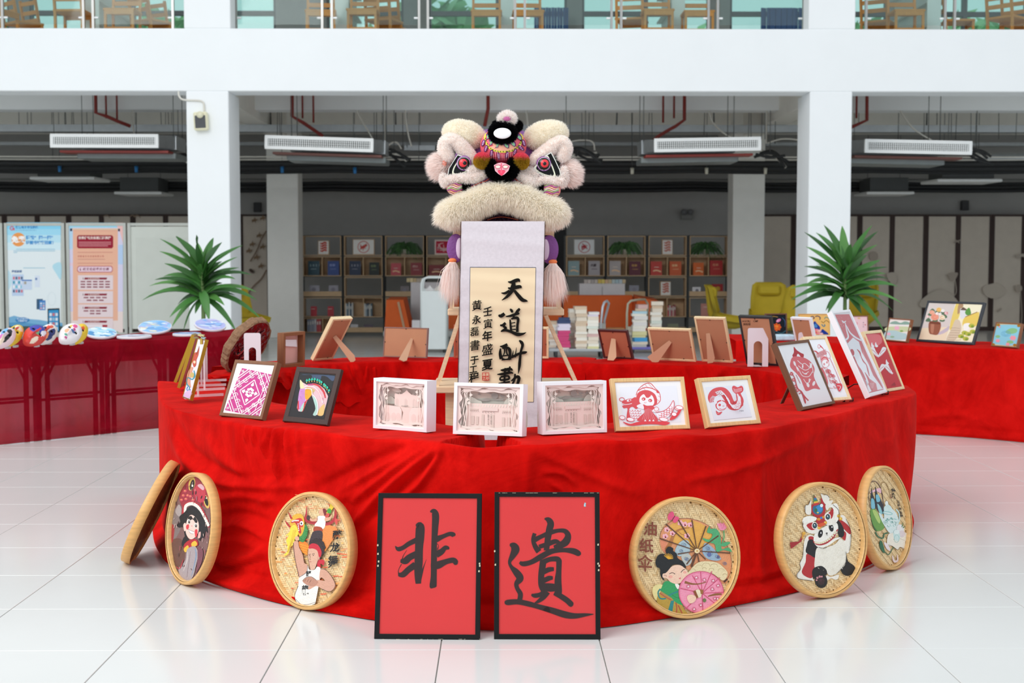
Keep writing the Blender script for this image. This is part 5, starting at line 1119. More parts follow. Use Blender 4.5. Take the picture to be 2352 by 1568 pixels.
  l.poly([(.1,.1),(.1,.47),(.43,.44),(.47,.36),(.47,.06)],P1);l.poly([(.93,.1),(.93,.46),(.66,.44),(.6,.34),(.6,.06)],P1);l.poly([(.44,.44),(.68,.44),(.62,.32),(.62,.05),(.46,.05),(.5,.32)],P2)
  for c0 in(.18,.3,.4,.72,.84):l.poly([(c0+.05*math.cos(a*.4),.2+.1*math.sin(a*.4))for a in range(16)],P3,True)
  l.done('wall_layer')
 l=L(.018)
 for sd in(0,1):
  for k in range(7):
   u0=.03+.018*k+rnd.uniform(-.006,.006);pts=[(u0+.014*math.sin(j*1.3+k*1.7),j/7*.82+.04)for j in range(8)]+[(u0+.06+.02*k,.93)]
   l.line([((1-u if sd else u),v)for u,v in pts],.009,P1 if k%2 else P4)
  for k in range(2):u0=.13+.05*k;l.line([((1-u0 if sd else u0),.03),((1-u0-.01 if sd else u0+.01),.9)],.008,P4)
  for(u,v)in((.2,.8),(.17,.62),(.15,.7)):l.poly([((1-u-x if sd else u+x),v+y)for x,y in((-.03,0),(-.01,.02),(0,.05),(.012,.018),(.035,.01),(.012,-.012),(0,-.035),(-.012,-.012))],P4)
 l.line([(.08,.9),(.25,.93),(.4,.9),(.55,.925),(.7,.9),(.92,.92)],.05,P1);l.line([(.06,.09),(.2,.07),(.4,.10),(.6,.06),(.8,.1),(.95,.08)],.04,P4);l.done('branch_layer')
 l=L(.010);border(l,P1,.055,1 if kind else 3);l.done('border_layer')
 A=Art(980,840,4.9,M@Vector((0,.030,0)),n,lift=.0012)
 tl_=lambda u,v:proj(M@Vector((-xi+u*w_,.03,fw+v*h_)))
 def txt(s,u,v,hh,vertical=False,sp=1.0):
  p=tl_(u,v);A.text(s,(p[0]-980)*4.9,(p[1]-840)*4.9,hh,'#9a8f88',bold=.03,vertical=vertical,sp=sp)
 if kind:txt('敬贤纪念馆',.42,.525,19,sp=1.2);txt('敬贤为本传千家',.465,.38,15,True,1.1);txt('平易近人映古今',.51,.38,15,True,1.1)
 else:txt('中山纪念堂',.45,.475,15,sp=1.0);A.cm=ink;txt('伟大中山先生故',.12,.46,14,sp=1.2);txt('香山旅游景区',.68,.45,14,sp=1.3)
 A.build('cut_lettering',r)
 b=MB();b.add(lq(M,[(-xi,.004,fw),(xi,.004,fw),(xi,.004,H_-fw),(-xi,.004,H_-fw)]),[(0,1,2,3)],M_GLS);b.build('glass',r)
shadowbox('white deep box frame with layered paper palace, left of the three white boxes',[(857,868.5),(981.2,876),(979.4,994),(857.8,984)],0)
shadowbox('white deep box frame with layered paper gatehouse, middle of the three white boxes',[(1043.5,878.7),(1202.7,883.3),(1198.6,1003.2),(1039.9,997.6)],1)
shadowbox('white deep box frame with layered paper gatehouse, right of the three white boxes',[(1246,879.4),(1393.2,874.3),(1394,993.5),(1245.5,999.3)],1)
def art_girl(A):
 Bl='#eef0f8';A.poly([(250,405),(1020,385),(1085,875),(300,890)],Bl)
 A.poly([(470,520),(520,440),(610,400),(700,400),(760,470),(805,560),(770,640),(740,560),(700,480),(620,450),(540,480),(500,560)],'#f6f2f6',True)
 A.stroke([(475,515),(505,440),(580,370),(665,350),(735,420),(790,480),(805,580),(755,640)],9,RD);A.stroke([(500,450),(600,410),(700,425),(790,475)],12,RD)
 for p in(((600,370),(640,420)),((640,352),(720,440)),((560,400),(600,440)),((520,450),(540,500)),((490,490),(515,540)),((775,520),(800,540)),((760,570),(795,600))):A.stroke(list(p),4,RD)
 A.ellp(770,470,22,14,RD,25)
 A.poly([(480,600),(490,500),(560,450),(650,450),(730,500),(760,580),(750,640),(700,660),(600,640),(520,620)],RD,True)
 A.poly([(520,600),(530,540),(580,500),(620,545),(680,510),(715,560),(720,620),(690,655),(600,650),(535,620)],'#f8f6fa',True);A.poly([(600,510),(650,500),(680,520),(640,550),(610,545)],RD)
 for(x,y)in((578,565),(668,585)):A.ellp(x,y,26,22,RD);A.ellp(x-6,y+4,8,8,'#f8f6fa')
 A.ring(600,605,14,12,4,RD,a0=0,a1=180)
 A.poly([(460,540),(420,560),(380,560),(290,600),(300,640),(340,650),(290,655),(310,690),(360,690),(350,780),(350,860),(400,840),(390,700),(430,670),(480,700),(530,640),(500,560)],RD,True)
 A.ring(285,570,34,24,8,RD);A.ellp(380,583,32,16,'#f4eef4',-15);A.ellp(388,583,12,12,RD);A.stroke([(290,625),(340,640),(420,625)],8,'#f4eef4')
 A.poly([(385,700),(440,690),(540,780),(520,850),(440,850),(400,800)],'#f2eef6',True)
 for i in range(4):
  for j in range(4):A.ring(410+j*36+i*8,715+i*34,20,16,5,RD,a0=0,a1=200)
 A.poly([(570,640),(620,655),(700,655),(730,700),(700,740),(770,860),(500,860),(540,790),(590,740)],RD,True)
 A.poly([(490,650),(560,630),(580,700),(500,680)],'#f6f2f8',True);A.poly([(690,730),(740,680),(780,690),(770,740)],'#f6f2f8',True);A.ring(750,700,30,28,6,RD)
 for k in range(7):A.stroke([(600+k*14,690+abs(3-k)*6),(590+k*18,760),(560+k*28,840)],3,'#f0c8d0')
 for x in(600,660,710):A.poly([(x-16,864),(x,838),(x+16,864)],'#f6f2f8')
 A.poly([(740,760),(850,740),(930,670),(978,585),(990,650),(970,720),(920,800),(860,830),(780,830)],'#f2eef6');A.stroke([(740,745),(850,725),(930,665),(978,585),(990,640),(975,720),(930,800)],8,RD)
 for i in range(5):
  for j in range(3):A.ring(800+i*36,770-i*22+j*28,20,18,5,RD,a0=-60,a1=160)
 A.poly([(300,870),(400,900),(520,870),(760,865),(930,880),(870,920),(760,905),(600,905),(430,925),(350,910)],RD,True)
 A.poly([(930,850),(1000,830),(1060,770),(1090,700),(1060,700),(1020,760),(960,790)],RD,True)
 for(x,y,rx)in((290,815,38),(1040,690,40),(1060,680,50),(850,840,60),(400,840,50),(990,770,34)):A.ellp(x,y,rx,26,'#f6f3f8',10);A.ring(x,y,rx,26,7,RD,rot=10)
picture('light wood frame with red papercut of a girl riding a dragon boat',[(1403,869.7),(1570.5,865.6),(1586.6,984.6),(1414.9,990.9)],Z1,.018,.024,M_LTW,'#f5f4f5',lean0=15,art=art_girl,crop=(1380,820,5.88))
def art_fish(A):
 A.poly([(1410,405),(1930,370),(2040,805),(1530,855)],'#e9ebf4');A.stroke([(1530,855),(2040,805)],5,'#b8bac4')
 A.stroke([(1500,610),(1490,540),(1540,475),(1640,460),(1700,520),(1740,600),(1770,650),(1840,650),(1880,590),(1860,510),(1850,450)],[60,90,105,110,120,110,120,120,100,70,60],RD)
 A.poly([(1775,400),(1800,385),(1850,405),(1895,385),(1922,410),(1920,460),(1860,500),(1800,480),(1776,440)],RD,True);A.poly([(1880,600),(1925,640),(1900,670),(1850,700),(1780,710),(1740,690)],RD,True)
 A.ellp(1625,650,78,72,RD);A.ellp(1630,655,66,60,'#eceef6');A.ellp(1605,645,18,18,RD);A.stroke([(1600,690),(1640,705),(1685,690)],7,RD);A.ring(1655,660,10,8,4,RD)
 A.poly([(1520,580),(1560,560),(1570,620),(1540,640)],'#eceef6');A.poly([(1620,570),(1670,620),(1700,640),(1650,640)],'#eceef6')
 A.poly([(1555,720),(1590,745),(1640,735),(1610,775),(1570,775)],RD,True);A.stroke([(1575,760),(1600,752)],3,'#eceef6')
 for k in range(5):A.stroke([(1475+k*13,620-k*2),(1480+k*14,560-k*4),(1515+k*12,520+k*4)],4,'#eceef6')
 rnd=random.Random(4);P=smoothpts([(1570,500),(1640,480),(1700,540),(1730,600),(1770,660),(1840,665),(1870,600),(1862,520)],9)
 for(x,y)in P:
  for k in(-34,-17,0,17,34):A.ellp(x+k*.55+rnd.uniform(-3,3),y+k*.7+rnd.uniform(-3,3),5.5,6,'#eceef6',n=6)
 for k in range(3):A.stroke([(1790,425+k*20),(1820,440+k*16),(1850,430+k*18),(1905,420+k*14)],4,'#eceef6')
 A.text('周春秀',1870,715,20,'#8a8c96')
picture('light wood frame with red papercut fish on white',[(1602.8,868.5),(1723.2,862.5),(1749,972.2),(1626.6,982.4)],Z1,.018,.028,M_LTW,'#f5f4f4',lean0=17,art=art_fish,crop=(1380,820,5.88))
def art_mask(A):
 A.poly([(350,620),(560,560),(640,540),(800,980),(990,1300),(610,1375)],'#f3f3f8')
 A.poly([(490,565),(530,610),(590,650),(625,670),(610,740),(560,770),(520,730),(470,690),(490,640)],'#b8303c',True)
 A.poly([(530,700),(545,660),(580,700),(560,735)],'#f4eef2',True)
 A.poly([(480,700),(620,710),(720,770),(770,860),(760,960),(810,1080),(845,1140),(760,1130),(660,1165),(620,1100),(580,1000),(520,920),(450,850),(440,790)],'#dc6c74',True)
 Wf='#f6eef2'
 for P in([(540,750),(600,800),(640,790),(700,850),(650,880),(600,860),(550,820)],[(560,880),(600,950),(650,970),(700,960),(740,900)],[(600,900),(640,930),(690,900)],[(620,1000),(670,1060),(720,1000)],[(500,780),(530,850),(550,900)],[(700,780),(740,850),(750,920)]):A.stroke(P,8,Wf)
 for(x,y,rx,ry,ro)in((500,790,14,34,-20),(540,860,12,30,-30),(720,820,16,36,10),(680,1080,18,34,-20),(760,1060,18,34,20),(610,830,10,26,0),(650,930,22,9,0),(700,1020,9,28,0)):A.ellp(x,y,rx,ry,Wf,ro)
 for(x,y)in((460,930),(490,1010),(510,1100),(540,1150)):
  for k in range(5):a=k*1.256;A.ellp(x+16*math.cos(a),y+16*math.sin(a),11,11,'#dc6c74',n=8)
  A.ellp(x,y,6,6,Wf,n=8)
 A.stroke([(450,900),(500,980),(540,1120),(600,1180),(640,1290),(650,1330)],[5,10,14,18,22,8],'#cc4a54');A.stroke([(560,1200),(600,1190),(650,1250),(690,1290)],12,'#cc4a54');A.stroke([(520,940),(580,1060)],5,'#cc4a54')
picture('tall dark walnut frame with ornate red papercut mask and blossoms',[(1780,787),(1857.3,781.6),(1920.3,927),(1845.1,941.2)],Z1,.015,.03,wood('#6b452c',.5,(60,60,4)),'#f4f4f8',lean0=22,sw=1.2,art=art_mask,crop=(1740,700,5.88))
def art_opera(A):
 A.poly([(690,480),(905,460),(1225,1220),(1050,1250)],'#f1f1f7');c='#d4505a'
 A.stroke([(750,620),(790,630),(820,660)],[4,20,8],c);A.stroke([(835,535),(855,560),(885,590),(900,620)],[5,16,10,4],c);A.ring(830,560,16,26,6,c)
 for i in range(9):
  for j in range(3):A.ring(800+i*14+j*5,660-i*6+j*22,10,9,3.5,c)
 A.poly([(850,700),(900,690),(940,720),(970,800),(950,830),(900,860),(870,800)],'#e89aa0',True);A.ellp(915,790,44,52,'#f8f4f8',-12);A.stroke([(862,740),(890,712),(930,712),(960,760)],12,c)
 for(x,y)in((900,800),(938,775)):A.ellp(x,y,11,15,c);A.ellp(x,y,4,6,'#f8f4f8')
 A.stroke([(925,625),(930,690),(960,720),(985,700),(960,640),(930,625)],4,c);A.stroke([(980,720),(1060,900),(1140,1100)],5,c)
 A.stroke([(860,850),(900,920),(940,1030),(950,1110),(1020,1125)],[30,24,20,8,5],'#dc6c74')
 rnd=random.Random(6)
 for _ in range(26):t=rnd.random();x,y=940+t*120+rnd.uniform(-30,40),870+t*210+rnd.uniform(-30,30);A.stroke([(x-18,y-12),(x+5,y+rnd.uniform(-14,14)),(x+20,y+14),(x-4,y+22),(x-18,y-12)],4,c)
 A.poly([(1060,1070),(1130,1060),(1145,1110),(1110,1170),(1080,1130)],c,True);A.stroke([(1075,1090),(1120,1100),(1105,1145)],6,'#f1f1f7')
picture('pale wood frame with fine-line red papercut opera figure on a wire stand',[(1846.8,775.7),(1896.5,768.9),(1958.5,915.1),(1900,924.4)],Z1+.012,.017,.028,M_PALE,'#f3f3f8',lean0=31,sw=1.2,art=art_opera,crop=(1740,700,5.88),leg=False)
def art_tent(A):
 A.poly([(1045,130),(1238,125),(1700,1140),(1505,1185)],'#d9828a');Wf='#eef0f8'
 A.poly([(1215,520),(1290,440),(1370,500),(1410,640),(1500,800),(1560,950),(1640,1060),(1695,1135),(1620,1150),(1600,1060),(1520,1000),(1480,1100),(1505,1180),(1540,1165),(1440,960),(1380,850),(1330,760),(1270,640)],Wf)
 A.stroke([(1140,210),(1165,235),(1195,215)],[10,22,8],Wf);A.stroke([(1185,240),(1200,330),(1225,430),(1190,470),(1170,450)],[10,14,22,22,8],Wf);A.stroke([(1195,270),(1240,360),(1310,430),(1400,480)],[8,16,22,16],Wf);A.stroke([(1215,300),(1270,390),(1390,470)],5,Wf)
 A.ellp(1280,640,26,46,'#cf6a74',-15);A.stroke([(1290,700),(1340,820),(1400,900),(1460,1010)],[34,40,30,14],'#cf6a74');A.stroke([(1440,600),(1470,700),(1520,780),(1560,900),(1640,1020),(1690,1120)],[20,26,22,26,20,12],'#cf6a74')
 A.stroke([(1345,600),(1380,640),(1400,700),(1430,760),(1470,810),(1490,880),(1510,960)],[8,16,10,16,10,16,8],'#cf5a66');A.stroke([(1450,910),(1500,1000),(1530,1090),(1550,1160)],[6,26,30,16],'#cf6a74')
 for k in range(5):A.ring(1545,1050+k*16,30-k*4,10,4,'#f0dce0',a0=0,a1=180)
 rnd=random.Random(8)
 for _ in range(40):x=rnd.uniform(1060,1230);y=rnd.uniform(150,300);A.ellp(x+(y-150)*.3,y,3,3,'#f0d8dc',n=5)
 A.stroke([(1505,1185),(1700,1137)],6,'#cf5a66')
picture('tallest white frame with rose and white print of draped curtains on a wire stand',[(1910,714.5),(1952.6,711.6),(2038.5,900.7),(1998.5,912)],Z1+.012,.014,.03,M_WHT,'#f0f1f6',lean0=28,sw=.4,art=art_tent,crop=(1740,700,5.88),leg=False)
def art_caps(A):
 A.poly([(1450,410),(1640,400),(1920,1105),(1740,1130)],'#cb3440');A.poly([(1450,410),(1640,400),(1680,500),(1600,560),(1500,560)],'#e2727a',True);Wf='#f3eef4'
 for(x,y)in((1555,540),(1607,538),(1752,770)):A.poly([(x-20,y-10),(x-10,y-36),(x,y-8),(x+22,y+18),(x+4,y+34),(x-16,y+26)],Wf,True)
 for(x,y,sx)in((1580,640,1),(1680,640,-1),(1665,870,-1),(1770,870,1)):
  A.poly([(x-sx*55,y-60),(x-sx*10,y-70),(x+sx*20,y-10),(x+sx*45,y+30),(x+sx*20,y+40),(x-sx*40,y-10)],Wf,True);A.stroke([(x-sx*30,y-10),(x+sx*10,y+25),(x+sx*55,y+60)],[10,30,26],Wf);A.stroke([(x-sx*40,y-40),(x,y-10),(x+sx*30,y+25)],5,'#cb3440')
  for k in range(4):A.ellp(x-sx*10+sx*k*17,y+22+k*13,4,7,'#cb3440',n=6)
 A.poly([(1800,1090),(1850,1040),(1870,1090)],'#a82834')
picture('pale wood frame with white cap shapes on red paper, at the right end',[(1983,761),(2024.9,757.8),(2079,893),(2037.6,900.7)],Z1,.017,.028,M_PALE,'#cb3440',lean0=26,sw=.4,art=art_caps,crop=(1740,700,5.88))
def wire_stand(px,py,w_px,lab,ztop_px):
 p=onZ(px,py,ZT);r=thing('wire_easel',lab,'stand',p);sz=p.y/F;yaw_=math.radians(28);rx=Vector((math.cos(yaw_),math.sin(yaw_),0));bk=Vector((-math.sin(yaw_),math.cos(yaw_),0));m=mat('#1c1c1e',.4,metal=.3)
 for s_ in(-1,1):
  q=p+rx*s_*w_px*sz/2;b=MB();b.tube([q-bk*.045+Vector((0,0,.024)),q-bk*.045+Vector((0,0,.006)),q-bk*.02+Vector((0,0,.004)),q+bk*.05+Vector((0,0,.004)),q+bk*.05+rx*(-s_*.01)+Vector((0,0,.012)),q+bk*.13+Vector((0,0,.05))-rx*s_*.012],.0035,m,7);b.build('front_rod',r)
 b=MB();b.tube([p+bk*.13+Vector((0,0,.05)),p+bk*.2+Vector((0,0,.04)),p+bk*.27+Vector((0,0,.004))],.0035,m,7);b.build('rear_leg',r)
 b=MB();b.tube([p+bk*.05-rx*w_px*sz/2+Vector((0,0,.006)),p+bk*.05+rx*w_px*sz/2+Vector((0,0,.006))],.0035,m,7);b.build('cross_rod',r)
wire_stand(1936,922,25,'black wire easel holding the pale opera papercut frame',800)
wire_stand(2020,906,17,'black wire easel holding the tallest white frame',800)
# frames standing with their backs to the viewer
def backframe(label,q,m,board,fw=.014,leg=None,z0=None,d=.02,lean0=-14,extra=None,tabs=True,writing=None,name='picture_frame',sw=.2,crop=(0,0,1)):
 z0=z0 or Z2;r,M,W_,H_,n=frame_root(name,label,'picture',q,z0,lean0,sw)
 b=MB();mitred(b,M,W_,H_,fw,d,m,cham=.08);b.build('frame',r);xi=W_/2-fw;R3=M.to_3x3()
 b=MB();b.prism(lq(M,[(-xi,.004,fw),(xi,.004,fw),(xi,.004,H_-fw),(-xi,.004,H_-fw)]),R3@Vector((0,.006,0)),board);b.build('backing_board',r)
 b=MB();b.add(lq(M,[(-xi,d-.004,fw),(xi,d-.004,fw),(xi,d-.004,H_-fw),(-xi,d-.004,H_-fw)]),[(0,1,2,3)],ink('#e8e6e4'));b.build('picture_sheet',r)
 if tabs:
  b=MB()
  for(x,z)in((0,H_-fw-.004),(-xi+.004,H_*.5),(xi-.004,H_*.45),(xi*.5,fw+.004)):b.box(M@Vector((x,.002,z)),(.006,.003,.006),mat('#2c1c18',.5),R3)
  b.build('fixing_tabs',r)
 if leg:
  (tx,ty),(fx,fy),wt,wf=leg;P=M@Vector((0,.003,0));tp=onP(tx,ty,P,n);ft=onZ(fx,fy,z0+.002);s_=ft.y/F
  a=(tp-ft).normalized();side=a.cross((CO-tp).normalized()).normalized();th=(side.cross(a)).normalized()*.004
  b=MB();b.prism([tp-side*wt*s_/2,tp+side*wt*s_/2,ft+side*wf*s_/2+a*.03,ft+side*wf*s_*.2,ft-side*wf*s_/2],th,mat('#c9997a',.7,var=.04));b.build('strut',r)
 if writing:
  A=Art(*crop,M@Vector((0,.004,0)),n,lift=.0006);writing(A);A.build('handwriting',r)
 return r,M,W_,H_
BR_=mat('#b98362',.8,var=.04,sc=10);
backframe('pale wood frame seen from behind, tilted sharply beside the wooden box frame',[(766.7,734.3),(811.6,731.8),(765.7,827),(716.7,828)],M_PALE,BR_,leg=((768,772),(814,829),9,17),d=.03,lean0=-24,sw=.05)
backframe('low dark-edged frame seen from behind with red clips, left of the easel',[(883,752.7),(983.8,751.9),(978,822.6),(879,819.5)],mat('#8a6a62',.4),BR_,fw=.007,leg=((946,778),(924,829),6,18),lean0=-8)
backframe('reddish frame back half hidden behind the scroll at left',[(1042,747),(1126,747),(1126,823),(1042,822)],wood('#b0583c',.5),mat('#a8583c',.7),lean0=-6)
backframe('reddish frame back half hidden behind the scroll at right',[(1172,752),(1260,752),(1260,824),(1172,823)],M_PALE,mat('#a8583c',.7),lean0=-6,d=.03)
backframe('dark maroon frame seen from behind, first right of the easel',[(1371.2,758.9),(1439.5,758.9),(1455,825),(1386.5,825)],mat('#4a2424',.4),mat('#b0684c',.8,var=.04,sc=10),leg=((1409,778),(1405,828),10,20),lean0=-8,crop=(1240,640,7.84))
backframe('pale landscape frame seen from behind with slanted strut',[(1485.8,755.6),(1585.5,756.2),(1598,829),(1501,829)],M_PALE,BR_,leg=((1540,784),(1496,829),8,26),lean0=-10)
backframe('tall pale wood frame seen from behind with upright strut',[(1591.4,730),(1665.3,730.7),(1682,832),(1614,832)],M_PALE,BR_,leg=((1626,765),(1634,833),9,18),lean0=-10)
def w9(A):
 A.text('AGCBJ CMF',1735,1248,22,'#3a2018',sp=.72);A.text('洪彤彤',1742,1275,22,'#3a2018')
backframe('large black frame seen from behind with pencilled letters and white bookend',[(1695.3,726.2),(1769,728),(1788.5,840.3),(1714,838)],mat('#232326',.35),BR_,lean0=-10,d=.025,writing=w9,crop=(1240,400,3.734))
backframe('small white frame seen from behind with white bookend behind the walnut frame',[(1813,729),(1860,732),(1885,843),(1838.8,843)],M_WHT,BR_,lean0=-10,d=.022)
def bookend(px0,px1,py0,py1,z0,lab,slot,dy=.0):
 Y=onZ((px0+px1)/2,py1,z0).y-dy;a,c=onY(px0,py1,Y),onY(px1,py1,Y);s_=Y/F;py0_=py0;w_=(px1-px0)*s_;h_=onY(px0,py0,Y).z-z0;cx=(a.x+c.x)/2;m=mat('#e6dde4',.4,var=.01)
 r=thing('bookend',lab,'bookend',(cx,Y,z0));rr=.012
 out=[(-w_/2,0),(-w_/2,h_-rr),(-w_/2+rr*.3,h_-rr*.3),(-w_/2+rr,h_),(w_/2-rr,h_),(w_/2-rr*.3,h_-rr*.3),(w_/2,h_-rr),(w_/2,0)]
 sw_,sh_=slot;arch=[(sw_*w_/2,0)]+[(sw_*w_/2*math.cos(t*math.pi/10),sh_*h_-sw_*w_/2+sw_*w_/2*math.sin(t*math.pi/10))for t in range(11)]+[(-sw_*w_/2,0)]
 p2=[(cx+x,z0+z)for x,z in out+arch];b=MB();b.prism([(x,Y,z)for x,z in p2],(0,.003,0),m);b.build('upright_plate',r)
 b=MB();b.box((cx,Y+.055,z0+.002),(sw_*w_*.9,.11,.003),m);b.build('foot_plate',r)
bookend(561,599.6,764.5,856,Z2,'white metal bookend with arched slot propping the carved wood slice',(.44,.64),.0)
bookend(1716.7,1764.4,753,838,Z2,'white metal bookend with arched slot behind the large black frame',(.42,.66),.13)
bookend(1833,1857,763,840,Z2,'white metal bookend propping the small white frame',(.42,.6),.13)
r,M,W_,H_,n=frame_root('shadow_box','thick brown wooden box frame with a white label inside, beside the wood slice','picture',[(652,765.5),(701.4,761.4),(700,840),(651,846)],Z2-.01,0,.5)
b=MB();mitred(b,M,W_,H_,.0215,.05,wood('#8d5a38',.5),cham=.05);b.build('frame',r);xi=W_/2-.0215
b=MB();b.prism(lq(M,[(-xi,.045,.02),(xi,.045,.02),(xi,.045,H_-.02),(-xi,.045,H_-.02)]),M.to_3x3()@Vector((0,.004,0)),mat('#e8b6ac',.7));b.build('backing_board',r)
b=MB();b.prism(lq(M,[(-xi+.008,.03,H_*.62),(xi-.02,.034,H_*.55),(xi-.028,.034,H_*.76),(-xi+.004,.03,H_*.8)]),M.to_3x3()@Vector((0,.001,0)),ink('#f4f0f6'));tag(b.build('label_card',r),'small white label card')
p0=onZ(522,851,Z2);ca=onY(567,795,p0.y+.0);R_=.196;up_=(onY(606,737,p0.y+.05)-p0).normalized();nrm=Vector((.96,-.22,0));nrm=(nrm-up_*nrm.dot(up_)).normalized();sd=up_.cross(nrm)
Rw=Matrix((nrm.cross(up_)*-1,up_,nrm)).transposed();c0=p0+up_*R_
r=thing('wood_slice','round bark-edged wood slice with carved dark red lacquer, leaning at left','wood slice',p0)
b=MB();rnd=random.Random(3);prof=[];nn_=64;rad=[1+.025*math.sin(k*.9)+rnd.uniform(-.02,.02)for k in range(nn_)]
vs=[]
for(rr,z)in((.93,.028),(.97,.03),(1.0,.02),(1.0,-.02),(.96,-.03),(.9,-.03)):
 for k in range(nn_):
  a=2*math.pi*k/nn_;q_=rr*R_*(rad[k]if rr>.95 else 1)*(1+(.015*math.sin(k*2.7)if z in(.02,-.02)else 0));vs.append(c0+Rw@Vector((q_*math.cos(a),q_*math.sin(a),z)))
b.add(vs,[(i*nn_+k,i*nn_+(k+1)%nn_,(i+1)*nn_+(k+1)%nn_,(i+1)*nn_+k)for i in range(5)for k in range(nn_)],mat('#8a6a50',.9,var=.25,sc=40,bump=.8,bsc=60));b.build('bark',r)
for s_,nm in((1,'lacquered_face'),(-1,'back_face')):
 b=MB();vs=[];N1,N2=14,48
 for i in range(N1+1):
  for k in range(N2):
   rr=.94*R_*i/N1;a=2*math.pi*k/N2;z=.028*s_+(.006*noise.noise(Vector((rr*40*math.cos(a),rr*40*math.sin(a),1)))if i<N1 else 0);vs.append(c0+Rw@Vector((rr*math.cos(a),rr*math.sin(a),z)))
 b.add(vs,[(i*N2+k,i*N2+(k+1)%N2,(i+1)*N2+(k+1)%N2,(i+1)*N2+k)for i in range(N1)for k in range(N2)],mat('#5a0f18',.18,var=.5,sc=18,bump=.6,bsc=30,coat=.4));b.build(nm,r)
b=MB();rnd=random.Random(9)
for k in range(26):
 a,rr=rnd.uniform(0,6.28),rnd.uniform(.02,.16);pts=[c0+Rw@Vector((rr*math.cos(a)+.02*math.cos(a+1.4+j*.5)*j,rr*math.sin(a)+.02*math.sin(a+1.4+j*.5)*j,.032))for j in range(5)]
 pts=[p for p in pts if(p-c0).length<.18]
 if len(pts)>2:b.tube(pts,[.002]+[.005]*(len(pts)-2)+[.002],mat(['#b3202a','#7a1620','#c84040','#3c0a12'][k%4],.2,coat=.4),6)
tag(b.build('carved_relief',r),kind='stuff')
def giltpanel(lab,TLp,TRp,BRp,BLp,art,k):
 z0=Z1+.012;r,M,W_,H_,n=frame_root('silk_painting',lab,'picture',[TLp,TRp,BRp,BLp],z0,20,.3)
 g=mat('#b8912f',.3,metal=.7);b=MB();mitred(b,M,W_,H_,.006,.018,g);b.build('frame',r);xi=W_/2-.006
 b=MB();b.prism(lq(M,[(-xi,.003,.006),(xi,.003,.006),(xi,.003,H_-.006),(-xi,.003,H_-.006)]),M.to_3x3()@Vector((0,.012,0)),mat('#e7dfea' if k==0 else '#b8606a',.6));b.build('silk',r)
 if art:
  A=Art(380,720,4.9,M@Vector((0,.003,0)),n,lift=.0008);art(A);A.build('artwork',r)
 return r
def art_fairy(A):
 A.poly([(300,520),(330,440),(360,430),(380,370),(372,460),(350,520),(345,580),(318,600)],'#c25a48',True);A.ellp(326,545,14,16,'#efc8a8');A.stroke([(350,460),(380,365)],[8,3],'#7a3a30')
 A.stroke([(300,600),(270,680),(260,760),(280,830)],[30,44,40,14],'#d89a84');A.stroke([(320,640),(330,700),(300,740),(250,720),(240,790),(270,830),(250,880)],[10,14,12,14,14,12,5],'#3f93a8');A.stroke([(250,820),(240,850),(262,880),(280,850)],10,'#4a86c8');A.ellp(300,690,22,30,'#c8b070')
 A.poly([(210,900),(270,860),(300,900),(250,960),(205,950)],'#d8b8dc',True)
g_root=giltpanel('gilt-framed silk painting of a flying fairy on an acrylic stand, front of three',(454,776),(471.5,780),(436,920),(418.5,913),art_fairy,0)
giltpanel('narrow gilt-edged painting behind the flying fairy panel, middle of three',(449,778),(458,776),(421,886),(413.5,893),None,1)
giltpanel('narrow gilt-edged painting with red lower corner, rear of three',(447,772),(456,768),(413,876),(405,879),None,2)
b=MB();p=onY(463,770,6.95);b.box(p,(.028,.03,.012),mat('#d8c890',.2,metal=.5),Matrix.Rotation(.3,3,'Y'));b.box(p+Vector((.01,0,-.012)),(.02,.03,.01),mat('#9fb4b8',.2,metal=.4),Matrix.Rotation(.5,3,'Y'))
for dx in(0,):b.box(p+Vector((.0,0,-.03)),(.012,.02,.03),mat('#c8a850',.3,metal=.7))
b.build('metal_clasp',g_root)
M_ACR=mat('#f6eef2',.08,var=0,alpha=.45,spec=.9)
for k,(x0,y0,x1,y1)in enumerate(((447,882,520,879),(445,893,519,890),(442,903,516,899),(437,917,513,913))):
 a,c=onZ(x0,y0-4,ZT),onZ(x1,y1-4,ZT);b=MB();b.bar(a+Vector((0,0,.008)),c+Vector((0,0,.008)),.014,.007,M_ACR,up=(0,1,0))
 u=onZ(x0+(18 if k%2 else 28),y0-4,ZT);b.box(u+Vector((0,0,.11)),(.01,.012,.2),M_ACR);o=b.build('acrylic_stand');tag(o,'clear acrylic plate stand beside the gilt panels, %s'%['farthest back','second from the back','third from the back','nearest the front'][k],'stand','acrylic stands')
def bgpic(label,q,fw,m,paper_,art,crop,lean0=12,d=.02,name='painting',z0=None):
 return picture(label,q,(ZR+.003)if z0 is None else z0,fw,d,m,paper_,lean0=lean0,sw=.4,art=art,crop=crop,name=name,glass=False)
def a_r1(A):
 A.rect(22,905,206,1080,'#16232c');A.poly([(25,905),(100,905),(80,950),(25,1000)],'#2c3428',True)
 for k in range(8):a=k*.785;A.ellp(118+22*math.cos(a),1012+16*math.sin(a),20,12,'#d8642a',math.degrees(a));A.ellp(118+10*math.cos(a),1010+8*math.sin(a),9,6,'#f0a040')
 A.ellp(135,955,22,13,'#d98ab8',-30);A.ellp(128,958,9,5,'#f0c8e0',-30);A.stroke([(165,930),(190,960),(188,1010)],[4,8,4],'#3a5c88');A.stroke([(60,1060),(110,1050),(160,1064),(200,1040)],9,'#2f6070');A.stroke([(70,930),(90,920),(130,926)],5,'#b09048')
bgpic('small dark painting of an orange lotus on the rear right table',[(1757,720),(1808,720),(1808.5,770),(1760,770)],.012,wood('#6b4a34'),'#16232c',a_r1,(1752,480,3.733),z0=ZR+.003,lean0=4)
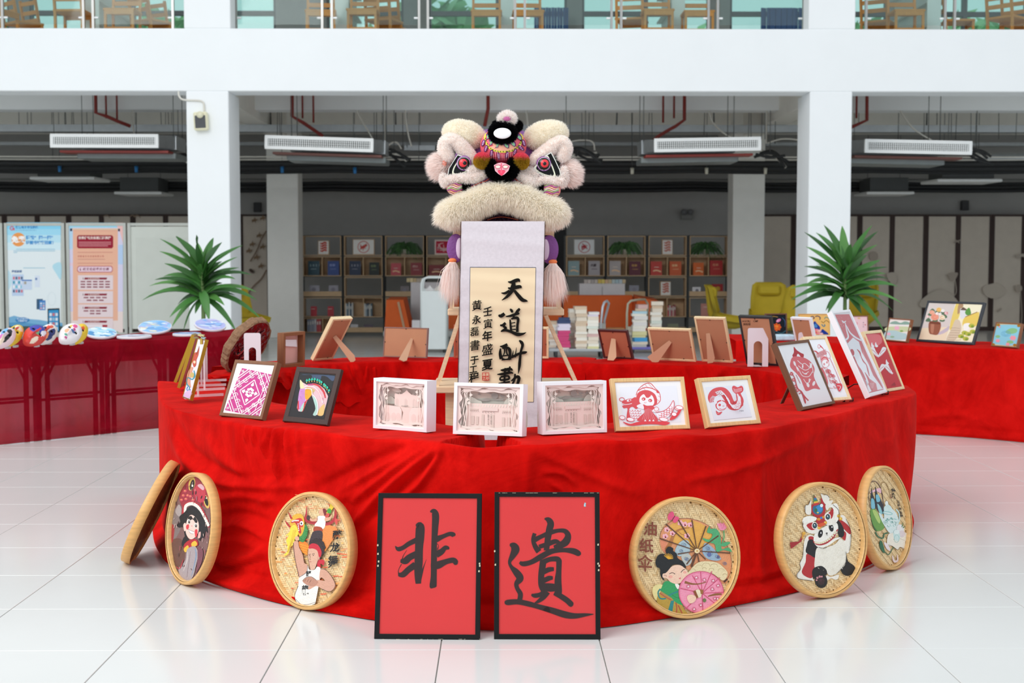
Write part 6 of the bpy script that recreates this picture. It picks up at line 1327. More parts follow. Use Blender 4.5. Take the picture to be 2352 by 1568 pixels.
def a_r2(A):
 for P in([(555,165),(620,165),(660,185)],):A.stroke(P,5,'#3a9a9c')
 c1,c2,c3='#1f3f9c','#4a8fd0','#1c2a6c'
 A.poly([(735,290),(770,220),(800,250),(845,300),(830,340),(760,350)],c1,True);A.poly([(760,285),(780,250),(810,285),(790,310)],c2,True);A.poly([(870,330),(900,340),(960,395),(900,398),(840,395)],c1,True)
 A.stroke([(700,190),(720,165),(745,155),(765,175),(750,190)],11,c3);A.stroke([(780,160),(810,150),(845,170),(840,200)],11,c3);A.stroke([(905,190),(920,165),(950,175),(985,205)],9,'#3a9a9c');A.stroke([(860,220),(890,240),(930,210),(980,250)],7,'#7a5a28');A.stroke([(865,260),(890,290),(910,280),(900,260)],12,'#2a88a8')
 for k,(x,y)in enumerate(((760,330),(800,340),(835,350),(780,375),(820,385),(860,390))):A.ellp(x,y,26,17,['#e05060','#f0a8b0','#f4e4e4'][k%3]);A.ring(x,y,18,11,4,'#d04858')
bgpic('yellow rounded board painted with blue and pink clouds on the rear right table',[(1833,721),(1906,721),(1907,770),(1836,770)],.004,mat('#d8b45c',.5),'#edca78',a_r2,(1740,700,5.88),z0=ZR+.003,lean0=4)
def a_r3(A):
 A.ellp(1370,180,20,13,'#e8c890');A.stroke([(1335,230),(1350,250),(1330,270)],8,'#e89aa8');A.text('春日和',1422,230,16,'#8a6a88',vertical=True,sp=1.8);A.ellp(1455,268,8,8,'#d04858')
bgpic('small pink picture in a brown frame behind the tallest white frame',[(1950,725),(1994.5,725),(1995,768),(1952,768)],.008,wood('#8a5c3c'),'#f6d6dc',a_r3,(1740,700,5.88),z0=ZR+.003,lean0=6)
def a_r4(A):
 A.poly([(1085,955),(1265,965),(1220,1120),(1050,1110)],'#eef3ee');A.poly([(1100,970),(1140,960),(1180,975),(1220,962),(1262,975),(1255,990),(1100,985)],'#8fb5a8',True);A.poly([(1070,1010),(1255,1010),(1240,1050),(1062,1050)],'#cfe0b4',True);A.poly([(1055,1050),(1130,1040),(1190,1060),(1230,1070),(1218,1118),(1050,1108)],'#b5dade',True)
 for(x,y,s_)in((1150,1020,20),(1080,1070,15)):
  for k in range(6):a=k*1.05;A.ellp(x+s_*.6*math.cos(a),y+s_*.4*math.sin(a),s_*.6,s_*.35,'#f0bcd4',math.degrees(a))
 A.ellp(1190,1045,14,8,'#8cb860');A.ellp(1110,1095,18,8,'#94c0a0')
bgpic('small brown-framed painting of pink lotus below green hills',[(2040.8,730.5),(2094.3,733),(2080,784.8),(2030.6,781.4)],.009,wood('#8a5c3c'),'#f4f4ee',a_r4,(1752,480,3.733),d=.03)
def a_r5(A):
 A.poly([(1415,810),(1650,812),(1565,1130),(1325,1118)],'#d9d0cc');A.poly([(1350,1020),(1600,1010),(1565,1130),(1325,1118)],'#ecdcc0');A.poly([(1430,1070),(1500,1060),(1570,1020),(1600,1000),(1590,1040),(1520,1075)],'#c8bcc8',True)
 A.poly([(1430,965),(1525,975),(1505,1070),(1455,1075),(1425,1055)],'#9a5f4a',True);A.poly([(1445,975),(1470,975),(1462,1060),(1440,1050)],'#b98068',True);A.poly([(1430,960),(1525,970),(1520,990),(1430,982)],'#7c4838')
 for(x,y)in((1440,900),(1500,880),(1545,890),(1480,950),(1540,950),(1420,950),(1560,920),(1455,870)):A.poly([(x-26,y+8),(x,y-18),(x+22,y+4),(x+4,y+16)],'#5f7a60',True)
 for(x,y,rx,c)in((1475,925,34,'#f0a088'),(1450,885,22,'#f2b49c'),(1510,862,22,'#f0cc70'),(1545,870,17,'#e8e2dc'),(1572,892,16,'#e08a90'),(1538,930,25,'#f2e6c8'),(1520,900,14,'#e9ddd8'),(1415,920,12,'#e8a8a0'),(1495,895,15,'#f4d8d0')):A.ellp(x,y,rx,rx*.85,c);A.ring(x,y,rx*.55,rx*.45,4,'#ffffff' if rx<20 else '#e48a70',a0=20,a1=300)
 A.poly([(1657,812),(1880,818),(1795,1138),(1568,1130)],'#f3edd0');A.poly([(1657,812),(1700,815),(1690,900),(1640,1010),(1600,1020)],'#e6cf72',True);A.poly([(1680,815),(1720,820),(1700,870),(1670,900)],'#b09070',True)
 A.poly([(1700,850),(1760,870),(1745,920),(1700,940),(1690,890)],'#dfe2e6',True);A.poly([(1690,865),(1720,840),(1765,870)],'#6a5448');A.poly([(1735,880),(1770,845),(1785,900),(1750,910)],'#5f9a4c',True);A.poly([(1730,930),(1840,885),(1855,900),(1830,1000),(1720,1010)],'#e8cc68',True);A.stroke([(1735,925),(1840,882)],7,'#a8885c')
 A.poly([(1725,985),(1775,980),(1770,1030),(1735,1045),(1720,1020)],'#f4f4f0',True);A.poly([(1650,950),(1690,960),(1700,1040),(1640,1130),(1570,1128),(1620,1020)],'#d8c8b0',True)
 for k in range(6):A.stroke([(1612-k*5,1020+k*20),(1650+k*2,1018+k*21),(1690+k*2,1024+k*19)],3,'#a89078')
 for(x,y)in((1700,1090),(1730,1060),(1790,1000),(1760,1070),(1800,1050),(1740,1110)):A.ellp(x,y,26,18,'#b8bc50');A.ellp(x+8,y+6,14,10,'#7c9a40')
bgpic('large black-framed pair of paintings, flower vase and stone lane, at right',[(2131,691.6),(2263.6,693.8),(2235.5,790),(2102.4,784.9)],.02,mat('#2b3038',.4),'#f4f1ea',a_r5,(1752,480,3.733),d=.025,lean0=14)
def a_r6(A):
 A.poly([(2010,985),(2210,990),(2165,1175),(1965,1165)],'#d8c8a0');A.poly([(2035,992),(2190,995),(2205,1020),(2170,1160),(1990,1158),(1972,1140),(2005,1010)],'#8fd0e4',True);A.poly([(2080,1050),(2130,1020),(2180,1030),(2170,1060),(2110,1070)],'#8cc48c',True);A.ellp(2015,1092,20,12,'#8cc48c');A.ellp(2120,1140,30,14,'#8cc48c')
 for k in range(3):A.ring(2085,1068,16+k*12,9+k*7,3,'#5fa8d0')
 for(x,y,s_)in((2145,1105,24),(2015,1128,17),(2100,1158,15),(2030,1010,8)):
  for k in range(6):a=k*1.05;A.ellp(x+s_*.6*math.cos(a),y+s_*.4*math.sin(a),s_*.6,s_*.35,'#ef9fae',math.degrees(a))
 for p in((2020,993),(2195,1000),(2160,1165),(1975,1160)):A.ellp(p[0],p[1],15,11,'#a87a28')
bgpic('small brown-framed painting of pink lotus on blue water at the right edge',[(2287.8,740.4),(2347,742.5),(2334.6,798.8),(2275,795.6)],.009,wood('#8a5c3c'),'#d8c8a0',a_r6,(1752,480,3.733),d=.03)
b=MB();a,c=onY(1779,772,11.9),onY(1816,785,11.9);b.box(((a.x+c.x)/2,11.85,ZR+.03),(.16,.16,.05),mat('#b9cfe4',.7,var=.2,sc=30),bev=.01);tag(b.build('folded_cloth'),'folded pale blue and white cloth on the rear right table','cloth')
# discs and masks on the left background table
def disc(lab,px,py,rx,ry,cols,tilt,seed):
 p=onZ(px,py+ry*.5,ZL);Y=p.y;R_=rx*Y/F;rnd=random.Random(seed)
 sinv=min(.98,ry/rx);ang=math.asin(sinv)-math.radians(4.5)if tilt else math.radians(1.5)
 R=Matrix.Rotation(ang,3,'X')@Matrix.Rotation(0,3,'Z')if True else None
 R=Matrix.Rotation(tilt,3,'Y')@R
 c=Vector((p.x,Y+.02,ZL+.014+R_*math.sin(ang)));r=thing('round_canvas',lab,'canvas',(p.x,Y,ZL))
 b=MB();b.lathe([(R_*.98,-.012),(R_,-.008),(R_,.006),(R_*.98,.009)],mat('#ecebf2',.6),c,40,R);b.build('canvas_edge',r)
 n=R@Vector((0,0,1));b=MB();k=.0094
 def blob(u,v,ru,rv,col,rot=0):
  nonlocal k
  pts=[]
  for i in range(18):
   a=i*math.pi/9;x,y=ru*math.cos(a)*(1+.18*math.sin(3*a+seed)),rv*math.sin(a);X_,Y_=u+x*math.cos(rot)-y*math.sin(rot),v+x*math.sin(rot)+y*math.cos(rot);l=math.hypot(X_,Y_)
   if l>.96:X_,Y_=X_*.96/l,Y_*.96/l
   pts.append(c+R@Vector((X_*R_,Y_*R_,k)))
  b.add(pts,[tuple(range(18))],ink(col));k+=.00012
 blob(0,0,1.3,1.3,cols[0])
 for i in range(26):blob(rnd.uniform(-.75,.75),rnd.uniform(-.75,.75),rnd.uniform(.12,.4),rnd.uniform(.05,.18),cols[rnd.randrange(1,len(cols))],rnd.uniform(-.6,.6))
 b.build('painted_face',r)
 if tilt:b=MB();b.box((p.x,Y+R_*.6,ZL+R_*math.sin(ang)*.5),(.04,.03,R_*math.sin(ang)),mat('#c8c8cc',.5));b.build('prop',r)
disc('tilted round canvas with blue sky and white edge beside the yellow mask',231,772,35,12,['#bfe0f2','#8cc4ea','#e8f4fa','#5f9cd0','#f4f8fa','#9cd8ec'],.12,1)
disc('flat round canvas with pale pink rim lying on the crimson cloth',307,776,39,4,['#dfe6f2','#e8dcea','#c8d8ee','#eef0f6'],0,2)
disc('tilted round canvas with blue sky and cream blocks behind the flat discs',355,760,38,15.5,['#9cc8ee','#f0e8d0','#b8d8f2','#7fb4e8','#e8f0f8','#b8c0ea'],.05,3)
disc('flat round canvas with blue dabs partly hidden by the gilt panels',428,770,32,4.5,['#a8c8f0','#e4ecf8','#7fb0e8','#d8e4f4'],0,4)
disc('tilted lilac and blue round canvas nearest the left potted plant',482,754,36,13,['#b8bcec','#8fb8ee','#d8e4f8','#9cc0f0','#c8c4ee','#f0f4fa'],.16,5)
def mask(lab,px,py,w_,h_,yaw_,base,patches,seed):
 Y=onZ(px,py+h_*.5,ZL).y;s_=Y/F;R_=w_*s_/2*.92;H2=h_*s_/2*1.22;c=onY(px,py,Y);c.z=max(c.z,ZL+H2*.95)
 r=thing('painted_mask',lab,'mask',(c.x,Y,ZL));R=Matrix.Rotation(yaw_,3,'Y')@Matrix.Rotation(-.5,3,'X')
 N1,N2=18,40;vs=[]
 mats_=[mat(base,.35,var=.02)]+[mat(p[4],.35,var=.02)for p in patches];b=MB()
 def UV(i,j):q=i/N1;a=2*math.pi*j/N2;return q*math.cos(a),q*math.sin(a)
 def P(u,v):
  q=min(1,u*u+v*v);x=u*(1-.3*max(0,-v)**1.6)*R_;z=v*H2;y=-math.sqrt(max(0,1-q*.96))*.1
  y-=.03*math.exp(-(u/.13)**2-((v+.05)/.28)**2)*(1.2-v)-.024*sum(math.exp(-((u-e)/.19)**2-((v-.25)/.13)**2)for e in(-.4,.4));y-=.012*math.exp(-(u/.28)**2-((v+.52)/.08)**2)+.012*math.exp(-(u/.28)**2-((v+.82)/.1)**2)
  return c+R@Vector((x,y+.05,z))
 for i in range(N1+1):
  for j in range(N2):vs.append(P(*UV(i,j)))
 groups={}
 for i in range(N1):
  for j in range(N2):
   u,v=UV(i+.5,j+.5);m_=mats_[0]
   for k,p in enumerate(patches):
    if((u-p[0])/p[2])**2+((v-p[1])/p[3])**2<1:m_=mats_[k+1]
   for e in(-.4,.4):
    if((u-e)/.17)**2+((v-.25)/.07)**2<1:m_=ink('#181818')
   groups.setdefault(m_,[]).append((i*N2+j,(i+1)*N2+j,(i+1)*N2+(j+1)%N2,i*N2+(j+1)%N2))
 k0=len(b.v);b.v+=[tuple(v)for v in vs]
 for m_,fs in groups.items():
  mi=b.mi(m_)
  for f in fs:b.f.append(f);b.m.append(mi);b.sm.append(True)
 b.build('face',r)
 b=MB();b.box((c.x,Y+.05,ZL+.01),(.025,.06,.016),mat('#c8c8cc',.4));b.build('support',r)
mask('yellow and black painted mask at the left edge of the table',30,773,38,52,.5,'#e9c832',[(.2,.6,.5,.2,'#f0e4c0'),(-.3,.1,.3,.4,'#2a2a28'),(.4,-.3,.3,.3,'#e89030'),(0,-.4,.25,.25,'#f4e8d0'),(.1,.5,.15,.2,'#c83830')],1)
mask('pale pink mask with blue and black stripes in front of the yellow one',12,778,40,48,.55,'#f0d4dc',[(-.4,.3,.3,.4,'#7ab8e8'),(.1,.5,.3,.2,'#2a2a34'),(.4,0,.2,.5,'#2c2c30'),(0,-.5,.35,.35,'#f0dcc8'),(-.3,-.3,.2,.3,'#d070b8')],2)
mask('white mask with red, blue and orange flames behind the blue and red one',108,769,44,46,.5,'#f2eeee',[(.5,0,.3,.6,'#2c3a78'),(.1,.6,.2,.2,'#d8603c'),(-.2,.3,.2,.3,'#e04830'),(.2,-.4,.25,.4,'#f0a070'),(-.5,0,.25,.4,'#2a3068'),(0,.1,.1,.5,'#c8302c')],3)
mask('royal blue and red painted mask, second pair from the left',79,773,52,50,.75,'#d8433c',[(-.35,.55,.75,.55,'#3a40a8'),(.1,.2,.25,.15,'#7ac08a'),(.45,-.35,.22,.35,'#f0dcc8'),(0,.2,.12,.5,'#c82c34'),(.5,.5,.2,.3,'#e8e4f0')],4)
mask('yellow mask with orange and red spots behind the flowered white one',181,768,38,46,.4,'#efcb34',[(.3,.4,.2,.2,'#e8602c'),(.4,-.4,.2,.2,'#e89030'),(-.3,.1,.3,.2,'#2a2a28'),(.1,-.1,.12,.12,'#c84030')],5)
mask('white mask painted with pink flowers and blue leaf',161,769,50,50,.75,'#f2eef2',[(-.1,.6,.25,.18,'#e0508c'),(.15,.15,.25,.1,'#4a78b8'),(-.4,.4,.12,.12,'#f0c850'),(-.3,-.1,.22,.2,'#e8b08a'),(.15,-.55,.12,.07,'#c84890'),(-.1,-.4,.2,.08,'#4aa088'),(.1,.35,.15,.1,'#d04888')],6)
# round bamboo trays leaning on the skirt
M_BAM=wood('#d9a868',.45,(4,4,30));M_BAMI=wood('#e0b478',.45,(4,4,30))
def weave_mat(c0,c1,c2):
 key='weave'+c0
 if key in MC:return MC[key]
 m=bpy.data.materials.new(key);MC[key]=m;m.use_nodes=True;nt=m.node_tree;N=nt.nodes;L=nt.links;b=N['Principled BSDF']
 g=N.new('ShaderNodeNewGeometry');cr=N.new('ShaderNodeValToRGB');e=cr.color_ramp.elements;e[0].color=(*lin(c0),1);e[1].color=(*lin(c2),1);k=e.new(.5);k.color=(*lin(c1),1)
 L.new(g.outputs['Random Per Island'],cr.inputs[0]);tc=N.new('ShaderNodeTexCoord');nz=N.new('ShaderNodeTexNoise');nz.inputs['Scale'].default_value=150;L.new(tc.outputs['Object'],nz.inputs['Vector'])
 mx=N.new('ShaderNodeMix');mx.data_type='RGBA';mx.blend_type='MULTIPLY';mx.inputs[0].default_value=.08;L.new(cr.outputs[0],mx.inputs[6]);L.new(nz.outputs[0],mx.inputs[7]);L.new(mx.outputs[2],b.inputs['Base Color']);b.inputs['Roughness'].default_value=.5
 return m
def ring_pose(L_,R_,T_,B_,R0=.262,lean0=9,yaw0=0,d=.04,Rw=1.0,lw=1.5):
 p=onZ(*B_,0);x=np.array([p.x,p.y+.06,math.radians(yaw0),math.radians(lean0),R0])
 A_=np.linspace(0,2*np.pi,721)[:-1];Pm=np.array(CR.transposed())
 def M_of(x):
  r=np.array([math.cos(x[2]),math.sin(x[2]),0]);bk=np.array([-math.sin(x[2]),math.cos(x[2]),0]);u=np.array([0,0,math.cos(x[3])])+bk*math.sin(x[3])
  c=np.array([x[0],x[1],x[4]*math.cos(x[3])+d*math.sin(abs(x[3]))]);return c,r,u
 def res(x):
  c,r,u=M_of(x);P=c+x[4]*(np.cos(A_)[:,None]*r+np.sin(A_)[:,None]*u);q=(P-np.array(CO))@Pm.T;px=CX+F*q[:,0]/-q[:,2];py=CY-F*q[:,1]/-q[:,2]
  l,r_,t,b_=px.argmin(),px.argmax(),py.argmin(),py.argmax()
  return np.array([px[l]-L_[0],px[r_]-R_[0],py[t]-T_[1],py[b_]-B_[1],.25*(py[l]-L_[1]),.25*(py[r_]-R_[1]),.25*(px[t]-T_[0]),.25*(px[b_]-B_[0]),(x[4]-R0)*100*Rw,lw*(math.degrees(x[3])-lean0)])
 for _ in range(40):
  r0=res(x);J=np.zeros((len(r0),5))
  for k in range(5):h=2e-4;y=x.copy();y[k]+=h;J[:,k]=(res(y)-r0)/h
  x=x-.7*np.linalg.solve(J.T@J+np.eye(5)*1e-2,J.T@r0)
 c,r,u=M_of(x);r,u=Vector(r),Vector(u);yv=u.cross(r)
 return Matrix(((r.x,yv.x,u.x,c[0]),(r.y,yv.y,u.y,c[1]),(r.z,yv.z,u.z,c[2]),(0,0,0,1))),x[4]
def tray(label,pose,art=None,crop=None,wm=('#dcb57e','#f6d8a6','#eac894'),rec=.026,M=None,R_=None,ang=0):
 if M is None:M,R_=pose
 D_=.045;bot=M@Vector((0,0,-R_));bot.z=0
 r=thing('bamboo_tray',label,'tray',None,M=Matrix.Translation(bot));RR=M.to_3x3()@Matrix.Rotation(-math.pi/2,3,'X')
 c=M.translation;RR=M.to_3x3()@Matrix(((1,0,0),(0,0,1),(0,1,0)))
 b=MB();b.lathe([(R_-.012,.0),(R_-.004,-.001),(R_,.002),(R_+.001,.02),(R_,D_),(R_-.006,D_),(R_-.007,.03)],M_BAM,c,72,RR,caps=False);b.build('outer_hoop',r)
 b=MB();b.lathe([(R_-.018,.027),(R_-.018,.006),(R_-.016,.002),(R_-.0125,.002),(R_-.0125,.027)],M_BAMI,c,72,RR,caps=False);b.build('inner_hoop',r)
 b=MB();b.lathe([(.001,rec+.004),(R_-.008,rec+.004)],mat('#a57c4c',.6),c,60,RR,caps=False);b.build('tray_base',r)
 b=MB();cs=.0078;n=int(R_/cs)+3;wmm=weave_mat(*wm);ca,sa=math.cos(ang),math.sin(ang);Ri=R_-.018
 for back in(0,1):
  y0=rec if not back else rec+.009;sg=-1 if not back else 1
  for i in range(-n,n+1):
   for j in range(-n,n+1):
    t=(i+j)%6 if not back else(i-j)%6
    if t==0:x0,x1,z0,z1,hz_=i,i+3,j,j+1,True
    elif t==(3 if not back else 5):x0,x1,z0,z1,hz_=i,i+1,j,j+3,False
    else:continue
    x0,x1,z0,z1=x0*cs,x1*cs,z0*cs*.96,z1*cs*.96;g=.0003;pts=[]
    if hz_:xs=(x0+.0005,(x0+x1)/2,x1-.0005);pts=[(x,z,(0,.0016,0)[k])for k,x in enumerate(xs)for z in(z0+g,z1-g)]
    else:zs2=(z0+.0005,(z0+z1)/2,z1-.0005);pts=[(x,z,(0,.0016,0)[k])for k,z in enumerate(zs2)for x in(x0+g,x1-g)]
    pts=[(x*ca-z*sa,x*sa+z*ca,h)for x,z,h in pts]
    if max(x*x+z*z for x,z,h in pts)>(R_-.004)**2:continue
    b.add([M@Vector((x,y0+sg*h,z))for x,z,h in pts],[(0,1,3,2),(2,3,5,4)],wmm)
 tag(b.build('woven_strips',r),kind='stuff')
 if art:
  n_=-(M.to_3x3()@Vector((0,1,0)));A=Art(*crop,M@Vector((0,rec-.0026,0)),n_,lift=.0004,step=.00004,cmat=paint);art(A);A.build('painting',r)
 return r
OC=lambda c,s_:(lambda x,y:(c[0]+x/s_,c[1]+y/s_))
def t1(A):
 A.poly([(860,150),(900,175),(960,260),(1010,360),(1035,470),(1045,600),(1040,760),(1015,950),(960,1130),(900,1270),(840,1340),(780,1360),(700,1320),(650,1240),(610,1130),(590,1000),(582,860),(590,700),(610,560),(650,440),(680,330),(720,240),(770,180),(810,155)],'#7d5a58',True)
 A.poly([(700,330),(740,240),(800,170),(870,155),(950,240),(1020,380),(1040,520),(960,500),(880,450),(800,460),(740,520),(700,440)],'#9c2f3c',True);A.poly([(610,560),(700,540),(720,660),(700,780),(620,900),(588,820)],'#80706e',True)
 A.poly([(600,900),(680,860),(740,900),(760,1000),(750,1100),(700,1180),(640,1160),(600,1050)],'#6a453c',True);A.poly([(590,700),(640,740),(620,900),(590,880)],'#a03038',True);A.poly([(650,560),(690,480),(720,540),(700,620)],'#a89a98',True)
 A.ellp(835,250,36,78,'#d8b25c',12);A.ellp(840,262,24,62,'#241a18',12);A.ellp(842,270,9,14,'#f0e8d8');A.ellp(1000,450,30,78,'#d8b25c',-14);A.ellp(998,440,20,60,'#1e1614',-14);A.ellp(1000,410,6,9,'#f0e8d8')
 A.poly([(860,320),(890,265),(940,250),(990,300),(985,400),(960,460),(910,450),(870,390)],'#c03848',True);A.poly([(900,270),(940,250),(975,290),(960,320)],'#d8a8b0',True);A.ellp(882,350,8,22,'#3a1218',8);A.ellp(945,400,8,20,'#3a1218',20)
 for(x,y)in((760,330),(740,380),(790,380),(820,390),(770,420),(850,430),(720,430)):A.ellp(x,y,20,16,'#c84858');A.ellp(x-3,y-4,9,6,'#e8a060')
 A.stroke([(735,590),(745,520),(780,475),(850,465),(920,510),(970,590),(1010,680),(1030,740)],[26,34,40,44,44,38,30,14],'#b02c38')
 for(x,y)in smoothpts([(760,560),(765,505),(800,478),(850,475),(905,510),(945,570),(985,640),(1018,710)],3):A.ellp(x,y,16,19,'#efe4d8');
 A.poly([(800,510),(850,500),(920,550),(970,640),(1000,720),(1015,800),(990,780),(975,850),(940,860),(930,890),(905,850),(890,700),(830,640),(800,620),(770,740),(780,860),(760,850),(735,740),(690,740),(665,710),(705,680),(695,620),(740,580),(760,560)],'#1c1a1e',True)
 A.poly([(785,650),(820,600),(860,610),(900,660),(915,720),(905,800),(860,860),(815,870),(775,820),(765,740)],'#eec9bd',True);A.poly([(740,710),(765,690),(770,760),(750,780)],'#eec9bd',True);A.poly([(912,800),(935,790),(930,850),(905,860)],'#e0b0a8',True)
 A.poly([(800,620),(830,610),(850,640),(870,620),(900,670),(880,690),(850,650),(820,660),(800,700),(790,660)],'#1c1a1e',True)
 for(x,y)in((803,672),(880,716)):A.ellp(x,y,17,26,'#f6efe8',-8);A.ellp(x+2,y+4,12,20,'#3c2c2a',-8);A.ellp(x,y-4,4,5,'#ffffff')
 A.poly([(775,715),(800,705),(802,740),(785,765),(772,745)],'#d83a44',True);A.poly([(870,770),(898,765),(895,830),(875,850)],'#d83a44',True);A.ellp(835,722,8,6,'#e8a0a0');A.poly([(795,758),(860,788),(850,812),(820,806),(800,784)],'#f6e8e4',True);A.stroke([(795,758),(830,776),(862,788)],4,'#5a2420');A.stroke([(797,762),(815,800),(850,814)],3,'#5a2420')
 A.poly([(770,840),(800,880),(780,920),(745,960),(720,930),(740,860)],'#1c1a1e',True);A.poly([(745,940),(800,885),(870,870),(900,890),(905,940),(850,960),(790,980),(755,1010)],'#b3202c',True);A.poly([(745,980),(790,940),(800,975),(765,1020)],'#e2b53a',True);A.poly([(830,920),(870,890),(895,920),(880,950),(840,955)],'#e2b53a',True)
 A.poly([(800,970),(860,950),(895,980),(905,1060),(880,1180),(850,1290),(790,1350),(720,1310),(685,1220),(720,1170),(765,1100),(775,1010)],'#a8999c',True);A.stroke([(870,970),(885,1050),(860,1180),(830,1290)],[8,14,10,5],'#7d92ac');A.stroke([(790,1010),(780,1120),(740,1230)],[6,12,6],'#c8b8b4');A.stroke([(820,1010),(800,1150),(780,1300)],6,'#8a7478');A.poly([(905,960),(960,1000),(950,1120),(900,1230),(880,1250),(900,1100)],'#7a4450',True)
 A.stroke([(600,560),(600,700),(585,860),(600,1010),(640,1160),(690,1260)],[4,10,12,14,12,5],'#2c1a1c');A.stroke([(660,1180),(700,1200),(740,1100)],[8,16,8],'#a83440')
 rnd=random.Random(11)
 for _ in range(70):
  x,y=rnd.uniform(610,1020),rnd.uniform(180,1280)
  if abs(x-835)<110 and 480<y<1010:continue
  if(x-815)**2/225**2+(y-760)**2/590**2>.85:continue
  A.stroke([(x,y),(x+rnd.uniform(-14,14),y+rnd.uniform(14,50))],rnd.uniform(3,7),rnd.choice(['#c8a8a4','#5a3034','#b0525c','#8a7a80','#e0c0b8','#46282a']))
tray('round bamboo tray painted with a black-haired child under a red lion head',ring_pose((379,1223),(487,1190),(440,1085),(426,1343),yaw0=-55),t1,(270,1060,4.9))
def t2(A):
 rnd=random.Random(5)
 for _ in range(150):
  x,y=rnd.uniform(150,990),rnd.uniform(480,1400)
  if(x-560)**2/420**2+(y-790)**2/640**2>.9:continue
  A.stroke([(x,y),(x+rnd.uniform(20,70),y+rnd.uniform(-8,8))],rnd.uniform(4,16),rnd.choice(['#eba25a','#e88850','#f0bb6c','#e87448','#f2c870','#e2603c']))
 for _ in range(30):x,y=rnd.uniform(330,800),rnd.uniform(130,300);A.stroke([(x,y),(x+rnd.uniform(15,50),y+rnd.uniform(-6,6))],5,rnd.choice(['#e88850','#d8503c']))
 A.poly([(700,480),(850,500),(880,560),(800,700),(720,800),(700,640)],'#e08a48',True)
 A.stroke([(530,265),(522,360),(515,420),(560,450),(680,465),(790,465),(850,410),(865,330),(850,260)],[8,20,30,34,38,36,32,24,16],'#b03038');A.stroke([(530,445),(660,460),(780,458)],5,'#7c1820')
 A.poly([(765,180),(800,200),(830,210),(850,195),(875,230),(840,280),(800,330),(770,380),(740,400),(735,370),(780,300),(800,240),(790,215)],'#dcc038',True);A.poly([(770,300),(800,290),(815,320),(800,350),(768,340)],'#4a9a3c',True);A.poly([(740,360),(790,345),(780,390),(740,395)],'#c85048',True);A.poly([(765,175),(815,195),(810,225)],'#c83c38');A.poly([(780,235),(800,250),(795,275)],'#c83c38')
 for k in range(6):A.stroke([(860,240+k*18),(890+k*6,300+k*22),(925-k*10,400+k*16)],3,'#d0703c')
 A.poly([(860,400),(930,440),(890,430),(875,490),(850,440)],'#cf5048')
 A.poly([(670,330),(690,300),(720,295),(745,310),(750,360),(720,375),(690,370),(672,350)],'#d8a488',True);A.poly([(715,295),(745,295),(757,340),(740,375),(725,350)],'#7c2a2c',True)
 A.poly([(655,385),(700,375),(745,390),(740,500),(700,535),(640,530),(620,480),(650,440)],'#f0ece6',True);A.poly([(560,385),(600,420),(650,395),(655,430),(600,440),(565,425)],'#d8a488',True);A.poly([(740,400),(790,390),(820,360),(800,420),(745,440)],'#d8a488',True);A.ellp(547,398,22,30,'#4a3430')
 A.poly([(620,500),(700,510),(705,560),(612,560)],'#a8442c',True);A.poly([(610,555),(705,555),(708,650),(690,690),(640,640),(600,690),(555,700),(575,620)],'#3e3238',True);A.stroke([(655,380),(648,440)],3,'#5a4038')
 A.poly([(435,680),(500,670),(550,720),(555,830),(510,820),(460,780)],'#e07c28',True)
 for i in range(5):
  for j in range(4):A.ring(462+i*20,700+j*28+i*6,10,11,3,'#f4c83c',a0=0,a1=180)
 A.poly([(490,480),(530,490),(540,560),(525,620),(490,680),(440,660),(450,600),(480,560)],'#3f8a48',True)
 for(x,y)in((515,500),(528,545),(520,600),(495,640),(455,650)):A.ring(x,y,16,16,4,'#24602c',a0=-90,a1=140)
 A.poly([(330,480),(350,400),(390,360),(440,350),(480,370),(500,430),(500,520),(470,600),(440,610),(420,560),(380,530),(340,520)],'#dca838',True)
 A.poly([(350,440),(400,415),(440,430),(455,500),(465,570),(440,575),(420,500),(390,455),(355,460)],'#b82c30',True);A.poly([(385,425),(450,400),(480,430),(485,500),(450,500),(430,450)],'#c8342c',True)
 for k in range(6):A.ellp(360+k*14,434-k*2+abs(k-2)*2,6,9,'#f8f4ec')
 for k in range(4):A.ellp(428+k*3,470+k*24,6,9,'#f8f4ec')
 A.ellp(468,462,22,26,'#f6f2e4',10);A.ellp(466,464,9,12,'#1c1a1c');A.poly([(315,330),(345,370),(360,410),(335,405)],'#b02c30');A.poly([(275,425),(310,460),(340,500),(300,480)],'#b02c30');A.stroke([(312,332),(340,380),(355,412)],[4,14,22],'#b02c30');A.stroke([(278,428),(300,470),(338,505)],[4,16,22],'#b02c30')
 A.poly([(340,510),(380,480),(410,500),(430,560),(420,610),(390,640),(380,700),(340,740),(320,800),(290,835),(265,825),(300,790),(305,720),(290,660),(320,600),(280,610),(330,560)],'#ecd048',True)
 for k in range(5):A.stroke([(370+k*9,540),(355+k*8,620),(330+k*4,720),(300+k*2,800)],3,'#c89c28')
 A.poly([(395,620),(430,615),(440,655),(400,660)],'#d8a48a',True);A.poly([(375,680),(425,670),(440,740),(480,820),(500,920),(540,950),(520,1040),(440,1090),(420,1000),(395,880),(370,760)],'#cf9c86',True)
 A.poly([(560,700),(590,660),(640,645),(700,660),(735,710),(730,780),(700,850),(670,900),(640,850),(570,760)],'#3a2c2a',True)
 for(x,y)in((580,690),(620,665),(665,665),(705,690),(725,740),(715,800)):A.ellp(x,y,22,20,'#33272a')
 A.poly([(545,760),(570,745),(640,750),(660,800),(665,880),(640,940),(625,990),(570,1000),(555,930),(550,880),(540,830)],'#d6a890',True);A.poly([(655,835),(680,840),(672,890),(648,920)],'#cf9c86',True)
 A.poly([(560,715),(600,695),(660,715),(700,790),(690,850),(670,850),(650,780),(600,755),(555,755)],'#c4283a',True);A.poly([(660,890),(730,890),(725,950),(690,930),(690,980),(650,960)],'#c4283a',True)
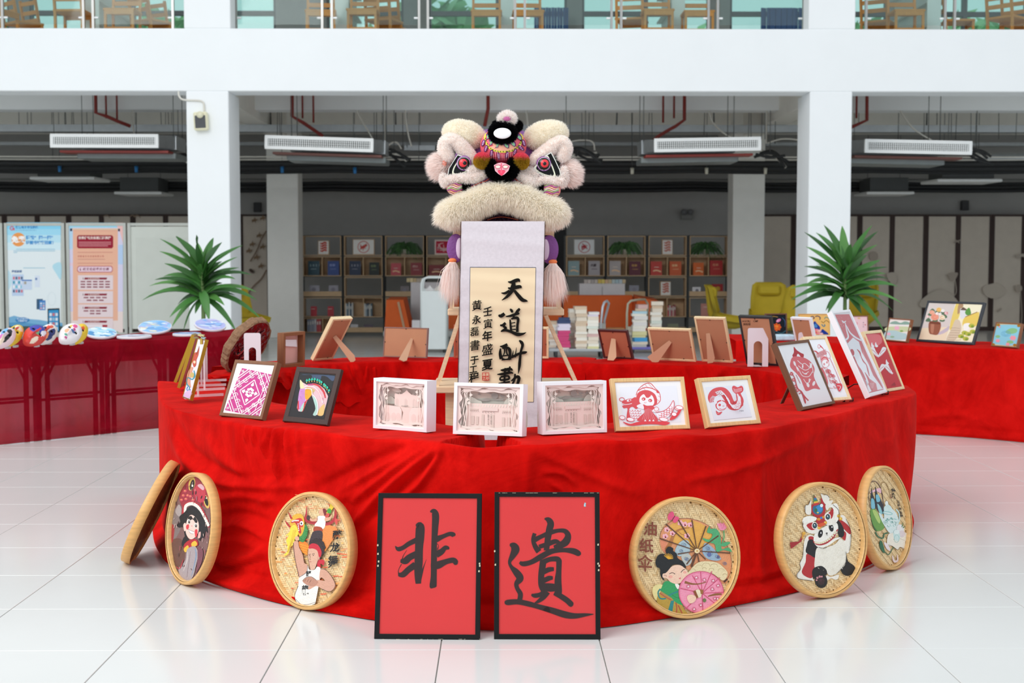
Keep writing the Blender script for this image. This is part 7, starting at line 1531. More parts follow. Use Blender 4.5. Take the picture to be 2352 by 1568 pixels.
 for(x0,y0,x1,y1)in((550,828,575,824),(590,822,622,818)):A.stroke([(x0,y0),((x0+x1)/2,y0-6),(x1,y1)],5,'#3a2420')
 A.ellp(562,838,7,4,'#2c1c1a');A.ellp(605,834,8,4,'#2c1c1a');A.stroke([(572,840),(564,880),(578,884)],4,'#8a5444');A.stroke([(558,908),(580,908)],6,'#b05a50');A.stroke([(545,760),(540,830),(555,930),(570,1000)],4,'#4a302a');A.stroke([(625,990),(645,935),(666,880)],4,'#4a302a')
 A.poly([(540,950),(560,1000),(620,1000),(650,965),(690,990),(680,1110),(665,1200),(640,1330),(620,1400),(540,1430),(450,1420),(400,1360),(390,1290),(430,1190),(440,1090),(520,1040)],'#e6e2dc',True);A.stroke([(430,1190),(392,1290),(400,1360),(450,1420),(540,1430),(620,1400)],5,'#3a3434');A.stroke([(400,1340),(460,1400),(540,1405),(635,1375)],4,'#4a4444');A.stroke([(540,950),(525,1030),(440,1090)],5,'#4a4040')
 A.poly([(690,990),(740,1000),(800,1060),(850,1140),(862,1190),(830,1240),(770,1250),(700,1220),(640,1190),(560,1230),(545,1205),(600,1150),(660,1120),(740,1130),(700,1090),(675,1110)],'#cf9c86',True);A.stroke([(690,990),(750,1005),(810,1070),(860,1180),(800,1255),(700,1222)],5,'#3c2824');A.poly([(480,1130),(520,1090),(580,1080),(640,1120),(660,1150),(620,1190),(560,1190),(510,1165)],'#b98672',True);A.stroke([(480,1130),(520,1092),(580,1082),(640,1122)],4,'#4a302a')
 for k in range(3):A.stroke([(505+k*28,1135+k*8),(520+k*30,1105+k*6)],4,'#6a4438')
 A.stroke([(372,690),(380,800),(400,920),(438,1080)],5,'#4a302a');A.stroke([(440,740),(480,820),(500,920)],4,'#4a302a')
 K='#16181c';A.text('醉',830,545,110,K,ux=(1,-.12),uy=(-.06,1),bold=.025);A.text('龙',800,690,112,K,ux=(1,-.1),uy=(-.04,1),bold=.03);A.text('舞',775,835,120,K,ux=(1,-.1),uy=(-.02,1.25),bold=.02)
 A.text('醉',520,1015,68,K,ux=(.9,-.1),bold=.02);A.text('龍',472,1180,85,K,ux=(.9,-.05),uy=(0,1.4),bold=.03);A.text('兰',905,325,26,'#2a2420');
tray('round bamboo tray painted with a man raising a dragon head, orange ground',ring_pose((615,1278),(804,1238),(728,1129.4),(697,1400.7),yaw0=-30),t2,(600,1110,5.057),ang=.1)
def t3(A):
 A.poly([(470,430),(560,370),(680,345),(800,355),(940,410),(1060,500),(1160,620),(1215,760),(1225,900),(1190,1020),(1140,1080),(900,1000),(700,900),(480,740),(430,660),(418,560)],'#dc9468',True)
 A.poly([(520,440),(680,360),(860,390),(980,480),(1000,600),(860,700),(700,680),(560,600)],'#e2a850',True);A.poly([(430,580),(500,620),(520,730),(450,700)],'#e08a68',True)
 A.stroke([(420,570),(440,480),(560,370),(680,345),(800,355),(950,415),(1080,520),(1180,660),(1222,800),(1215,950),(1150,1070)],5,'#8a4c34')
 A.stroke([(500,700),(540,620),(570,540),(620,480),(700,455),(750,450)],[60,46,36,24,16,8],'#b37440');A.stroke([(620,480),(660,520),(700,530)],8,'#b37440')
 for(x,y)in((500,470),(480,545),(650,395),(700,410),(765,415),(725,540),(560,510)):
  for k in range(5):a=k*1.256;A.ellp(x+20*math.cos(a),y+18*math.sin(a),15,14,'#f3b4bc',n=9)
  A.ellp(x,y,8,8,'#c84a60',n=8);A.ellp(x+4,y+12,10,8,'#6a2c2c',n=8)
 A.poly([(590,720),(620,640),(680,590),(740,600),(760,680),(740,740),(640,770)],'#a8bcc4',True);A.poly([(900,680),(930,620),(990,650),(1040,700),(1080,760),(1110,800),(1060,820),(960,800),(905,740)],'#93abc0',True);A.poly([(660,760),(740,740),(780,800),(760,860),(700,870)],'#b8bcb8',True)
 for(x,y,a)in((690,640,26),(660,710,22),(975,730,40),(960,680,24),(1070,775,26),(720,800,26),(1150,850,22)):A.ring(x,y,a,a*.7,4,'#5f7890',rot=20);A.ring(x+3,y,a*.5,a*.36,4,'#4a5c88')
 A.ellp(975,750,24,26,'#5d6a9c');A.ellp(1075,778,16,16,'#5a5c84');A.ellp(716,804,14,16,'#74809c')
 A.poly([(950,500),(980,425),(990,460),(1050,460),(1095,520),(1110,640),(1120,690),(1190,670),(1230,720),(1140,700),(1060,720),(1040,640),(1000,620),(930,600),(900,565),(980,580),(1010,520)],'#4fa46f',True);A.poly([(1100,640),(1150,610),(1215,615),(1150,660)],'#4fa46f',True);A.stroke([(1120,620),(1142,560),(1138,480)],12,'#4fa46f')
 A.poly([(1065,400),(1090,405),(1100,388),(1120,405),(1140,388),(1165,420),(1170,450),(1130,478),(1090,465)],'#e98cae',True);A.stroke([(1105,400),(1112,460)],3,'#d0648c');A.stroke([(1140,400),(1128,460)],3,'#d0648c')
 Cx,Cy=838,710
 for(x,y)in((485,405),(622,350),(780,360),(940,430),(1080,538),(1215,735),(420,570),(620,745),(935,805),(860,835),(720,860)):A.stroke([(Cx,Cy),(x,y)],[9,14],'#5d3a26',sm=False)
 A.stroke([(838,715),(775,890)],22,'#5d3a26',sm=False);A.ellp(Cx,Cy,30,26,'#f0d8a8');A.ellp(Cx+2,Cy,12,10,'#c89858')
 A.poly([(515,300),(560,265),(580,300),(575,350),(515,362)],'#e2527c',True);A.poly([(585,320),(635,335),(620,370),(590,395),(565,370)],'#e2527c',True);A.stroke([(560,360),(590,315)],8,'#4a2420');A.stroke([(590,312),(600,285),(605,300)],4,'#a86a30')
 A.poly([(730,970),(780,900),(850,840),(940,825),(1060,840),(1130,890),(1180,950),(1170,1010),(1120,1040),(1000,960),(860,970),(760,990)],'#e3d2a8',True)
 for(x,y,a)in((790,930,30),(860,890,36),(940,870,40),(1030,880,40),(1110,930,34),(1000,920,26),(920,910,22),(1150,980,22)):A.ring(x,y,a,a*.6,3,'#a48a5c',a0=160,a1=380)
 A.stroke([(1180,1025),(1140,1060)],18,'#4a2c20',sm=False)
 A.poly([(340,1120),(400,1085),(460,1110),(430,1250),(370,1260),(340,1190)],'#e6d796',True);A.poly([(400,1200),(440,1180),(560,1230),(640,1270),(690,1360),(740,1440),(560,1410),(420,1320),(385,1270)],'#b8963c',True)
 A.poly([(470,1060),(520,1050),(600,1080),(650,1100),(640,1180),(720,1190),(750,1310),(690,1325),(600,1290),(540,1230),(430,1170),(440,1120)],'#2f9c5c',True);A.poly([(590,1085),(620,1080),(640,1110),(620,1140)],'#f4f0e8',True);A.stroke([(540,1190),(600,1230),(700,1260)],4,'#1c7040')
 A.stroke([(425,1135),(400,1180),(420,1240),(480,1245),(540,1200),(625,1165)],16,'#2b8484');A.poly([(415,1190),(430,1160),(555,1240),(560,1275),(500,1250)],'#b3884c');A.stroke([(420,1185),(480,1225),(550,1262)],9,'#b84838');A.poly([(545,1270),(580,1265),(560,1395),(510,1385)],'#2b8484');A.stroke([(600,1290),(610,1350),(605,1410)],12,'#b04838');A.stroke([(625,1320),(650,1370),(670,1410)],12,'#b04838')
 A.poly([(370,830),(400,760),(450,740),(490,750),(485,700),(520,660),(570,680),(570,710),(610,740),(620,790),(680,830),(715,890),(700,900),(640,865),(560,870),(500,950),(450,970),(470,1040),(450,1030),(425,980),(420,910),(385,890)],'#1b1d20',True)
 A.poly([(505,940),(560,880),(640,868),(700,905),(735,950),(740,1000),(690,1050),(610,1080),(540,1060),(500,1020),(455,1010),(452,970),(480,960)],'#f0c8b0',True);A.stroke([(525,968),(560,955),(592,970)],7,'#2c2022');A.stroke([(656,952),(680,925),(700,916)],7,'#2c2022');A.poly([(630,1020),(655,1005),(652,1030)],'#d8606c');A.ellp(540,1000,24,16,'#eea898');A.ellp(700,950,18,14,'#eea898');A.stroke([(462,985),(490,985),(490,1000)],4,'#8a5444')
 for k in range(9):a=-2.6+k*.35;A.stroke([(515,800),(515+55*math.cos(a),785+48*math.sin(a))],7,'#e2a62c',sm=False)
 A.ellp(885,1177,255,238,'#e884a4',8,n=40);A.ellp(880,1180,230,215,'#ee94b0',8,n=36);A.ring(885,1177,252,236,8,'#cf5478',rot=8,n=40)
 for(x,y)in((785,985),(878,945),(1005,940),(1095,1010),(1130,1175),(1050,1310),(905,1405),(700,1370),(650,1130)):A.stroke([(895,1185),(x,y)],11,'#cf5478',sm=False)
 A.stroke([(700,1060),(780,1080),(860,1080),(940,1060)],[30,20,12,10],'#8f5c34');A.stroke([(960,1220),(1040,1200),(1115,1195)],[10,24,20],'#8f5c34')
 for(x,y)in((740,1110),(830,1010),(920,1035),(1020,1045),(1075,1100),(1010,1140),(1040,1245),(1070,1250),(880,1320),(805,1365)):
  for k in range(4):a=k*1.57+.4;A.ring(x+13*math.cos(a),y+11*math.sin(a),12,11,3,'#c04868',n=9)
  A.ellp(x,y,10,9,'#fbe0e8',n=8)
 A.ellp(922,1265,20,22,'#6c7444');A.poly([(730,1215),(780,1200),(830,1230),(810,1280),(760,1300),(730,1260)],'#f0c8b0',True);A.poly([(800,1160),(850,1140),(900,1170),(880,1230),(840,1240)],'#e8d8b8');A.poly([(795,1165),(820,1150),(855,1235),(830,1240)],'#8a4a24');A.poly([(870,1140),(910,1150),(905,1195),(880,1195)],'#9c6434')
 T_='#82402c';A.text('油',232,370,165,T_,ux=(1,.08),uy=(-.02,1),bold=.02);A.text('纸',185,560,165,T_,ux=(1,.10),uy=(0,1),bold=.02);A.text('伞',172,745,165,T_,ux=(1,.06),uy=(0,1.2),bold=.015)
tray('round bamboo tray painted with a girl in green and oil paper umbrellas',ring_pose((1455,1253),(1701,1289),(1572,1140.8),(1592,1421),yaw0=14),t3,(1430,1120,4.9),ang=-.25)
def t4(A):
 Wt,Rd_,Bk='#ece6dc','#b3282e','#1e1c1e'
 A.poly([(350,930),(370,850),(420,820),(480,860),(500,1000),(470,1100),(445,1270),(460,1305),(380,1300),(285,1275),(280,1230),(320,1180),(310,1120),(345,1040)],Wt,True);A.poly([(700,650),(760,610),(800,650),(840,760),(850,870),(835,990),(800,1010),(780,900)],Wt,True)
 A.poly([(705,650),(760,670),(830,730),(850,800),(830,810),(760,740)],Rd_,True);A.poly([(760,780),(800,800),(790,880),(760,850)],Rd_,True);A.poly([(400,850),(450,840),(480,900),(440,960)],Rd_,True);A.poly([(385,1020),(475,1060),(460,1180),(440,1275),(370,1260),(330,1210),(370,1110)],Rd_,True)
 A.poly([(400,880),(440,870),(480,920),(515,970),(480,1060),(420,1035),(372,1000),(385,930)],Bk,True);A.poly([(700,660),(740,690),(775,760),(775,830),(730,850),(710,780)],Bk,True);A.poly([(805,1040),(820,1100),(885,1150),(895,1200),(840,1250),(780,1245),(745,1190),(790,1130)],Bk,True)
 A.poly([(490,960),(560,960),(680,920),(740,860),(790,920),(800,1030),(790,1130),(750,1180),(700,1230),(620,1250),(580,1190),(500,1165),(465,1160),(470,1060)],'#eae4d8',True);A.poly([(590,1250),(640,1265),(720,1240),(715,1280),(690,1295),(640,1280),(600,1300)],Wt,True)
 A.poly([(445,1190),(480,1160),(540,1150),(590,1190),(595,1240),(560,1250),(500,1240),(460,1290),(440,1240)],Bk,True);A.ellp(535,1308,66,76,Bk,-15);A.ellp(535,1310,38,40,'#3a2428')
 for(x,y,c)in((495,1275,12),(520,1262,12),(542,1262,10),(487,1300,9),(530,1300,16)):A.ellp(x,y,c,c,'#c8828a' if c<14 else '#4a2a34')
 A.poly([(455,860),(480,790),(560,740),(660,690),(705,700),(715,760),(690,830),(620,890),(540,920),(470,910)],'#f0ece4',True);A.stroke([(470,910),(520,945),(600,925),(680,870),(740,850)],[14,26,26,26,12],'#f0ece4')
 A.stroke([(450,890),(500,915),(580,900),(660,840),(712,760)],[10,30,34,32,10],'#b02c34')
 for(x,y)in smoothpts([(475,900),(520,908),(580,890),(640,850),(690,790)],3):A.ellp(x,y,12,11,'#e4dcc0')
 A.ellp(528,808,24,44,Bk,14);A.ellp(642,745,24,42,Bk,-14);A.ellp(533,800,6,9,'#ffffff');A.ellp(650,738,6,9,'#ffffff');A.ellp(595,803,10,7,Bk);A.stroke([(595,810),(590,825)],3,Bk);A.stroke([(595,812),(606,826)],3,Bk)
 A.ellp(430,740,90,66,Wt,20);A.ellp(640,640,92,74,Wt,-35);A.poly([(380,720),(430,690),(480,700),(490,750),(430,770)],Rd_,True);A.poly([(590,620),(640,560),(660,530),(665,600),(640,650)],Rd_,True)
 for(x,y)in((468,722),(606,630)):A.ellp(x,y,32,38,'#f4f0ea');A.ellp(x,y,24,30,'#1f2c34');A.ellp(x+2,y,14,18,'#3a6474');A.ellp(x-4,y-8,5,7,'#ffffff')
 A.poly([(335,680),(350,640),(410,620),(480,635),(485,665),(420,685),(350,700)],'#f2eee6',True);A.poly([(600,540),(640,500),(700,490),(725,560),(720,640),(690,690),(680,600),(650,530)],'#f2eee6',True)
 A.poly([(425,520),(445,500),(480,520),(530,490),(535,430),(575,480),(580,570),(560,630),(500,640),(440,600)],Rd_,True);A.ellp(500,550,56,58,'#2f6a8c',-10);A.ellp(515,545,36,38,'#3c8cc8');A.ellp(480,560,16,22,'#2f6c48');A.ellp(500,585,10,8,'#e8c840');A.ellp(540,510,16,18,'#dff0f4')
 A.poly([(360,540),(370,510),(400,500),(425,445),(430,520),(425,600),(380,600)],Wt,True);A.poly([(530,380),(560,400),(600,400),(625,430),(600,500),(560,470)],Wt,True);A.poly([(580,520),(600,470),(660,455),(640,500),(600,560)],Wt,True)
 A.poly([(455,395),(462,395),(490,440),(500,470),(455,480)],'#3c8c58');A.poly([(458,395),(478,425),(462,432)],'#b02c34');A.poly([(460,432),(482,428),(490,446),(462,450)],'#3c70b8');A.poly([(456,470),(500,462),(505,480),(460,488)],'#e8b840');A.poly([(450,490),(520,475),(510,500),(460,515)],'#c03038')
 A.poly([(490,650),(560,620),(575,660),(590,680),(540,700),(490,700)],Rd_,True);A.ellp(510,655,20,14,'#d8902c');A.ellp(538,640,16,12,'#3c7cc0');A.ellp(560,632,14,14,'#d8902c')
 for(x,y)in((515,720),(580,692),(515,745),(722,620),(742,650),(352,805)):A.ellp(x,y,18,17,'#e2aa34');A.ellp(x-4,y-4,6,6,'#f4dc80')
 A.poly([(500,710),(560,690),(580,710),(520,740)],'#d8562c',True);A.poly([(345,810),(355,830),(325,890),(215,970),(205,900),(300,890)],'#a3242c');A.stroke([(350,800),(335,860)],16,'#d89c3c')
 for P in([(350,930),(340,1050),(310,1120),(318,1180),(282,1240),(300,1285),(440,1305)],[(365,600),(370,510),(400,500),(425,445)],[(530,382),(600,400),(625,430)],[(800,650),(850,780),(850,900),(835,990)],[(600,950),(560,965),(510,950)],[(800,1000),(800,1100),(745,1185),(700,1230)],[(345,680),(338,720),(380,800)],[(660,500),(720,560),(722,650)]):A.stroke(P,4,'#2a2220')
 rnd=random.Random(3)
 for _ in range(50):x,y=rnd.uniform(500,780),rnd.uniform(960,1200);A.stroke([(x,y),(x+rnd.uniform(-20,20),y+rnd.uniform(-16,16))],4,rnd.choice(['#f4efe6','#dcd4c6']))
tray('round bamboo tray painted with a panda wearing a lion dance costume',ring_pose((1793,1245),(1993.8,1234),(1893,1106.8),(1887,1372.7),yaw0=35),t4,(1770,1050,4.611))
def t5(A):
 A.stroke([(1045,320),(1060,270),(1100,252),(1140,280),(1170,340),(1190,440),(1200,520)],8,'#6a5048');A.stroke([(1170,330),(1180,270),(1220,270),(1250,330),(1270,420)],5,'#a88a58');A.stroke([(1045,320),(1040,420),(1055,530)],5,'#6a5048')
 A.poly([(1060,360),(1100,340),(1160,325),(1168,380),(1120,360),(1060,380)],'#eebcc8',True)
 A.poly([(1070,325),(1080,380),(1105,460),(1110,545),(1070,545),(1060,440)],'#262c38',True);A.poly([(1110,305),(1130,380),(1160,430),(1195,520),(1195,600),(1120,540),(1110,420)],'#262c38',True);A.poly([(1065,440),(1095,450),(1105,540),(1068,540)],'#7cbcd0',True);A.poly([(1115,400),(1145,400),(1160,460),(1125,470)],'#7cbcd0',True);A.poly([(1130,490),(1165,530),(1185,600),(1150,580)],'#8cc4cc',True)
 A.poly([(1055,560),(1090,545),(1120,560),(1150,620),(1185,690),(1205,740),(1180,770),(1120,780),(1095,740),(1065,650)],'#6c9c48',True);A.poly([(1080,560),(1120,570),(1160,660),(1150,700),(1110,640)],'#b4cc74',True);A.poly([(1065,640),(1090,720),(1130,780),(1105,770),(1075,700)],'#3c6c38',True)
 A.poly([(1200,570),(1215,510),(1250,500),(1285,540),(1330,590),(1355,660),(1350,760),(1300,820),(1250,790),(1215,740),(1170,660),(1145,590),(1170,600),(1200,650)],'#dbe8e6',True);A.ellp(1228,487,17,26,'#e6eeec');A.ellp(1240,545,42,42,'#d2e6e4');A.ring(1240,590,50,14,7,'#8fc4c4',rot=10);A.stroke([(1330,550),(1360,590),(1365,660),(1345,700)],14,'#c8e0de')
 rnd=random.Random(7)
 for _ in range(26):x,y=rnd.uniform(1205,1335),rnd.uniform(640,740);A.ring(x,y,10,8,3,rnd.choice(['#5cb0ae','#88c8c4','#3c948c']),rot=rnd.uniform(0,90),a0=0,a1=rnd.uniform(120,300),n=8)
 A.poly([(1245,820),(1300,800),(1440,800),(1450,840),(1425,900),(1430,975),(1370,950),(1345,980),(1290,940),(1235,925)],'#efe6d8',True);A.stroke([(1240,925),(1290,940),(1345,978),(1372,950),(1428,972)],4,'#6a5040');A.stroke([(1300,870),(1360,860),(1420,880)],3,'#b09c84')
 A.ellp(1375,760,40,52,'#e8e4e4',-10);A.ellp(1390,810,36,36,'#e0d0d4');A.ellp(1335,825,36,62,'#cfe4e2',-8);A.ellp(1335,790,30,24,'#e4eeec');A.ring(1335,860,26,40,4,'#8cc0bc')
 A.stroke([(1110,790),(1140,840),(1190,855),(1205,810),(1245,800)],13,'#2f6848');A.poly([(1160,880),(1185,900),(1210,1000),(1190,1005),(1155,940)],'#2f6848',True);A.stroke([(1210,1000),(1250,1030),(1290,970),(1310,950)],8,'#2f6848');A.poly([(1200,900),(1240,920),(1270,990),(1230,970)],'#ecdce0',True);A.stroke([(1290,1040),(1310,1100),(1345,1090),(1340,1030)],[8,22,20,6],'#e9d4d6');A.poly([(1385,740),(1405,680),(1400,730)],'#3c7c48');A.poly([(1395,745),(1430,722),(1410,748)],'#3c7c48')
 A.text('茶',1278,320,62,'#1c1a1c',ux=(.75,.25),uy=(.0,1.9),bold=.03);A.text('玉峰翠盖暖',1335,450,34,'#2a2420',ux=(1,.3),uy=(.22,1),vertical=True,bold=.02,sp=1.1);A.text('一杯春',1262,365,16,'#a05040',vertical=True,uy=(.15,1),sp=1.6)
tray('round bamboo tray painted with a teapot and blue mountains, farthest right',ring_pose((1988,1154),(2096.4,1230),(2022,1068.9),(2066,1307.4),yaw0=55),t5,(1770,1050,4.611))
p6=onZ(281,1292,0);up6=Vector((.42,.14,.9)).normalized();n6=Vector((-.99,-.10,.0));n6=(n6-up6*n6.dot(up6)).normalized()
y6=-n6;x6=y6.cross(up6);R6=.262
c6=p6+up6*R6+Vector((0,0,.012));M6=Matrix(((x6.x,y6.x,up6.x,c6.x),(x6.y,y6.y,up6.y,c6.y),(x6.z,y6.z,up6.z,c6.z),(0,0,0,1)))
tray('bamboo tray leaning on the left end of the table, woven back facing us',None,M=M6,R_=R6,wm=('#7d5a34','#9c7442','#6b4a2a'))
# two black framed calligraphy panels
def frame_black(label,q,stroke_fn,lean0):
 M_B=mat('#121314',.5,var=.1,spec=.2)
 r,M,W_,H_,n=frame_root('calligraphy_frame',label,'picture',q,0.0,lean0,.3)
 b=MB();mitred(b,M,W_,H_,.0185,.022,M_B,cham=.1);b.build('frame',r);xi=W_/2-.0185
 b=MB();b.prism(lq(M,[(-xi,.006,.018),(xi,.006,.018),(xi,.006,H_-.018),(-xi,.006,H_-.018)]),M.to_3x3()@Vector((0,.01,0)),mat('#d42426',.75,var=.04,sc=4));b.build('red_paper',r)
 A=Art(840,1100,4.02,M@Vector((0,.006,0)),n,lift=.0006);stroke_fn(A);A.build('brush_lettering',r)
 g=MB();N_=12;vs=[]
 for j in range(N_+1):
  for i in range(N_+1):
   x,z=-xi+2*xi*i/N_,.0185+(H_-.037)*j/N_;vs.append(M@Vector((x,.003+.0022*math.sin(i*1.1+j*.7)*math.sin(j*.9)*(1 if 0<i<N_ and 0<j<N_ else 0),z)))
 g.add(vs,[(j*(N_+1)+i,j*(N_+1)+i+1,(j+1)*(N_+1)+i+1,(j+1)*(N_+1)+i)for j in range(N_)for i in range(N_)],glassm('plastic_film',.008,'#ffd8d8',base=.02,rough=.06),True);tag(g.build('plastic_cover',r),'thin warped clear plastic cover')
 A=Art(840,1100,4.02,M@Vector((0,.0,0)),n,lift=.0003);rnd=random.Random(int(q[0][0]));ch='#cfc3a8'
 for(x,y)in((110,610),(112,690),(118,760),(112,800),(1050,780),(1052,800),(1045,850),(1190,665),(1196,790),(2145,780),(2155,800),(2150,840),(2145,605)):
  if q[0][0]<1000 and x<1100 or q[0][0]>1000 and x>1100:A.poly([(x-5,y-7),(x+6,y-11),(x+8,y+5),(x+1,y+10),(x-6,y+6)],ch)
 for k in range(14):t=rnd.random();x=(120+930*t)if q[0][0]<1000 else(1195+960*t);A.rect(x,1476 if q[0][0]<1000 else 126,x+rnd.uniform(5,40),1478.5 if q[0][0]<1000 else 128.5,ch)
 A.build('paint_chips',r)
I_='#2b2020'
def zi_fei(A):
 S=lambda*a:A.stroke([(x,y)for x,y,w_ in a],[w_ for x,y,w_ in a],I_)
 S((462,430,20),(500,432,76),(500,520,84),(492,640,74),(488,780,76),(482,860,66),(484,930,58),(486,965,50));S((595,300,14),(628,298,52),(645,340,66),(640,450,60),(632,600,52),(630,760,56),(628,900,56),(622,985,66),(624,1005,40))
 S((272,618,6),(300,645,40),(345,632,40),(400,595,44),(470,562,50));S((320,755,30),(365,755,62),(405,722,60),(470,690,60));S((360,770,30),(400,725,30));S((300,880,30),(345,880,54),(395,835,56),(460,790,64))
 S((380,655,3),(350,700,5),(335,745,10));S((330,785,8),(302,840,5),(306,885,14));S((560,740,2),(538,800,8),(515,870,22),(500,920,30))
 S((650,555,60),(710,530,40),(775,505,38),(812,515,44),(822,525,10));S((645,590,8),(672,610,4),(662,650,10));S((650,695,66),(700,668,54),(735,630,36),(758,640,36),(762,650,8));S((600,796,30),(660,795,70),(740,762,50),(810,748,50),(835,775,46),(846,785,8))
def zi_yi(A):
 S=lambda*a:A.stroke([(x,y)for x,y,w_ in a],[w_ for x,y,w_ in a],I_)
 S((1650,365,12),(1685,375,50),(1708,410,62),(1695,470,62),(1680,560,56),(1668,660,50));S((1560,500,36),(1545,560,36),(1565,620,46),(1600,670,56));S((1560,560,50),(1620,530,40),(1700,495,44),(1780,475,36),(1840,480,44),(1868,520,56),(1850,575,70),(1800,610,60),(1740,635,46));S((1600,625,40),(1680,600,44),(1750,575,44),(1790,590,30))
 S((1422,765,26),(1455,782,46),(1530,765,46),(1620,715,54),(1720,665,50),(1830,655,40),(1920,665,56),(1970,690,48),(1984,700,10))
 S((1640,745,60),(1630,820,60),(1620,900,56),(1625,980,60),(1650,1030,60));S((1640,765,50),(1700,740,44),(1770,738,50),(1790,765,46));S((1785,750,52),(1782,850,50),(1775,950,64),(1785,1045,54),(1780,1070,20));S((1640,860,44),(1690,835,46),(1738,830,34));S((1630,945,44),(1690,915,46),(1728,912,30));S((1610,990,60),(1700,1000,78),(1790,1000,56))
 S((1530,1065,18),(1560,1075,40),(1610,1065,40),(1650,1030,30));S((1680,1040,50),(1640,1090,46),(1590,1130,30),(1560,1140,8));S((1740,1050,40),(1800,1080,50),(1860,1120,52),(1900,1158,50),(1912,1168,14))
 S((1330,605,20),(1362,615,66),(1382,650,76),(1355,710,54),(1328,765,30),(1345,810,34),(1390,860,62),(1425,915,66),(1392,965,44),(1400,1010,40),(1428,1060,46),(1420,1120,44));S((1282,1140,20),(1310,1138,50),(1400,1132,48),(1500,1150,50),(1600,1178,46),(1720,1212,56),(1840,1250,62),(1930,1262,50),(2030,1252,30),(2105,1246,5))
 A.poly([(2022,215),(2034,222),(2030,240),(2034,255),(2024,252),(2016,256),(2014,238)],'#9fc8d4')
frame_black('tall black frame with the brushed character fei on red paper, left one',[(869.6,1133.8),(1106.7,1133.3),(1102.4,1469.4),(858.7,1467.5)],zi_fei,12)
frame_black('tall black frame with the brushed character yi on red paper, right one',[(1136,1130.6),(1377.3,1130.8),(1379.3,1468.7),(1134.5,1468.4)],zi_yi,12)
# display rack, scroll and lion head
YL=7.0;M_RK=wood('#e6c8a4',.45,(4,30,30))
r=thing('display_rack','light wooden A-frame display rack standing on a low table inside the ring','rack',(onY(1150,600,7.25).x,7.25,0))
def RP(x,y,Y):return onY(x,y,Y)
a,c=RP(992,897,6.95),RP(1322,897,6.95);zt=a.z+.02
b=MB();b.box(((a.x+c.x)/2,7.2,zt-.016),(c.x-a.x,.5,.034),M_RK,bev=.004);b.build('table_top',r)
for x in(1034,1268):
 for yy in(7.02,7.38):q=RP(x,900,7.0);b=MB();b.box((q.x,yy,(zt-.034)/2),(.05,.03,zt-.034),M_RK);b.build('leg',r)
q0,q1=RP(1034,950,7.0),RP(1268,950,7.0);b=MB();b.box(((q0.x+q1.x)/2,7.2,.55),(q1.x-q0.x,.02,.04),M_RK);b.build('rail',r)
a,c=RP(1028,717,7.0),RP(1296,717,7.0);zs2=a.z
b=MB();b.box(((a.x+c.x)/2,7.16,zs2),(c.x-a.x,.3,.034),M_RK,bev=.004);b.build('upper_shelf',r)
for(x0,y0,x1,y1)in((1004,884,1056,730),(1327,880,1254,728)):
 for dy in(0,.28):
  p0,p1=RP(x0,y0,7.0),RP(x1,y1,7.02);p0.z,p1.z=zt,zs2-.017;p0.y+=dy;p1.y+=dy;b=MB();b.bar(p0,p1,.018,.03,M_RK,up=(0,1,0));b.build('slanted_leg',r)
for(x0,x1,y1)in((1036,1044,530),(1285,1268,532)):
 for dy in(0,.2):p0,p1=RP(x0,708,7.04),RP(x1,y1,7.04);p0.z=zs2+.017;p0.y+=dy;p1.y+=dy;b=MB();b.bar(p0,p1,.016,.035,M_RK,up=(0,1,0));b.build('upright',r)
p0,p1=RP(1043,535,7.2),RP(1270,535,7.2);b=MB();b.box(((p0.x+p1.x)/2,7.14,p0.z),(p1.x-p0.x,.24,.02),M_RK);b.box(((p0.x+p1.x)/2,7.14,p0.z+.28),(.04,.04,.56),M_RK);b.build('head_support',r)
YS2=6.9;r=thing('hanging_scroll','long paper hanging scroll with black brush calligraphy below the lion head','scroll',RP(1150,1010,YS2))
def sheet(name,px,m,off,nx=10,ny=60,par=r):
 TL,TR,BR,BL=[RP(x,y,YS2-off)for x,y in px];vs=[]
 for j in range(ny+1):
  t=j/ny
  for i in range(nx+1):
   s_=i/nx;p=TL.lerp(TR,s_).lerp(BL.lerp(BR,s_),t);z=p.z;p.y+=.0009*math.sin(z*61+p.x*3)+.0006*math.sin(z*97+1+p.x*8)+.0012*math.sin(z*23+p.x*5);vs.append(p)
 b=MB();b.add(vs,[(j*(nx+1)+i,j*(nx+1)+i+1,(j+1)*(nx+1)+i+1,(j+1)*(nx+1)+i)for j in range(ny)for i in range(nx)],m,True);return b.build(name,par)
sheet('silk_mount',[(1060,508),(1251,508),(1240,1010),(1050,1010)],mat('#d9d3da',.7,var=.06,sc=70,bump=.05,bsc=160),0)
sheet('edge_line',[(1079.5,613),(1231,613.5),(1226,923.5),(1075,923.5)],ink('#4c5468'),.0012)
sheet('writing_paper',[(1080.5,614.5),(1230,615),(1225,922.5),(1076,922.5)],mat('#f0dcb8',.75,var=.04,sc=3,bump=.05,bsc=12),.0024)
for(x0,x1)in((1058.5,1049.5),(1252,1241)):
 b=MB();b.bar(RP(x0,509,YS2-.001),RP(x1,1008,YS2-.001),.003,.004,mat('#3a2620',.6),up=(0,1,0));b.build('side_binding',r)
A=Art(980,480,4.125,(0,YS2-.0085,0),(0,-1,0),lift=.0006);K='#15130f'
S=lambda*a:A.stroke([(x,y)for x,y,w_ in a],[w_ for x,y,w_ in a],K)
S((770,688,8),(800,692,26),(840,678,34),(870,672,30),(880,690,8));S((770,745,8),(795,752,26),(840,742,34),(885,735,30),(893,750,10));S((825,690,30),(818,740,46),(800,785,34),(760,830,26),(712,864,6));S((706,794,6),(745,796,24),(785,770,20));S((830,770,24),(865,815,34),(905,858,36),(940,868,22),(958,872,5))
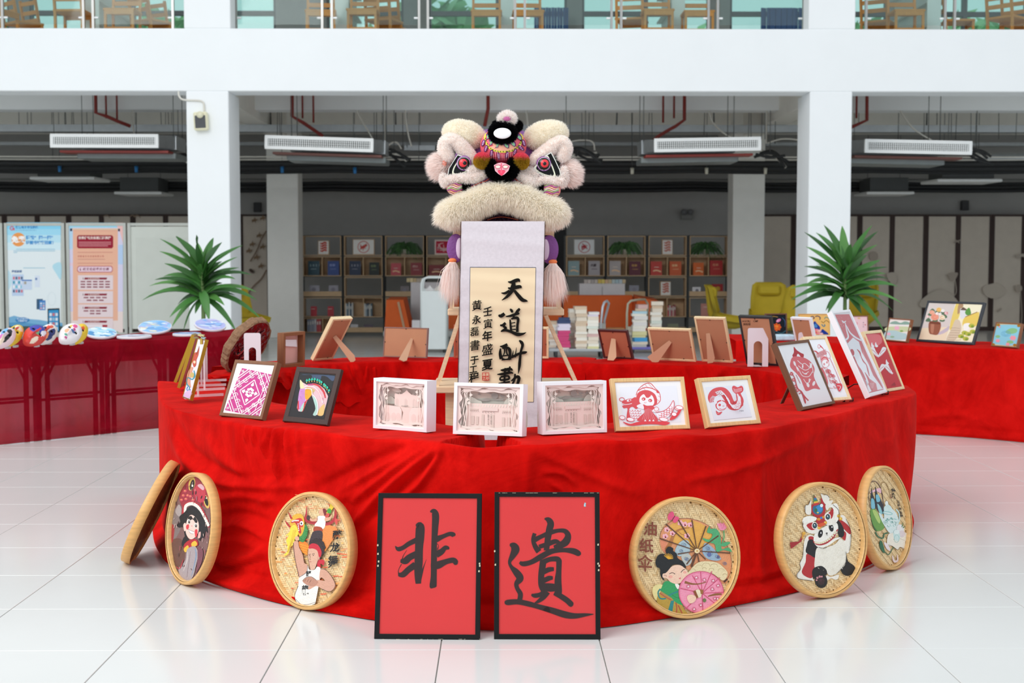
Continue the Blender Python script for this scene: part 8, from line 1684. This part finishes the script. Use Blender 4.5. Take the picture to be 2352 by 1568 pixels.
S((680,1005,16),(705,1012,34),(738,990,30));S((790,945,12),(805,962,26),(812,980,16));S((882,942,20),(862,965,28),(840,990,16));S((750,1018,10),(800,1010,24),(860,990,26),(878,992,14));S((835,1000,12),(820,1030,18));S((790,1045,14),(794,1095,20),(800,1155,22));S((800,1042,14),(840,1030,26),(866,1040,26),(860,1100,24),(858,1165,26));S((800,1080,8),(840,1074,12));S((802,1112,8),(842,1106,12));S((802,1142,8),(845,1138,14))
S((695,1100,14),(720,1100,24),(748,1078,26));S((745,1082,20),(730,1110,22),(752,1128,22),(715,1150,14),(705,1162,8));S((702,1160,10),(750,1148,24),(800,1162,26),(860,1186,34),(910,1182,22),(943,1168,4))
S((694,1300,8),(720,1300,22),(765,1282,26));S((700,1320,14),(696,1370,28),(708,1420,36));S((715,1318,16),(760,1312,22),(784,1330,30),(790,1370,26),(785,1425,36));S((735,1300,14),(738,1350,14),(728,1385,10));S((755,1300,12),(758,1360,14),(770,1385,12));S((712,1392,12),(775,1384,14));S((712,1422,26),(750,1424,14),(790,1418,26))
S((790,1408,12),(830,1392,26),(880,1368,24),(930,1358,26),(952,1352,6));S((822,1340,5),(815,1380,12),(806,1412,16));S((850,1310,3),(843,1370,12),(838,1405,16));S((876,1244,14),(898,1262,30),(908,1292,26),(892,1350,22),(884,1420,26),(878,1490,26),(868,1560,5))
S((700,1525,8),(730,1525,26),(790,1515,28),(815,1528,10));S((745,1505,14),(740,1550,22));S((790,1490,16),(778,1545,20));S((668,1566,8),(720,1562,26),(790,1548,24),(820,1556,10));S((700,1590,18),(770,1580,18),(775,1610,20),(700,1618,18),(700,1592,14));S((740,1560,18),(736,1640,20));S((680,1650,10),(790,1636,18));S((800,1630,10),(850,1590,28),(875,1600,30),(860,1660,26));S((838,1560,16),(830,1620,22),(800,1680,14))
for ch,x,y,h_ in(('壬',535,930,90),('寅',536,1045,92),('年',526,1158,98),('盛',522,1282,110),('夏',524,1425,105),('黄',428,868,98),('永',432,1010,84),('磊',412,1120,88),('書',408,1245,100),('于',412,1392,84),('工',404,1482,78),('程',402,1555,96)):A.text(ch,x,y,h_,K,ux=(1,-.16),uy=(-.03,1.05),bold=.01 if ch in '書磊寅黄盛' else .024)
A.rect(525,1548,592,1622,'#c9453c');A.text('磊黄',528,1552,31,'#f0dcb8',bold=.01);A.text('之印',528,1587,31,'#f0dcb8',bold=.01)
A.build('brush_lettering',r)
lion=thing('lion_dance_head','white and pink fur lion dance head with purple trim on the display rack','lion head',RP(1160,530,YL+.15))
def lp(x,y,dy=0.):return onY(960+x/4.9,240+y/4.9,YL+dy)
K1=YL/F/4.9
def furmat(c,c2=None):
 k='fur'+c
 if k in MC:return MC[k]
 m=bpy.data.materials.new(k);MC[k]=m;m.use_nodes=True;nt=m.node_tree;N=nt.nodes;L=nt.links;b=N['Principled BSDF'];b.inputs['Roughness'].default_value=.75;b.inputs['Specular IOR Level'].default_value=.2
 g=N.new('ShaderNodeNewGeometry');cr=N.new('ShaderNodeValToRGB');e=cr.color_ramp.elements;x=lin(c);y=lin(c2)if c2 else[v*.82 for v in x];e[0].color=(*x,1);e[1].color=(*y,1);L.new(g.outputs['Random Per Island'],cr.inputs[0]);L.new(cr.outputs[0],b.inputs['Base Color'])
 t=N.new('ShaderNodeBsdfTranslucent');L.new(cr.outputs[0],t.inputs[0]);mx=N.new('ShaderNodeMixShader');mx.inputs[0].default_value=.5;L.new(b.outputs[0],mx.inputs[1]);L.new(t.outputs[0],mx.inputs[2]);L.new(mx.outputs[0],N['Material Output'].inputs[0]);return m
def furry(o,n,L_,m,comb=(0,0,-.25),rnd_=.45,wd=.0011,seed=0,m2=None,split=None,front=True):
 """grow n strands on mesh object o; a joined sub-part"""
 rs=np.random.RandomState(seed);me=o.data;M=np.array(WM[o]);nv=len(me.vertices);co=np.empty(nv*3);me.vertices.foreach_get('co',co);co=co.reshape(-1,3)@M[:3,:3].T+M[:3,3]
 T_=[]
 for p in me.polygons:
  v=list(p.vertices)
  for k in range(1,len(v)-1):T_.append((v[0],v[k],v[k+1]))
 T_=np.array(T_);A_,B_,C_=co[T_[:,0]],co[T_[:,1]],co[T_[:,2]];cr=np.cross(B_-A_,C_-A_);ar=np.linalg.norm(cr,axis=1)+1e-12;nn=cr/ar[:,None]
 cen=(A_+B_+C_)/3;c0=co.mean(0)
 if front:ar=ar*np.where(cen[:,1]>c0[1]+.09,.25,1)
 i=rs.choice(len(ar),n,p=ar/ar.sum());u,v=rs.rand(n),rs.rand(n);fl=u+v>1;u[fl]=1-u[fl];v[fl]=1-v[fl]
 P=A_[i]+(B_-A_)[i]*u[:,None]+(C_-A_)[i]*v[:,None];Nn=nn[i]
 d=Nn+rs.normal(0,rnd_,(n,3))+np.array(comb);d/=np.linalg.norm(d,axis=1)[:,None];clump=np.sin(P[:,0]*90+seed)+np.sin(P[:,2]*110)+np.sin((P[:,0]+P[:,2])*60)
 d+=.10*clump[:,None]*np.array([.6,0,.4]);L2=L_*rs.uniform(.55,1.15,n)[:,None];s_=np.cross(d,rs.normal(0,1,(n,3)));s_/=np.linalg.norm(s_,axis=1)[:,None]+1e-9;s_=s_*wd*rs.uniform(.7,1.3,n)[:,None]
 m_=P+d*L2*.55;tp=P+d*L2+np.array(comb)*L2*.35;V=np.stack([P-s_,P+s_,m_+s_*.8,m_-s_*.8,tp],1).reshape(-1,3)
 W_=WM[o];Mi=np.array(W_.inverted());V=V@Mi[:3,:3].T+Mi[:3,3]
 me2=bpy.data.meshes.new('fur');me2.vertices.add(5*n);me2.vertices.foreach_set('co',V.ravel())
 lo=np.empty((n,7),int);b0=np.arange(n)*5
 for k,q in enumerate((0,1,2,3,3,2,4)):lo[:,k]=b0+q
 me2.loops.add(7*n);me2.loops.foreach_set('vertex_index',lo.ravel());me2.polygons.add(2*n);st=np.stack([np.arange(n)*7,np.arange(n)*7+4],1).ravel();me2.polygons.foreach_set('loop_start',st);me2.materials.append(m)
 if m2 is not None:
  me2.materials.append(m2);z=P[:,2]+rs.normal(0,.006,n);k=(z>split).astype(int);me2.polygons.foreach_set('material_index',np.repeat(k,2))
 me2.update(calc_edges=True);f=bpy.data.objects.new('fur',me2);C.objects.link(f);f.parent=o;WM[f]=W_;f['kind']='stuff';return f
def ltube(name,pts,m,dy=0.,n=14,k=6):
 q=smoothpts([(x,y,r_)for x,y,r_ in pts],k);q=[(a_[0],a_[1],a_[2])for a_ in q]if len(q[0])>2 else q
 N=len(q);rr=[max(8,a_[2])*K1 for a_ in q];P=[lp(a_[0],a_[1],dy)for a_ in q]
 b=MB();b.tube([P[0]+(P[0]-P[1]).normalized()*rr[0]*.6]+P+[P[-1]+(P[-1]-P[-2]).normalized()*rr[-1]*.6],[rr[0]*.45]+rr+[rr[-1]*.45],m,n);return b.build(name,lion)
def lell(name,x,y,rx,ry,m,dy=0.,rd=None,rot=0,par=None):
 b=MB();b.ell(lp(x,y,dy),(rx*K1,(rd or min(rx,ry))*K1,ry*K1),m,Matrix.Rotation(math.radians(rot),3,'Y'),26,16);return b.build(name,par or lion)
CRM,PWH,WHT2,BLK=mat('#fdf8ec',.9),mat('#fbf0ea',.9),mat('#fbf9fb',.9),mat('#0e0e10',.9)
fC,fP,fW,fK,fE=furmat('#fffdf7','#fff8ec'),furmat('#ffffff','#fff4ee'),furmat('#ffffff','#fbf6fb'),furmat('#17171a','#050506'),furmat('#fffcfa','#ffeee8')
PUR,PKM=mat('#7a4088',.6,bump=.3,bsc=90),mat('#ea5f74',.4)
o=lell('head_shell',950,650,560,400,PUR,.24,420)
o=lell('mouth',945,1270,290,180,mat('#3a1636',.8),.10,130);furry(o,5000,.02,furmat('#3c1a3c','#1c0a1e'),seed=1,wd=.0014)
b=MB();b.tube([lp(x,y,.028)for x,y in smoothpts([(780,1300),(860,1275),(950,1265),(1040,1278),(1130,1300)],4)],.0014,mat('#d8643c',.5),6);b.build('lip_cord',lion)
o=ltube('upper_lip',[(265,1265,60),(315,1240,115),(420,1212,138),(580,1138,130),(760,1055,120),(950,1015,118),(1130,1050,122),(1300,1128,130),(1450,1204,138),(1575,1235,118),(1630,1265,60)],CRM,-.02,20);furry(o,46000,.038,fC,comb=(0,-.1,-.5),seed=2)
for k,(x,y,rx,ry,rot)in enumerate(((515,345,232,148,12),(1440,352,238,148,-12))):o=lell('brow_lobe',x,y,rx,ry,CRM,.10,150,rot);furry(o,15000,.018,fC,seed=3+k,comb=(0,0,.05))
o=ltube('brow_roll',[(345,600,60),(305,510,70),(315,430,68),(380,400,66),(460,440,68),(545,530,68),(605,610,62),(635,670,36)],PWH,.03);furry(o,12500,.014,fP,seed=6)
o=ltube('brow_roll',[(1625,600,56),(1655,500,70),(1630,430,66),(1560,440,66),(1480,500,68),(1400,560,68),(1325,620,62),(1290,665,36)],PWH,.03);furry(o,12500,.014,fP,seed=7)
for k,(x,y,rx,ry,cx_)in enumerate(((262,685,62,92,-.9),(1700,760,66,100,.9))):
 o=lell('ear',x,y,rx,ry,PWH,.06,60);furry(o,6500,.046,fE,comb=(cx_*.8,0,-.25),rnd_=.3,seed=8+k,wd=.0014);lell('ear_centre',x+(35 if k==0 else-45),y-25,26,38,mat('#f08a70',.7),.025,26)
def eye(cx_,cy_,out,s_,k):
 A=Art(960,240,4.9,(0,YL-.005,0),(0,-1,0),lift=.0005,step=.00015)
 A.poly(out,'#e8ece6');m_=np.array(out).mean(0);A.poly([tuple(m_+(np.array(p)-m_)*.93)for p in out],'#121416');A.poly([tuple(m_+(np.array(p)-m_)*np.array([.72,.78])+np.array([(18 if k==0 else-30),0]))for p in out],'#dfe0cc',True);A.poly([tuple(m_+(np.array(p)-m_)*np.array([.62,.68])+np.array([(22 if k==0 else-32),0]))for p in out],'#15171a',True)
 b0=A.build('eye_surround',lion);m=MB();m.ell(lp(cx_,cy_,.0),(86*K1,.018,86*K1),mat('#8c4a9c',.3),None,24,12);m.ell(lp(cx_,cy_,-.003),(78*K1,.018,78*K1),mat('#f0f0ee',.25),None,24,12);m.ell(lp(cx_,cy_,-.005),(74*K1,.018,74*K1),mat('#121214',.2),None,24,12);m.ell(lp(cx_-4*s_,cy_-2,-.008),(58*K1,.018,58*K1),mat('#e2333c',.25),None,24,12);m.ell(lp(cx_+6,cy_-2,-.012),(34*K1,.016,34*K1),mat('#0c0c0e',.15),None,20,10);m.build('eyeball',lion)
eye(516,662,[(445,562),(500,580),(560,620),(610,700),(575,755),(500,790),(410,812),(330,800),(345,720),(395,640)],1,0)
eye(1418,668,[(1500,535),(1430,575),(1360,640),(1300,715),(1340,765),(1410,800),(1500,830),(1620,840),(1600,740),(1550,630)],-1,1)
for k,P in enumerate(([(300,852,24),(380,838,28),(470,822,28),(560,828,34),(640,820,38),(700,790,34),(770,770,16)],[(1120,770,16),(1180,805,32),(1260,850,42),(1330,875,32),(1370,850,24),(1450,842,26),(1550,862,30),(1630,850,28)],[(560,740,18),(640,735,34),(740,720,30)],[(1190,740,22),(1270,760,32),(1330,790,20)],[(285,800,20),(300,850,34),(310,890,22)],[(1640,720,22),(1650,820,34),(1620,900,22)])):
 o=ltube('cheek_trim',P,WHT2,-.012+.004*k);furry(o,5200 if k<2 else 2600,.02,fW,seed=20+k)
class SArt(Art):
 def __init__(s,x,y,rx,ry,rd,dy):super().__init__(960,240,4.9,(0,0,0),(0,-1,0),lift=.0012,step=.00012);s.c=lp(x,y,dy);s.r=(rx*K1,rd*K1,ry*K1)
 def w(s,x,y):
  p=onY(960+x/4.9,240+y/4.9,s.c.y);u,v=(p.x-s.c.x)/s.r[0],(p.z-s.c.z)/s.r[2];q=u*u+v*v
  if q>.97:u,v=u*math.sqrt(.97/q),v*math.sqrt(.97/q);q=.97
  return Vector((s.c.x+u*s.r[0],s.c.y-math.sqrt(1-q)*s.r[1]-s.l,s.c.z+v*s.r[2]))
 def poly(s,pts,col,sm=False):
  if sm:pts=smoothpts(pts,4,True)
  c_=(sum(p[0]for p in pts)/len(pts),sum(p[1]for p in pts)/len(pts));n=len(pts);V=[s.w(*c_)]+[s.w(c_[0]+(x-c_[0])*.5,c_[1]+(y-c_[1])*.5)for x,y in pts]+[s.w(x,y)for x,y in pts]
  s.b.add(V,[(0,1+i,1+(i+1)%n)for i in range(n)]+[(1+i,1+n+i,1+n+(i+1)%n,1+(i+1)%n)for i in range(n)],s._m(col));s.l+=s.st;return s
lell('forehead',960,470,262,225,PKM,.05,190)
A=SArt(960,470,262,225,190,.05);Y_,K_='#e6e05a','#2a1830'
A.poly([(750,340),(1180,340),(1175,430),(1110,520),(960,550),(820,520),(755,430)],'#f6b79c',True);A.poly([(790,640),(960,690),(1120,640),(1060,600),(960,615),(850,600)],'#c92a4c',True)
A.stroke([(765,330),(752,400),(790,480),(860,530),(960,545),(1060,530),(1130,480),(1170,400),(1160,330)],20,Y_)
for(x,y)in smoothpts([(758,390),(800,485),(870,533),(960,543),(1060,528),(1135,470),(1165,400)],3):A.ellp(x,y,6,6,K_,n=7)
for k,(x,y)in enumerate(((800,370),(835,440),(905,470),(985,475),(1060,455),(1130,380))):
 d=-1 if k<3 else 1;P=[(x-d*30,y-60),(x+32,y-20),(x+d*36,y+30),(x,y+20),(x-36,y-25)];A.poly(P,K_,True);A.poly([(x+(a_-x)*.84,y+(c_-y)*.84)for a_,c_ in P],'#9a68ac',True);A.poly([(x+(a_-x)*.5+d*8,y+(c_-y)*.5+8)for a_,c_ in P],'#8fd19a',True)
for(x,y,ro)in((765,505,20),(828,560,8),(905,590,-10),(1000,580,15),(1090,545,20),(1160,500,-60),(735,440,20),(1190,440,-20)):
 A.ellp(x,y,19,42,K_,ro);A.ellp(x,y,15,37,'#8a4a86',ro)
 for j in(-1,0,1):A.ellp(x-j*14*math.sin(math.radians(ro)),y+j*16,6,6,'#e8c8e4',n=7)
for k in range(16):x=770+k*25;A.stroke([(x,560+20*math.sin(k)),(x+(960-x)*.06,600),(x+(960-x)*.1,640)],4,'#fbc0c4')
A.build('painted_pattern',lion)
o=MB();o.tube([lp(955+118*math.cos(t*.3142),322+80*math.sin(t*.3142),-.035)for t in range(20)],32*K1,BLK,10,closed=True);o=o.build('mirror_surround',lion);furry(o,9000,.017,fK,seed=30,comb=(0,0,0),wd=.0014)
lell('mirror',950,324,98,60,mat('#f6f8fa',.15,var=0),-.075,20)
o=lell('topknot',1005,168,78,62,WHT2,-.01,70);furry(o,6500,.024,fW,seed=31,comb=(0,0,.1));lell('topknot_centre',1002,160,42,26,mat('#b65a90',.6),-.052,18)
for k,(x,y,r_)in enumerate(((1118,240,40),(885,232,32),(1080,262,36))):o=lell('black_tuft',x,y,r_,r_*1.1,BLK,.01);furry(o,2200,.017,fK,seed=33+k,wd=.0014)
for k,(x,y)in enumerate(((722,634),(1160,638))):
 z_=lp(x,y-22,0).z;o=lell('pompom',x,y,82,80,mat('#d8b83a',.9),-.03,82);furry(o,13000,.011,furmat('#d4b038','#b8932a'),seed=36+k,comb=(0,0,0),m2=furmat('#ff6a9c','#f0706c'),split=z_)
o=ltube('nose_fur',[(835,650,26),(812,720,34),(860,790,38),(945,825,40),(1030,790,38),(1085,720,34),(1055,640,26)],BLK,-.035);furry(o,11000,.02,fK,seed=40,wd=.0014,comb=(0,-.2,-.1))
b=MB();P=[(855,682),(900,660),(938,652),(985,662),(1036,690),(1018,745),(975,785),(940,802),(905,780),(868,745)];b.prism([lp(x,y,-.075)for x,y in P],(0,.03,0),mat('#f2b8c4',.4));b.build('nose_plate',lion)
A=Art(960,240,4.9,(0,YL-.075,0),(0,-1,0),lift=.001,step=.0001);A.poly([(895,745),(940,735),(985,745),(960,785),(940,800),(920,785)],'#f04c6c',True);A.stroke([(938,658),(938,770)],14,'#ee6a84')
for x in(900,985):A.ring(x,700,34,22,5,'#c83a54');A.ellp(x,700,24,14,'#eaf0dc');[A.ellp(x-18+j*16,735,4,4,'#2a1820',n=6)for j in range(3)]
A.build('nose_paint',lion)
for k,(x,y,rx,ry)in enumerate(((418,935,98,88),(1500,962,106,98))):
 lell('painted_cheek',x,y,rx,ry,mat('#f08a88',.4),.015,80);A=SArt(x,y,rx,ry,80,.015)
 for j in range(9):
  yy=y-74+j*18;W3=[(x-88+i*22,yy+10*math.sin(i*1.1+j*.5))for i in range(9)];A.stroke(W3,8,['#f4ece0','#a9d88c','#c96ab8','#fbd0a8'][j%4]);A.stroke([(a_,c_+7)for a_,c_ in W3],3.5,K_)
 A.build('painted_waves',lion);o=lell('black_tuft',x+(122 if k==0 else-130),y-8,34,48,BLK,.01);furry(o,3000,.016,fK,seed=44+k,wd=.0014)
for k,P in enumerate(([(600,900,34),(680,850,46),(760,830,40),(820,800,26)],[(1060,790,26),(1140,840,42),(1220,880,44),(1290,930,34)])):ltube('purple_gum',P,PUR,.03);b=MB();b.tube([lp(x,y+r_*.8,.0)for x,y,r_ in P],.0022,mat('#f0603c',.5),6);b.build('orange_piping',lion)
for k,(x,y,rx,tx)in enumerate(((1047,570,20,-8),(1262,573,20,8))):
 c=onY(x,y,6.99);b=MB();b.ell(c,(rx*7/F*1.05,.012,33*7/F),PUR,None,20,12);b.ell(c+Vector((.02 if k==0 else-.02,-.006,0)),(.022,.012,24*7/F),mat('#d8c0d8',.6),None,20,12);b.build('hanging_ear',lion)
 q=onY(x+tx,y+28,6.98);b=MB();b.ell(q,(.022,.012,.012),mat('#f08048',.6),None,14,8);b.build('orange_tie',lion);b=MB();b.ell(q+Vector((0,0,-.035)),(.026,.014,.035),PWH,None,14,8);o=b.build('tassel',lion);furry(o,2600,.085,fE,comb=(tx*.02,0,-2.6),rnd_=.3,seed=50+k,wd=.0014)
